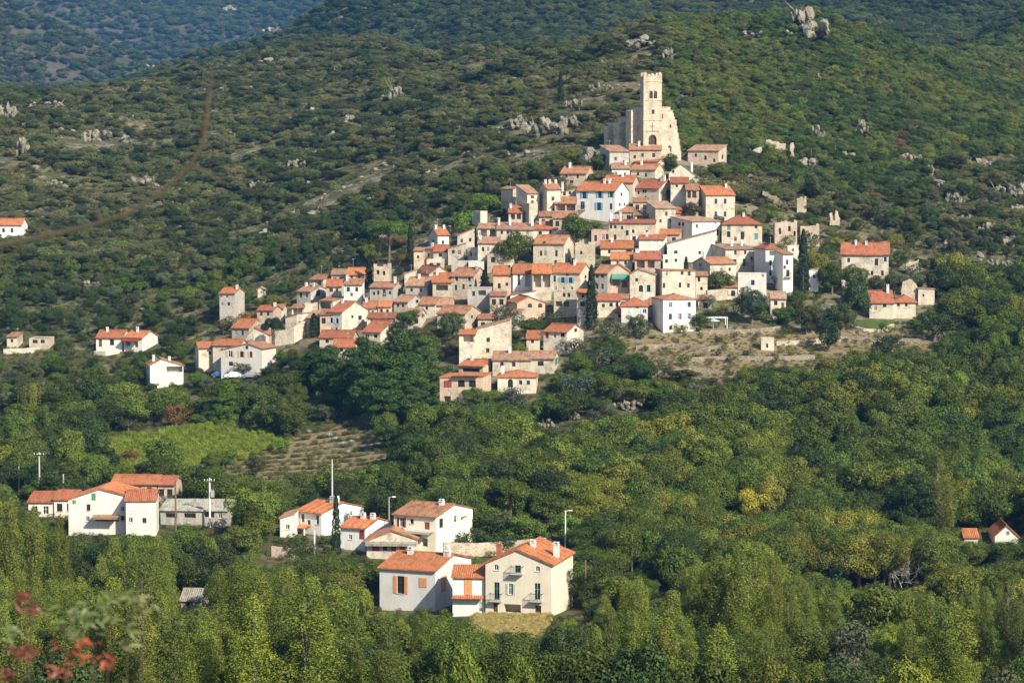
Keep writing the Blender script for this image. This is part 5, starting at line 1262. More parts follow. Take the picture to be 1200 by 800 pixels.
def mk_pine(seed, umb):
    rng = np.random.default_rng(seed); bl = []
    if umb:
        for i in range(30):
            a = rng.uniform(0, 2 * math.pi); f = rng.uniform(0, 1) ** .5 * 3.4; r = rng.uniform(.9, 1.4)
            f *= 1.15; bl.append((math.cos(a) * f, math.sin(a) * f, 7.4 - f * f * .075 + rng.uniform(-.5, .5), r, r, r * .55))
        H, Rr, top = 9.0, 4.5, 6.8
    else:
        for i in range(105):
            t = rng.uniform(.02, 1); a = rng.uniform(0, 2 * math.pi); f = (3.6 * (1 - t) ** .62 + .3) * rng.uniform(.3, 1); r = rng.uniform(.75, 1.3) * (1.2 - .5 * t)
            bl.append((math.cos(a) * f, math.sin(a) * f, 1 + t * 11.3, r, r, r * .62))
        H, Rr, top = 13.0, 4.0, 12
    c, nn = blob_points(bl, 430, rng, .6, 1.08)
    return leaf_quads(c, nn, .3, rng, .45, .42, .3), limbs(rng, H, top, .24, [b[:3] for b in bl[:12]]), H, Rr
for sd in range(2):
    V, t, H, Rr = mk_pine(250 + sd, True); reg('umbrella', V, t, H, Rr)
for sd in range(3):
    V, t, H, Rr = mk_pine(260 + sd, False); reg('pine', V, t, H, Rr)
def mk_willow(seed):
    rng = np.random.default_rng(seed); C = []; Nn = []
    for i in range(230):
        a = rng.uniform(0, 2 * math.pi); f = rng.uniform(0, 1) ** .5 * 3.6; z = 7.6 - f * f * .16; L = rng.uniform(1.5, 4.4)
        k = int(L * 9); t = np.linspace(0, 1, k); sway = rng.normal(0, .15, 2)
        C.append(np.stack([math.cos(a) * f + t * sway[0] + rng.normal(0, .07, k), math.sin(a) * f + t * sway[1] + rng.normal(0, .07, k), z - t * L], 1)); Nn.append(np.tile([math.cos(a), math.sin(a), .5], (k, 1)))
    c = np.concatenate(C); nn = np.concatenate(Nn); m_ = c[:, 2] > .3
    return leaf_quads(c[m_], nn[m_], .34, rng, .6, .5), limbs(rng, 8, 6, .3, [(2, 0, 6.5), (-2, .5, 6.6), (.5, 2, 6.4), (0, -2, 6.5)])
V, t = mk_willow(280); reg('willow', V, t, 8.0, 3.8)
def mk_bare(seed):
    rng = np.random.default_rng(seed); mb = MB()
    def br(p, d, L, r, lv):
        q = p + d * L; mid = p.lerp(q, .5) + Vector(rng.normal(0, L * .06, 3)); mb.tube([p, mid, q], [r, r * .8, r * .6], 5, cap=False)
        if lv == 0: return
        for i in range(3 if lv > 1 else 4):
            nd = (d + Vector(rng.normal(0, .42, 3))); nd.z += .1; nd.normalize(); br(p.lerp(q, rng.uniform(.55, 1)), nd, L * rng.uniform(.55, .8), r * .58, lv - 1)
    for i in range(5):
        a = rng.uniform(0, 6.28); br(Vector((math.cos(a) * .3, math.sin(a) * .3, -.5)), Vector((math.cos(a) * .35, math.sin(a) * .35, 1)).normalized(), 3.0, .13, 4)
    return mb.mesh('branches', 'palebark')
BARE = [mk_bare(300), mk_bare(301)]

CROWN = {k: [np_mesh(k + '_crown', v[0], 'leaf', v[4]) for v in l] for k, l in PROTO.items()}
for l in PROTO.values():
    for v in l: v[1].name = 'trunk'
NAME = {'oak': 'oak_tree', 'fine': 'oak_tree', 'olive': 'olive_tree', 'shrub': 'bush', 'poplar': 'poplar_tree', 'cypress': 'cypress_tree', 'pine': 'pine_tree', 'umbrella': 'umbrella_pine', 'willow': 'willow_tree'}
CATN = {'shrub': 'bush'}
def plant(kind, G, H, Rr, col, label, group=None, seed=None, parts=True):
    i = int(RNG.integers(0, len(PROTO[kind]))); _, tr, H0, R0, _n = PROTO[kind][i]
    z = min(G.z, h1(G.x, G.y))
    j = RNG.uniform(.88, 1.12, 3) * RNG.uniform(.72, 1.3)
    col = (col[0] * j[0], col[1] * j[1] ** .5 * j[0] ** .5, col[2] * j[2], 1)
    rz = float(RNG.uniform(0, 6.28)); sc = (Rr / R0, Rr / R0, H / H0)
    if not parts:
        o = bpy.data.objects.new(NAME[kind], CROWN[kind][i]); COL.objects.link(o); o.location = (G.x, G.y, z); o.rotation_euler = (0, 0, rz); o.scale = sc; o.color = col
        tag(o, label, CATN.get(kind, 'tree'), group); return o
    r = empty(NAME[kind], (G.x, G.y, z), rz, sc); tag(r, label, CATN.get(kind, 'tree'), group)
    t = bpy.data.objects.new('trunk', tr); COL.objects.link(t); t.parent = r
    c = bpy.data.objects.new('crown', CROWN[kind][i]); COL.objects.link(c); c.parent = r; c.color = col
    return r
def T(kind, px, py, hpx, rpx, col, label, group=None, Y=None, foot=True):
    G = at(px, py, Y) if Y else ground(px, py); s = F / G.y
    o = plant(kind, G, hpx / s, rpx / s, col, label, group)
    EXPL.append((px, py, hpx, rpx, G.y)); CLEAR.append((px - rpx * .6, px + rpx * .6, py - hpx, py - hpx * .5, G.y - 1))

    if foot: TF.append((G.x, G.y, rpx / s * .75))
    return o
EXPL = []; TF = []
DK = (.042, .068, .018); MD = (.08, .118, .019); LT = (.12, .16, .023); YG_ = (.165, .175, .026); OL = (.105, .118, .06); PN = (.068, .118, .026); BR = (.115, .20, .026); CYP = (.016, .034, .012); BN = (.14, .11, .05); AU = (.20, .12, .03); GO = (.42, .38, .045); TL = (.05, .115, .085); RD = (.14, .06, .035)
POP = (.155, .19, .026)
T('cypress',693,387,76,8,CYP,'very tall slim cypress in the middle of the village front')
T('cypress',568,350,34,7,CYP,'short pointed cypress before the orange stone house')
T('cypress',941,343,74,8,CYP,'tall dark cypress at the right end of the village')
T('cypress',657,120,36,4,CYP,'lone cypress high on the hillside left of the bell tower')
T('cypress',394,652,76,6,CYP,'column shaped cypress between the valley white houses')
T('cypress',481,308,46,5,CYP,'dark cypress beside the umbrella pine crown')
T('cypress',432,338,38,5,CYP,'cypress behind the two tier house')
T('cypress',804,317,17,3,CYP,'small cypress on the low white terrace')
T('cypress',368,395,28,7,(.03,.06,.02),'stout dark conifer before the peach house of the left arm')
T('oak',602,314,44,23,MD,'broad dark tree in the middle of the upper left houses')
T('oak',676,288,40,19,MD,'round tree beneath the blue shuttered house')
T('umbrella',456,308,54,29,BR,'bright green umbrella pine above the left arm of the village')
T('shrub',543,272,27,14,BR,'bright green bush at the upper left edge of the houses')
T('oak',568,252,30,19,BR,'bright green round tree by the upper left end of the village')
T('oak',438,312,36,13,LT,'light tree under the umbrella pine')
T('olive',470,314,20,9,AU,'orange tinted tree beside the dark cypress')
T('olive',290,388,26,15,AU,'autumn orange tree above the stepped orange roof')
T('umbrella',320,418,50,15,(.028,.06,.022),'dark parasol shaped pine by the lit house end')
for q in ((468,478,96,40,'tallest pine of the dark group under the left arm'),(438,488,92,36,'broad pine at the left of the dark group'),(410,476,70,30,'short leaning pine at the front left of the dark group'),(497,462,72,28,'pine at the right end of the dark group'),(487,492,64,30,'low front pine of the dark group'),(388,462,60,26,'small pine left of the dark group'),(425,462,70,28,'pine behind the broad one of the dark group'),(482,455,72,30,'upper pine of the dark group near the blank stone house'),(365,455,46,24,'leftmost pine of the dark group'),(455,500,70,32,'dense front pine in the middle of the dark group')):
    T('pine',*q[:4],PN,q[4],'dark pines under the left arm')
T('oak',881,380,46,20,(.045,.075,.04),'grey green round tree before the white terrace house')
T('oak',845,345,32,19,MD,'dense round tree in front of the cream brown roofed house')
T('shrub',868,372,26,11,BR,'bright green climber bush under the dense round tree')
T('oak',250,552,26,14,MD,'tree at the left end of the dry earth field')
T('olive',330,530,20,13,BR,'bright bush between the vine rows and the dry field')
T('olive',350,575,26,18,MD,'tree at the lower edge of the dry earth field')
T('oak',300,560,30,15,(.10,.11,.04),'olive tinted tree before the dry earth field')
T('olive',152,545,22,14,AU,'reddish bush left of the vine rows')
T('fine',1178,672,44,26,MD,'tree hiding the wall of the white gable in the right wood')
T('fine',1138,670,40,22,LT,'tree hiding the wall of the orange roofed house in the right wood')
T('fine',1205,672,52,22,DK,'dark tree at the right border of the wood')
T('poplar',42,744,154,22,POP,'tall poplar in front of the red roofs at the left')
T('poplar',72,744,146,20,POP,'poplar between the red roofs and the large white valley house')
T('poplar',14,746,164,24,POP,'tallest poplar at the left border of the belt')
T('oak',1002,378,58,21,(.04,.07,.025),'tall dark tree left of the lawn house')
T('olive',971,412,42,19,(.035,.06,.03),'dark round bush tree on the dry terraces')
T('oak',955,338,54,15,YG_,'yellow green tree right of the tall dark cypress')
T('oak',975,345,42,18,MD,'tree under the long red roof of the farm')
T('oak',1010,330,30,18,LT,'leafy tree in front of the farm house wall')
T('oak',945,392,40,18,(.07,.085,.03),'olive brown tree below the tall dark cypress')
T('oak',920,382,28,14,MD,'small tree beside the little beige roofed house')
T('shrub',912,338,16,10,LT,'clipped hedge bush in front of the tall white house')
T('oak',1048,345,30,14,(.06,.08,.03),'tree beside the white farm wall')
T('olive',1095,400,40,26,DK,'dark wide tree at the right edge of the lawn')
T('oak',810,262,29,12,(.085,.08,.035),'brownish tree left of the house with lavender shutters')
T('oak',788,238,20,9,MD,'small tree by the open loggia house')
T('oak',787,202,24,11,MD,'tree at the foot of the church west wall')
T('olive',768,238,14,7,LT,'bush on the terrace of the deep red hipped house')
T('olive',784,272,16,6,MD,'small dark tree beside the cream brown roofed cottage')
T('shrub',736,252,15,10,LT,'garden bush right of the blue shuttered house')
T('shrub',752,258,12,9,MD,'garden bush above the long dark window')
T('olive',716,402,30,24,OL,'grey olive tree right of the lit orange gable')
T('olive',752,398,22,14,OL,'olive tree before the hipped white house')
T('olive',700,438,34,22,OL,'olive tree below the cream house with the orange roof')
T('olive',672,418,24,20,OL,'olive tree in front of the lit orange gable')
T('olive',672,470,36,24,(.05,.075,.045),'broad olive tree right of the sand coloured villa')
T('oak',754,452,34,17,DK,'rounded dark oak on the slope below the white house')
T('willow',39,492,46,20,(.15,.16,.03),'yellow green weeping willow at the left of the slope')
T('pine',264,498,56,19,BR,'bright green conifer in the gardens left of the dark pines')
T('olive',206,500,30,22,AU,'orange yellow bushy tree left of the bright conifer')
T('fine',886,620,56,27,GO,'bright yellow autumn tree in the wood',foot=False)
T('olive',978,688,46,32,TL,'blue green rounded bush tree in the right wood')
T('olive',548,648,28,22,(.04,.075,.022),'dense hedge tree right of the cream balcony house')
T('olive',585,648,26,24,(.04,.075,.022),'wide hedge tree above the foreground gable house')
T('shrub',350,640,16,16,MD,'clipped hedge left half before the lit gable house')
T('shrub',378,641,16,14,MD,'clipped hedge right half before the lit gable house')
T('poplar',866,800,160,30,POP,'tall pale poplar standing highest at the lower right')
T('poplar',905,800,150,20,POP,'slim poplar next to the tallest poplar at the lower right')
T('poplar',1182,800,130,24,(.115,.14,.03),'yellowish poplar at the lower right corner')
T('olive',985,800,82,42,OL,'grey green willow like tree at the bottom right')
T('oak',1030,762,90,40,LT,'light leafy tree right of the blue green bush')
T('pine',1072,640,90,38,(.04,.072,.02),'great dark oak like tree above the bare branches')
T('olive',1040,420,30,24,DK,'dark tree under the pale kerb wall')
T('oak',1010,600,70,32,LT,'light tree with pale branches in the right wood')
T('poplar',1100,640,110,24,YG_,'yellowish tall tree in the right wood')
T('olive',1118,388,30,20,(.045,.07,.04),'grey dark tree right of the pale gable ruin')
T('umbrella',598,615,60,34,MD,'domed tree behind the hedge of the cream balcony house')
T('olive',590,392,40,22,(.12,.11,.07),'grey brown tree left of the peach gable house')
T('oak',620,392,22,18,MD,'green tree under the peach gable house')
T('olive',646,385,22,16,(.09,.10,.05),'grey tree before the rough stone house')
T('oak',745,392,26,14,MD,'tree at the corner of the hipped white house')
T('shrub',830,362,18,11,OL,'pale bush beside the annex of the old stone house')
T('oak',820,388,24,12,MD,'tree right of the three storey white house')
T('shrub',797,390,12,12,MD,'climbing bush at the base of the three storey white house')
T('oak',1000,346,42,17,MD,'tree hiding the left half of the long red farm roof')
T('oak',1025,345,26,13,(.09,.10,.035),'olive tinted tree at the base of the farm house')
T('oak',985,392,40,18,(.06,.09,.03),'tree left of the lawn')
T('oak',930,368,30,14,MD,'tree between the tall dark cypress and the little beige roof')
T('shrub',910,190,18,14,(.15,.16,.04),'yellowish creeper covering the castle ruin')
T('oak',905,200,26,16,LT,'tree below the creeper covered castle ruin')
T('olive',934,228,22,9,LT,'bush growing on the crumbling wall')
T('oak',956,238,34,16,(.075,.10,.035),'tree right of the crumbling wall')
T('shrub',924,290,18,12,MD,'bush in front of the broad pink ruin')
T('shrub',950,288,20,14,DK,'dark bush before the low pink wall')
T('oak',905,240,26,16,MD,'tree by the grey sloping wall')
T('shrub',1070,322,16,13,OL,'scrub beside the lone wall fragment')
T('oak',1066,345,24,15,(.09,.10,.04),'tree above the lawn house roofs')
T('oak',870,215,26,14,MD,'tree between the pink ruin house and the castle')
T('oak',845,212,22,13,LT,'tree below the half ruined pink house')
T('oak',700,200,22,12,MD,'tree right of the detached stone house')
T('olive',285,440,18,12,DK,'dark tree before the peach shuttered gable house')
T('oak',460,400,26,16,DK,'dark tree right of the broad red roof')
T('oak',480,385,26,16,MD,'tree below the faded roof beside the umbrella pines')
T('oak',530,400,40,17,(.07,.10,.035),'tree left of the open orange roofed porch')
T('oak',610,420,18,12,LT,'light bush over the long brown roof')
T('oak',560,480,30,17,MD,'tree at the foot of the sand coloured villa')
T('olive',600,482,32,20,OL,'grey olive before the low right wing of the villa')
for q, (px, py) in enumerate(((1030, 690), (1056, 694))):
    G = ground(px, py); s = F / G.y; r = empty('bare_tree', G, q * 1.7, (1.05, 1.05, 1.0)); tag(r, ['leafless pale branched tree in the right wood', 'second leafless tree with grey twigs in the right wood'][q], 'tree', 'bare trees in the right wood')
    o = bpy.data.objects.new('branches', BARE[q]); COL.objects.link(o); o.parent = r
    s0 = 66 / s / 8.5; r.scale = (s0, s0, s0); EXPL.append((px, py, 66, 26, G.y)); CLEAR.append((px-24, px+24, py-66, py-14, G.y - 3))

# ------------------------------------------------------------------ regions of the photo
def inpoly(px, py, poly):
    px, py = np.asarray(px), np.asarray(py); c = np.zeros(px.shape, bool); n = len(poly)
    for i in range(n):
        (x1, y1), (x2, y2) = poly[i], poly[(i + 1) % n]
        if y1 == y2: continue
        k = ((y1 > py) != (y2 > py)) & (px < (x2 - x1) * (py - y1) / (y2 - y1) + x1); c ^= k
    return c
VILLAGE = [(215,400),(330,342),(430,305),(560,255),(650,200),(716,165),(800,165),(880,200),(960,265),(1070,285),(1105,350),(1075,392),(930,392),(820,392),(740,398),(690,412),(640,440),(510,482),(450,412),(380,412),(330,418),(260,442)]
DRY = [(728,396),(820,388),(1000,380),(1085,392),(1090,414),(1000,422),(960,434),(870,446),(760,448),(738,425)]
FIELD = [(240,562),(300,532),(350,512),(395,500),(450,515),(455,560),(400,582),(330,585),(265,590)]
CROP = [(60,530),(160,512),(262,502),(318,508),(318,528),(240,556),(150,560),(110,548)]
MEADOW = [(556,716),(645,718),(650,748),(548,748)]
LAWN = [(992,374),(1048,374),(1050,384),(1030,388),(1000,386)]
AGAVE = [(372,505),(448,505),(450,530),(375,530)]
TOPX = [0,70,86,186,200,330,345,430,440,530,556,640,652,690,720,800,830,900,960,1040,1120,1200]
TOPY = [578,590,622,622,640,648,664,690,700,708,738,738,708,694,682,664,645,640,684,692,692,684]

cl = np.array(CLEAR); ft = np.array(FOOT + [(x, y, r) for x, y, r in TF])
def blocked(px, py, hp, rp, Y):
    b = np.zeros(len(px), bool)
    for x0, x1, y0, y1, Yc in cl:
        b |= (px + rp * .85 > x0) & (px - rp * .85 < x1) & (py - hp < y1) & (py > y0) & (Y < Yc)
    return b
def on_foot(X, Y, extra=0.0):
    b = np.zeros(len(X), bool)
    for x, y, r in ft: b |= (X - x) ** 2 + (Y - y) ** 2 < (r + extra) ** 2
    return b
def hidden(X, Y, Z):
    """plants whose top no sight line reaches over the terrain"""
    hdn = np.zeros(len(X), bool)
    for t in np.linspace(.25, .985, 34): hdn |= hgt(X * t, Y * t) > Z * t + .2
    return hdn
def jitter(y0, y1, sp, umax=.222):
    P = []
    y = y0
    while y < y1:
        x = np.arange(-umax * y - 8, umax * y + 8, sp)
        P.append(np.stack([x + RNG.uniform(-.46, .46, len(x)) * sp, np.full(len(x), y) + RNG.uniform(-.46, .46, len(x)) * sp], 1)); y += sp * .9
    return np.concatenate(P)

# ------------------------------------------------------------------ the wood, tree by tree
P = jitter(206, 760, 5.4); X, Y = P[:, 0], P[:, 1]; Z = hgt(X, Y); px, py = proj(X, Y, Z); S = F / Y
n = len(X); H = np.zeros(n); Rr = np.zeros(n); kind = np.full(n, '', object); colr = np.zeros((n, 3)); zone = np.full(n, '', object)
rnd = RNG.random(n); rn2 = RNG.random(n); clump = fbm(X / 40, Y / 40, 3)
inv = inpoly(px, py, VILLAGE); ind = inpoly(px, py, DRY); inf = inpoly(px, py, FIELD) | inpoly(px, py, CROP) | inpoly(px, py, MEADOW) | inpoly(px, py, LAWN) | inpoly(px, py, AGAVE)
PAL = {'dark': DK, 'mid': MD, 'light': LT, 'yellow': YG_, 'grey': OL, 'pop': POP, 'brown': BN, 'pine': PN}
for i in range(n):
    x, y, Yi = px[i], py[i], Y[i]
    if inf[i]: continue
    fr = y > 722 - 0.0 and Yi < 345
    if fr:
        if RNG.random() < .3: continue
        left = x < 345 or x > 800
        k = 'poplar' if (rn2[i] < (.72 if left else .45)) else ('oak' if rn2[i] < .9 else 'olive')
        top = float(np.interp(x, TOPX, TOPY)) + abs(RNG.normal(0, 1)) * (16 if k == 'poplar' else 40) - 6
        h_ = (y - top) / S[i]
        if h_ < 2.2: continue
        lim = {'poplar': 19 if x < 95 else 15, 'oak': 11, 'olive': 6}[k]
        h_ = min(h_, lim * RNG.uniform(.75, 1.05))
        if k == 'poplar' and h_ < 4.5: k = 'oak'
        H[i] = h_; Rr[i] = {'poplar': np.clip(h_ * RNG.uniform(.18, .27), 1.7, 3.6), 'oak': np.clip(h_ * RNG.uniform(.36, .5), 1.6, 4), 'olive': np.clip(h_ * .55, 1.5, 3)}[k]
        kind[i] = k; c = 'pop' if k == 'poplar' else ('mid' if rnd[i] < .5 else 'light' if rnd[i] < .62 else 'dark')
        if k == 'olive': c = 'grey'
        zone[i] = 'front'
    elif inv[i]:
        if rnd[i] > .8: continue
        kind[i] = 'shrub' if rn2[i] < .5 else 'olive'; H[i] = RNG.uniform(1.8, 3.0) if kind[i] == 'shrub' else RNG.uniform(3, 5.2); Rr[i] = H[i] * RNG.uniform(.5, .65); c = ['mid', 'light', 'dark', 'grey', 'mid', 'grey', 'brown', 'yellow'][int(rnd[i] * 9.9)]; zone[i] = 'village'
    elif ind[i]:
        if rnd[i] > .85: continue
        kind[i] = 'shrub'; H[i] = RNG.uniform(.9, 2.8); Rr[i] = H[i] * .7; c = ['grey', 'brown', 'mid', 'light', 'dark'][int(rn2[i] * 5)]; zone[i] = 'dry'
    elif Yi < 566 or (x > 1080 and Yi < 640):
        if x < 520 and y < 605:
            k = 'oak' if rn2[i] < .5 else 'olive' if rn2[i] < .8 else 'shrub'
            if rnd[i] > .86: continue
        else: k = 'oak' if rn2[i] < .88 else 'olive'
        big = .5 + .5 * np.clip(clump[i] * 2.2 + .3, -1, 1)
        H[i] = {'oak': RNG.uniform(4.4, 8.2) + 2.5 * big, 'olive': RNG.uniform(3, 4.6), 'shrub': RNG.uniform(1.6, 2.8)}[k]
        Rr[i] = {'oak': RNG.uniform(2.3, 4.4) + 1.0 * big, 'olive': RNG.uniform(2.1, 3.0), 'shrub': RNG.uniform(1.1, 1.8)}[k]
        kind[i] = k
        q = rnd[i] + clump[i] * .5
        c = 'dark' if q < .22 else 'mid' if q < .68 else 'light' if q < .93 else 'yellow' if rn2[i] < .9 else 'brown'
        if k == 'olive': c = 'grey' if rnd[i] < .7 else 'mid'
        zone[i] = 'wood' if x > 520 else 'garden'
    else:
        # the slopes beside and above the village
        if x < 700 and Yi < 720:
            if rnd[i] > .62: continue
            k = 'oak' if rn2[i] < .55 else 'olive'
            H[i] = RNG.uniform(3.4, 6.2) if k == 'oak' else RNG.uniform(2.6, 3.8); Rr[i] = H[i] * RNG.uniform(.42, .55); kind[i] = k
            c = 'dark' if clump[i] < -.1 else 'mid' if rnd[i] < .4 else 'grey' if rnd[i] < .55 else 'light'; zone[i] = 'slope'
        elif x > 860 and Yi < 740:
            if rnd[i] > .6: continue
            kind[i] = 'oak' if rn2[i] < .6 else 'olive'; H[i] = RNG.uniform(2.6, 5); Rr[i] = H[i] * RNG.uniform(.45, .6); c = 'dark' if rnd[i] < .2 else 'mid' if rnd[i] < .4 else 'grey'; zone[i] = 'slope'
        else: continue
    colr[i] = PAL[c]; kind[i] = kind[i] + '|' + c
ok = kind != ''
small = (zone == 'village') | (zone == 'dry')
ok &= ~on_foot(X, Y, .6)
for k in (1.0, .75, .55):        # a tree that would hide a house is shorter, or not there
    bl = blocked(px, py, H * S, Rr * S, Y) & ok
    if k > .6: H[bl] *= .74; Rr[bl] *= .85
    else: ok &= ~bl
ok &= ~(blocked(px, py, H * S, Rr * S, Y))
ok &= ~hidden(X, Y, Z + H) & (px > -70) & (px < 1270) & (py - H * S < 806)
idx = np.where(ok)[0]
LAB = {'front': 'in the leafy belt at the bottom', 'wood': 'in the dense wood below the village', 'garden': 'in the groves left of the wood', 'slope': 'on the slope beside the village', 'village': 'between the village houses', 'dry': 'on the dry stone terraces'}
ADJ = {'dark': 'dark green', 'mid': 'mid green', 'light': 'light green', 'yellow': 'yellowish', 'grey': 'grey green', 'pop': 'pale yellow green', 'brown': 'brownish', 'pine': 'dark'}
SHAPE = {'oak': 'round crowned oak', 'olive': 'low olive', 'shrub': 'small bush', 'poplar': 'slender poplar'}
def near_landmark(x, y, z):
    a = 'towards the left' if x < 300 else 'left of the middle' if x < 560 else 'in the middle' if x < 820 else 'right of the middle' if x < 1000 else 'towards the right'
    return a
left_over = []
by = {}
for i in idx: by.setdefault(kind[i].split('|')[0], []).append(i)
for k, l in by.items():
    l.sort(key=lambda i: -(S[i] * Rr[i] * min(1, max(.2, (806 - (py[i] - H[i] * S[i])) / (H[i] * S[i])))))
    cap = {'oak': 270, 'olive': 240, 'shrub': 240, 'poplar': 200}[k]
    for r_, i in enumerate(l):
        if r_ >= cap: left_over.append(i); continue
        c = kind[i].split('|')[1]
        lab = '%s %s %s, %s' % (ADJ[c], SHAPE[k], LAB[zone[i]], near_landmark(px[i], py[i], zone[i]))
        plant('fine' if k == 'oak' and Y[i] < 470 else k, Vector((X[i], Y[i], Z[i])), H[i], Rr[i], tuple(colr[i]), lab, '%ss %s, %s' % (SHAPE[k].replace('bush', 'bushe') if k == 'shrub' else SHAPE[k], LAB[zone[i]], ADJ[c]), parts=k != 'shrub')

# ------------------------------------------------------------------ vegetation nobody could count: instances
def hidden_collection(kind):
    c = bpy.data.collections.new(kind + '_shapes')
    for j, (V, tr, H0, R0, nv) in enumerate(PROTO[kind]):
        me = np_mesh(kind + '_mass', V, 'leaf_inst', nv); o = bpy.data.objects.new('%s_shape_%d' % (kind, j), me); c.objects.link(o)
    return c
def scatter(name, label, cat, X, Y, Z, sc, rz, tint, coll):
    n = len(X)
    me = bpy.data.meshes.new(name); me.vertices.add(n); me.vertices.foreach_set('co', np.stack([X, Y, Z], 1).astype(np.float32).ravel())
    a = me.attributes.new('isc', 'FLOAT_VECTOR', 'POINT'); a.data.foreach_set('vector', np.asarray(sc, np.float32).ravel())
    a = me.attributes.new('irot', 'FLOAT_VECTOR', 'POINT'); a.data.foreach_set('vector', np.stack([0 * rz, 0 * rz, rz], 1).astype(np.float32).ravel())
    a = me.attributes.new('tint', 'FLOAT_COLOR', 'POINT'); a.data.foreach_set('color', np.concatenate([tint, np.ones((n, 1))], 1).astype(np.float32).ravel())
    a = me.attributes.new('pick', 'INT', 'POINT'); a.data.foreach_set('value', RNG.integers(0, len(coll.objects), n).astype(np.int32))
    o = bpy.data.objects.new(name, me); COL.objects.link(o); tag(o, label, cat, None, 'stuff')
    ng = bpy.data.node_groups.new(name, 'GeometryNodeTree')
    ng.interface.new_socket('Geometry', in_out='INPUT', socket_type='NodeSocketGeometry'); ng.interface.new_socket('Geometry', in_out='OUTPUT', socket_type='NodeSocketGeometry')
    gi = ng.nodes.new('NodeGroupInput'); go = ng.nodes.new('NodeGroupOutput')
    ci = ng.nodes.new('GeometryNodeCollectionInfo'); ci.inputs['Collection'].default_value = coll; ci.inputs['Separate Children'].default_value = True; ci.inputs['Reset Children'].default_value = True
    ip = ng.nodes.new('GeometryNodeInstanceOnPoints'); ip.inputs['Pick Instance'].default_value = True
    def attr(nm, t):
        q = ng.nodes.new('GeometryNodeInputNamedAttribute'); q.data_type = t; q.inputs['Name'].default_value = nm
        return [s for s in q.outputs if s.enabled][0]
    L = ng.links.new
    L(gi.outputs[0], ip.inputs['Points']); L(ci.outputs[0], ip.inputs['Instance']); L(attr('pick', 'INT'), ip.inputs['Instance Index'])
    er = ng.nodes.new('FunctionNodeEulerToRotation'); L(attr('irot', 'FLOAT_VECTOR'), er.inputs[0]); L(er.outputs[0], ip.inputs['Rotation'])
    L(attr('isc', 'FLOAT_VECTOR'), ip.inputs['Scale']); L(ip.outputs[0], go.inputs[0])
    md = o.modifiers.new('scatter', 'NODES'); md.node_group = ng
    return o
HC = {k: hidden_collection(k) for k in ('oak', 'shrub')}
def spread(name, label, X, Y, H, Rr, tint, kind, cat='vegetation'):
    H0, R0 = PROTO[kind][0][2], PROTO[kind][0][3]; Z = hgt(X, Y) - .1
    sc = np.stack([Rr / R0, Rr / R0, H / H0], 1)
    return scatter(name, label, cat, X, Y, Z, sc, RNG.uniform(0, 6.28, len(X)), tint * RNG.uniform(.68, 1.38, (len(X), 1)) * RNG.uniform(.92, 1.08, (len(X), 3)), HC[kind])
lo = np.array(left_over, int)
spread('woodland', 'farther and half hidden trees of the wood and slopes', X[lo], Y[lo], H[lo], Rr[lo], colr[lo], 'oak')
# undergrowth in the gaps of the wood and on the near slopes
P = jitter(215, 745, 2.5); X, Y = P[:, 0], P[:, 1]; px, py = proj(X, Y, hgt(X, Y))
inv = inpoly(px, py, VILLAGE); ind = inpoly(px, py, DRY); inf = inpoly(px, py, FIELD) | inpoly(px, py, MEADOW) | inpoly(px, py, LAWN) | inpoly(px, py, CROP)
r1 = RNG.random(len(X)); keep = (~inf) & (~inv | (r1 < .6)) & (~ind | (r1 < .55)) & (r1 < .85)
H = RNG.uniform(.6, 1.5, len(X)); Rr = H * RNG.uniform(.6, .95, len(X)); H[inv] *= .8; H[ind] *= .6; Rr[ind] *= .8
keep &= ~blocked(px, py, H * F / Y, Rr * F / Y, Y) & ~on_foot(X, Y, .3)
keep[keep] &= ~hidden(X[keep], Y[keep], hgt(X[keep], Y[keep]) + H[keep])
pal = np.array([DK, MD, LT, OL, BN, YG_]); ci_ = RNG.choice(6, len(X), p=[.17, .33, .2, .14, .08, .08])
ci_[ind] = RNG.choice([3, 4, 5, 1, 4], ind.sum())
spread('undergrowth', 'low scrub and brambles covering the ground between trees and houses', X[keep], Y[keep], H[keep], Rr[keep], pal[ci_[keep]], 'shrub')
# scrub of the open hillside
P = jitter(690, 1420, 2.9); X, Y = P[:, 0], P[:, 1]; Z = hgt(X, Y); px, py = proj(X, Y, Z)
green = np.where((px > 1085) & (py > 175 + (1200 - px) * .3), 0, 1) * np.clip((px - 720 + 60 * fbm(X / 60, Y / 60, 3)) / 90, 0, 1) * np.clip((Y - 705) / 30, 0, 1)
dens = fbm(X / 22 + 40, Y / 22, 4); r1 = RNG.random(len(X))
keep = np.where(green > .5, r1 < .93, (r1 < .9) & (dens > -.34)) & ~on_foot(X, Y, .5)
Rr = np.where(green > .5, RNG.uniform(1.6, 2.9, len(X)), RNG.uniform(1.0, 2.3, len(X)) * (1 + np.clip(dens, -.3, .5)))
H = Rr * np.where(green > .5, RNG.uniform(1.25, 1.75, len(X)), RNG.uniform(.9, 1.35, len(X)))
keep &= ~blocked(px, py, H * F / Y, Rr * F / Y, Y)
keep[keep] &= ~hidden(X[keep], Y[keep], Z[keep] + H[keep])
cl2 = fbm(X / 35 + 11, Y / 35, 3)
cG = np.array([(.055, .085, .022), (.08, .12, .026), (.105, .15, .03), (.14, .16, .035)]); cM = np.array([(.07, .094, .03), (.112, .14, .042), (.155, .178, .056), (.20, .192, .08)])
qq = np.clip(((RNG.random(len(X)) + cl2 * .9) * 4).astype(int), 0, 3)
tint = np.where((green > .5)[:, None], cG[qq], cM[qq])
rust = ((px - 1058) / 18) ** 2 + ((py - 168) / 18) ** 2 < 1; tint[rust & (RNG.random(len(X)) < .4)] = (.17, .095, .05)
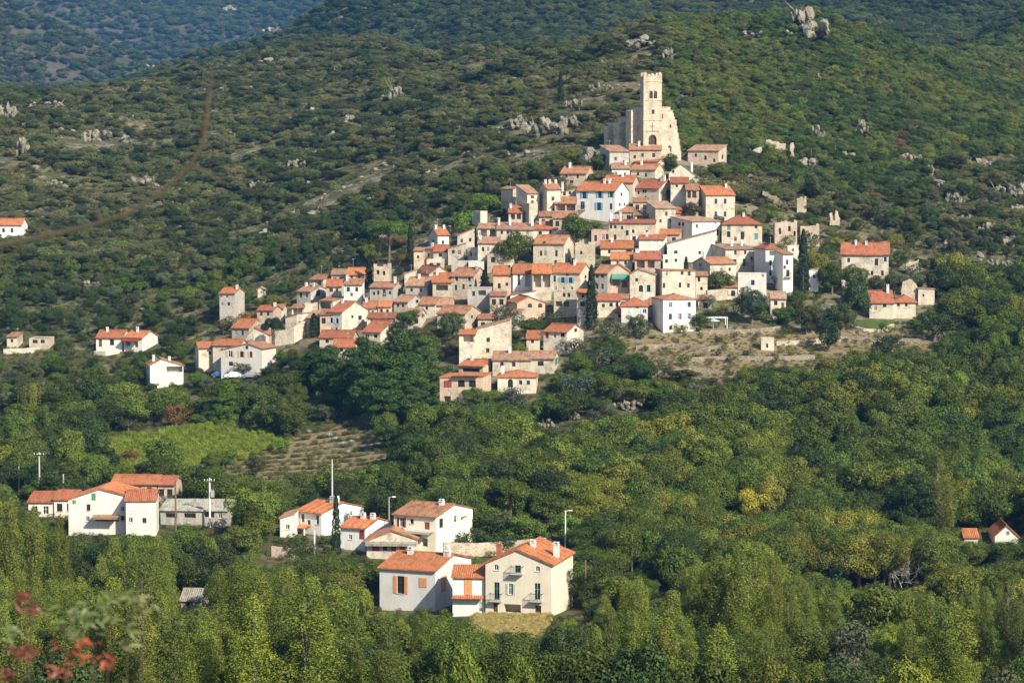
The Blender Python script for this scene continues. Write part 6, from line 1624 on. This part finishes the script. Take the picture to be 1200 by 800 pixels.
g = keep & (green > .5)
spread('hillside_wood', 'dense green wood covering the right side of the church hill', X[g], Y[g], H[g], Rr[g], tint[g], 'oak')
big_ = RNG.random(len(X)) < .3
g = keep & (green <= .5) & ~big_
spread('maquis_scrub', 'dark rounded scrub covering the stony hillside', X[g], Y[g], H[g], Rr[g] * 1.1, tint[g], 'shrub')
g = keep & (green <= .5) & big_
spread('holm_oak_scrub', 'larger dark bushes and dwarf oaks dotted over the stony hillside', X[g], Y[g], H[g] * 1.55, Rr[g] * 1.45, tint[g] * .8, 'oak')
# the hills behind
for nm, lab, y0, y1, sp, r0, r1_, um in (('distant_wood', 'trees covering the hill behind the church hill', 1300, 2050, 6.0, 2.6, 4.8, .215), ('far_wood', 'woods on the far blue hills', 2300, 4500, 11.5, 4.5, 8.5, .215)):
    P = jitter(y0, y1, sp, um); X, Y = P[:, 0], P[:, 1]; Z = hgt(X, Y); px, py = proj(X, Y, Z)
    d2 = fbm(X / (sp * 14) + 3, Y / (sp * 14), 4); brown = inpoly(px, py, [(-60, -40), (40, -40), (110, 20), (170, 60), (190, 82), (120, 100), (60, 92), (20, 40), (-60, 20)]) if y0 > 2000 else np.zeros(len(X), bool)
    keep = (RNG.random(len(X)) < .93) & (d2 > -.6) & ~(brown & (RNG.random(len(X)) < .3)) & (py > -60) & (py < 260)
    Rr = RNG.uniform(r0, r1_, len(X)); H = Rr * RNG.uniform(1.1, 1.6, len(X))
    keep[keep] &= ~hidden(X[keep], Y[keep], Z[keep] + H[keep])
    qq = np.clip(((RNG.random(len(X)) + d2 * .8) * 4).astype(int), 0, 3); tint = np.array([(.05, .075, .026), (.07, .10, .03), (.095, .13, .036), (.12, .13, .045)])[qq]
    spread(nm, lab, X[keep], Y[keep], H[keep], Rr[keep], tint[keep], 'oak')
# crop rows, field stubble, agaves, grass
def rows(poly, sp, along, name, label, col, h0, h1_, r0, r1_, keepf=1.0, cat='crop'):
    P = jitter(380, 620, along); X, Y = P[:, 0], P[:, 1]; Y = np.round(Y / sp) * sp + RNG.normal(0, .3, len(Y)) + .18 * X + 2 * np.sin(X / 9); px, py = proj(X, Y, hgt(X, Y))
    k = inpoly(px, py, poly) & (RNG.random(len(X)) < keepf); n_ = k.sum()
    H = RNG.uniform(h0, h1_, n_)
    return spread(name, label, X[k], Y[k], H, RNG.uniform(r0, r1_, n_), np.tile(np.array(col), (n_, 1)), 'shrub', cat)
rows(CROP, 4.4, .9, 'vine_rows', 'bright green vine rows on the terraced field', (.20, .25, .03), 1.3, 2.3, .8, 1.3, .8)
rows(FIELD, 5.2, 1.6, 'field_plants', 'sparse green plants in lines on the dry earth field', (.12, .13, .04), .4, 1.2, .45, 1.1, .7)
rows(MEADOW, 1.3, .8, 'meadow_grass', 'dry yellow grass of the small meadow before the foreground house', (.30, .24, .08), .35, .7, .3, .6) if False else None
P = jitter(300, 352, .42); X, Y = P[:, 0], P[:, 1]; px, py = proj(X, Y, hgt(X, Y)); k = inpoly(px, py, MEADOW); n_ = k.sum()
spread('meadow_grass', 'dry yellow grass of the small meadow before the foreground house', X[k], Y[k], RNG.uniform(.35, .9, n_), RNG.uniform(.25, .5, n_), np.tile(np.array((.46, .37, .14)), (n_, 1)), 'shrub', 'grass')
P = jitter(540, 620, 1.3); X, Y = P[:, 0], P[:, 1]; px, py = proj(X, Y, hgt(X, Y)); k = inpoly(px, py, DRY) & (RNG.random(len(X)) < .75) & ~on_foot(X, Y, .1); n_ = k.sum()
spread('dry_grass', 'straw coloured grass tufts on the dry terraces', X[k], Y[k], RNG.uniform(.2, .6, n_), RNG.uniform(.3, .7, n_), np.array([(.28, .22, .10), (.22, .18, .08), (.16, .15, .06)])[RNG.integers(0, 3, n_)], 'shrub', 'grass')
def agave(px, py, rpx, label):
    G = ground(px, py); s = F / G.y; rr = rpx / s; mb = MB(); rng = np.random.default_rng(int(px * 3 + py))
    for i in range(22):
        a = i * 2.4; el = .25 + .9 * (i / 22); d = Vector((math.cos(a) * math.cos(el), math.sin(a) * math.cos(el), math.sin(el))); sd = Vector((-math.sin(a), math.cos(a), 0)) * rr * .11
        m_ = d * rr * .5 + Vector((0, 0, rr * .06)); t_ = d * rr * rng.uniform(.85, 1.1)
        b0 = d * rr * .05
        up = Vector((0, 0, rr * .04))
        mb.poly([b0 - sd * .6, m_ - sd + up, t_, m_ - up * .6]); mb.poly([b0 - sd * .6, m_ - up * .6, b0 + sd * .6]); mb.poly([m_ - up * .6, t_, m_ + sd + up, b0 + sd * .6])
    o = mb.build('agave_plant', 'agave', None, (G.x, G.y, G.z - .05)); tag(o, label, 'plant', 'agaves beside the dry field')
plain('agave', (.34, .42, .40), .5, .15)
for q in ((386,512,7,'pale agave at the upper left of the agave patch'),(394,516,6,'second agave from the left of the patch'),(402,522,7,'agave in the middle of the patch'),(412,519,6,'agave at the top of the patch beside the shade'),(420,527,8,'biggest agave at the front of the patch'),(431,524,6,'agave near the right end of the patch'),(441,528,6,'rightmost agave of the patch'),(362,507,5,'single agave away from the patch to the left'),(408,531,6,'lowest agave of the patch')): agave(*q)
# ================================================================== ground
def terrain():
    Ys = np.concatenate([np.linspace(-14, 8, 26), np.geomspace(8.6, 200, 70), np.arange(201.5, 800, 1.5), np.arange(801, 1400, 3.0), np.arange(1402, 4700, 9.0)])
    us = np.linspace(-.44, .44, 560); U, YY = np.meshgrid(us, Ys); XX = U * (np.maximum(YY, 0) + 40); ZZ = hgt(XX, np.maximum(YY, 0))
    ZZ = np.where(YY < 0, ZZ - YY * .35, ZZ)
    nr, nc = XX.shape; me = bpy.data.meshes.new('ground')
    me.vertices.add(nr * nc); me.vertices.foreach_set('co', np.stack([XX, YY, ZZ], -1).astype(np.float32).ravel())
    idx = np.arange(nr * nc).reshape(nr, nc); q = np.stack([idx[:-1, :-1], idx[:-1, 1:], idx[1:, 1:], idx[1:, :-1]], -1).reshape(-1, 4).astype(np.int32)
    me.loops.add(q.size); me.loops.foreach_set('vertex_index', q.ravel()); me.polygons.add(len(q)); me.polygons.foreach_set('loop_start', np.arange(0, q.size, 4, dtype=np.int32))
    me.update(calc_edges=True)
    px, py = proj(XX.ravel(), np.maximum(YY.ravel(), 1), ZZ.ravel()); far = YY.ravel()
    A = np.zeros((nr * nc, 4), np.float32); A[:, 3] = 1
    A[:, 0] = (inpoly(px, py, DRY) | inpoly(px, py, CROP) | inpoly(px, py, FIELD) | inpoly(px, py, MEADOW)) & (far > 250) & (far < 640)
    A[:, 1] = inpoly(px, py, LAWN) & (far > 300) & (far < 680)
    vil = inpoly(px, py, VILLAGE) & (far > 500) & (far < 760); A[:, 3] = vil
    A[:, 2] = np.clip((760 - px) / 160, 0, 1) * np.clip((far - 640) / 60, 0, 1)
    at_ = me.color_attributes.new('cover', 'FLOAT_COLOR', 'POINT'); at_.data.foreach_set('color', A.ravel())
    m, nt, ns, ls, b = nodes('earth')
    tc = N(nt, 'ShaderNodeTexCoord').outputs['Object']
    at2 = N(nt, 'ShaderNodeAttribute', attribute_name='cover'); sp = N(nt, 'ShaderNodeSeparateColor'); ls.new(at2.outputs['Color'], sp.inputs[0])
    n0 = noise(nt, tc, .02, 8, .7); n1 = noise(nt, tc, .09, 8, .7); n2 = noise(nt, tc, .6, 6, .7); n3 = noise(nt, tc, .16, 7, .75)
    scrub = ramp(nt, n2, [(.3, (.035, .04, .016)), (.5, (.075, .075, .032)), (.75, (.13, .11, .055))])
    soil = ramp(nt, n2, [(.3, (.13, .10, .06)), (.55, (.24, .19, .11)), (.8, (.33, .27, .17))])
    col = mixc(nt, ramp(nt, n1, [(.5, (0, 0, 0)), (.64, (.7, .7, .7))]), scrub, soil)
    stone = ramp(nt, n2, [(.3, (.20, .175, .13)), (.7, (.46, .41, .33))])
    rk = ramp(nt, n3, [(.52, (0, 0, 0)), (.62, (.55, .55, .55))])
    mm = N(nt, 'ShaderNodeMath', operation='MULTIPLY'); ls.new(rk, mm.inputs[0]); ls.new(sp.outputs[2], mm.inputs[1])
    col = mixc(nt, mm.outputs[0], col, stone)
    dry = ramp(nt, n3, [(.35, (.15, .12, .06)), (.5, (.25, .19, .105)), (.65, (.11, .11, .045))]); dry = mixc(nt, ramp(nt, n2, [(.5, (0, 0, 0)), (.7, (.5, .5, .5))]), dry, (.15, .15, .06))
    col = mixc(nt, sp.outputs[0], col, dry)
    street = ramp(nt, n2, [(.3, (.20, .165, .11)), (.6, (.36, .31, .23))]); vm = N(nt, 'ShaderNodeMath', operation='MULTIPLY'); ls.new(ramp(nt, n3, [(.45, (0, 0, 0)), (.6, (.6, .6, .6))]), vm.inputs[0]); ls.new(at2.outputs['Alpha'], vm.inputs[1])
    col = mixc(nt, vm.outputs[0], col, street)
    gp = N(nt, 'ShaderNodeSeparateXYZ'); ls.new(tc, gp.inputs[0]); fr = N(nt, 'ShaderNodeMapRange'); fr.inputs['From Min'].default_value = 1900; fr.inputs['From Max'].default_value = 2300; ls.new(gp.outputs['Y'], fr.inputs[0])
    col = mixc(nt, fr.outputs[0], col, ramp(nt, n1, [(.35, (.05, .05, .03)), (.6, (.10, .08, .06)), (.76, (.16, .125, .10))]))
    grass = ramp(nt, n2, [(.3, (.05, .085, .02)), (.7, (.10, .14, .03))]); col = mixc(nt, sp.outputs[1], col, grass)
    ls.new(col, b.inputs['Base Color']); b.inputs['Roughness'].default_value = 1.0; b.inputs['Specular IOR Level'].default_value = .1
    bump(nt, b, n2, .6, .4)
    me.materials.append(m); o = bpy.data.objects.new('ground', me); COL.objects.link(o); o['kind'] = 'structure'
    for p in me.polygons: pass
    me.polygons.foreach_set('use_smooth', np.ones(len(me.polygons), bool))
terrain()

# stones lying about on the open hillside
sc_ = bpy.data.collections.new('stone_shapes')
for j in range(4):
    o = bpy.data.objects.new('stone_shape_%d' % j, hull_rock(np.random.default_rng(900 + j), .8, 4, 1.5)); sc_.objects.link(o)
P = jitter(660, 1300, 4.2); X, Y = P[:, 0], P[:, 1]; Z = hgt(X, Y); px, py = proj(X, Y, Z)
d3 = fbm(X / 26 + 70, Y / 26, 4); k = ((px < 800) | ((px > 1085) & (py > 180))) & (d3 > -.14 + .6 * RNG.random(len(X))) & ~on_foot(X, Y, 1) & ~inpoly(px, py, VILLAGE)
k[k] &= ~hidden(X[k], Y[k], Z[k] + 1.5); n_ = k.sum(); s_ = RNG.gamma(2.0, .5, n_) + .3
scatter('hillside_stones', 'pale stones and small ledges scattered over the hillside', 'rock', X[k], Y[k], Z[k] - .1, np.stack([s_ * 1.4, s_, s_ * RNG.uniform(.6, 1.3, n_)], 1), RNG.uniform(0, 6.28, n_), np.ones((n_, 3)), sc_)

# ================================================================== out of focus growth close to the camera
def near_twig():
    Yt = 5.0; pts = [(-420, 380), (-200, 320), (-60, 300), (0, 288), (60, 275), (115, 262), (150, 250), (190, 225), (222, 195), (238, 168), (243, 130), (246, 105), (249, 82)]
    W = [at(x, y, Yt) for x, y in pts]; base = Vector((W[0].x - .3, Yt + .1, h1(W[0].x - .3, Yt + .1) - .05))
    path = [base, base.lerp(W[0], .5) + Vector((-.12, 0, .1))] + W; c = base.copy()
    mb = MB(); rad = [.016, .014] + [.007, .0065, .0056, .0052, .005, .0047, .0043, .004, .004, .0046, .0046, .003, .0014]
    mb.tube([p - c for p in path], rad, 8)
    for a, b in (((225, 195), (262, 215)), ((243, 140), (236, 118)), ((240, 165), (228, 150)), ((120, 261), (108, 238)), ((60, 275), (40, 258))):
        mb.tube([at(*a, Yt) - c, at((a[0] + b[0]) / 2, (a[1] + b[1]) / 2 - 2, Yt + .02) - c, at(*b, Yt + .03) - c], [.0045, .003, .0012], 6)
    o = mb.build('bare_twig', 'twigbark', None, c); tag(o, 'bare brown out of focus twig curving upwards in the left foreground', 'twig')
near_twig()
plain('redleaf', (.24, .06, .03), .5, .3, 20); plain('greenleaf', (.11, .14, .045), .5, .25, 20); plain('paleleaf', (.17, .19, .08), .5, .2, 20); plain('darkredleaf', (.15, .05, .035), .5, .3, 20)
def near_bush(label, stems, leafs, Yt):
    xs = np.mean([s_[0] for s_ in stems]); base = at(xs, 800, Yt); base.z = h1(base.x, Yt); root = empty('red_leaved_shrub', base); tag(root, label, 'shrub', None)
    rng = np.random.default_rng(int(xs)); mb = MB()
    for x0, x1, y1 in stems:
        p1 = at(x1, y1, Yt + rng.uniform(-.3, .3)) - base; p0 = Vector((rng.normal(0, .05), rng.normal(0, .05), -.05)); mid = p0.lerp(p1, .55) + Vector((0, 0, .06))
        mb.tube([p0, mid, p1], [.006, .0035, .0015], 6)
    mb.build('stem', 'twigbark', root)
    for mat, spots in leafs.items():
        lm = MB()
        for x, y, rx, ry, n_ in spots:
            for i in range(n_):
                c = at(x + rng.normal(0, rx * .5), y + rng.normal(0, ry * .5), Yt + rng.uniform(-.35, .35)) - base
                d = Vector((rng.normal(), rng.normal() * .6, rng.normal() * .5)).normalized(); sd = d.cross(Vector((rng.normal(), rng.normal(), 1))).normalized()
                L_ = rng.uniform(.016, .03); w_ = L_ * .28; up = d.cross(sd) * .006
                lm.poly([c - d * L_, c - sd * w_ - up, c, ]); lm.poly([c - d * L_, c, c + sd * w_ - up]); lm.poly([c - sd * w_ - up, c + d * L_, c]); lm.poly([c, c + d * L_, c + sd * w_ - up])
        lm.build('leaves', mat, root)
near_bush('blurred shrub with red and olive leaves in the lower left corner', [(90, 75, 730), (90, 110, 770), (100, 130, 700), (95, 150, 715), (100, 60, 750), (110, 170, 705)],
   {'redleaf': [(72, 788, 18, 8, 14), (92, 768, 16, 12, 12), (124, 778, 12, 8, 9), (100, 755, 18, 8, 8), (66, 758, 5, 6, 4)], 'greenleaf': [(110, 720, 36, 22, 34), (140, 705, 26, 16, 20), (80, 735, 24, 16, 18), (150, 735, 16, 16, 10)], 'paleleaf': [(155, 702, 16, 6, 10), (175, 714, 8, 4, 6), (95, 720, 14, 8, 8), (150, 758, 10, 4, 6)]}, 7.0)
near_bush('blurred dark red leaved shoots at the left border of the lower corner', [(18, 24, 766), (18, 30, 705), (10, 5, 790), (18, 38, 712)],
   {'darkredleaf': [(26, 764, 16, 9, 30), (26, 700, 9, 8, 16), (38, 712, 5, 9, 10), (6, 792, 10, 9, 14)], 'greenleaf': [(14, 745, 12, 14, 12)]}, 7.4)

# ================================================================== air, light, camera
def haze():
    mb = MB(); mb.box(-2700, 2700, -60, 4760, ZLOW - 1, ZHIGH + 6)
    m = bpy.data.materials.new('air'); m.use_nodes = True; nt = m.node_tree; nt.nodes.clear()
    out = nt.nodes.new('ShaderNodeOutputMaterial'); v = nt.nodes.new('ShaderNodeVolumePrincipled'); v.inputs['Color'].default_value = HAZE_COL; v.inputs['Density'].default_value = HAZE
    v.inputs['Anisotropy'].default_value = 0.0
    nt.links.new(v.outputs[0], out.inputs['Volume']); M['air'] = m
    o = mb.build('haze', m); o['kind'] = 'stuff'; o['label'] = 'thin blue haze in the air between camera and far hills'
    o['category'] = 'haze'
g_ = bpy.data.objects['ground'].data; zz = np.empty(len(g_.vertices) * 3, np.float32); g_.vertices.foreach_get('co', zz); zz = zz[2::3]
ZLOW, ZHIGH = float(zz.min()), float(zz.max()) + 14
HAZE = 0.00006; HAZE_COL = (.14, .46, 1.0, 1)
haze()
SUN_AZ, SUN_EL = 40.0, 35.0            # right of the camera's back, above the horizon
sd = Vector((math.sin(R(SUN_AZ)) * math.cos(R(SUN_EL)), -math.cos(R(SUN_AZ)) * math.cos(R(SUN_EL)), math.sin(R(SUN_EL))))
su = bpy.data.lights.new('sun', 'SUN'); su.energy = 5.0; su.angle = R(.53); su.color = (1.0, .92, .75)
so = bpy.data.objects.new('sun', su); COL.objects.link(so); so.rotation_euler = (-sd).to_track_quat('-Z', 'Y').to_euler(); so.location = (300, -200, 400)
w = bpy.data.worlds.new('World'); SC.world = w; w.use_nodes = True; nt = w.node_tree; bg = nt.nodes['Background']
sk = nt.nodes.new('ShaderNodeTexSky'); sk.sky_type = 'NISHITA'; sk.sun_disc = False; sk.sun_elevation = R(SUN_EL); sk.sun_rotation = math.atan2(sd.x, sd.y); sk.altitude = 300
nt.links.new(sk.outputs[0], bg.inputs['Color']); bg.inputs['Strength'].default_value = 0.105
cam = bpy.data.cameras.new('camera'); cam.sensor_width = 36; cam.lens = 90; cam.clip_start = .2; cam.clip_end = 9000
cam.dof.use_dof = True; cam.dof.focus_distance = 480; cam.dof.aperture_fstop = 8.0
co = bpy.data.objects.new('camera', cam); COL.objects.link(co); co.location = (0, 0, 0); co.rotation_euler = (R(90) - TILT, 0, 0); SC.camera = co
vs = SC.view_settings; vs.view_transform = 'Standard'; vs.look = 'None'; vs.exposure = 0.6; vs.gamma = 1.0; vs.use_curve_mapping = False
SC.render.engine = 'CYCLES'; cy = SC.cycles
cy.max_bounces = 5; cy.diffuse_bounces = 2; cy.glossy_bounces = 2; cy.transmission_bounces = 3; cy.volume_bounces = 0; cy.transparent_max_bounces = 4
cy.use_denoising = True; cy.use_adaptive_sampling = True; cy.caustics_reflective = False; cy.caustics_refractive = False; cy.sample_clamp_indirect = 4
labs = {}
for o in SC.objects:
    if o.parent is None and 'label' in o: labs.setdefault(o['label'], []).append(o)
for l, q in labs.items():
    if len(q) > 1 and 'group' not in q[0]: print('DUPLABEL', l, len(q))
    if not 4 <= len(l.split()) <= 16: print('LABLEN', len(l.split()), l)
print('OBJECTS', len(SC.objects))
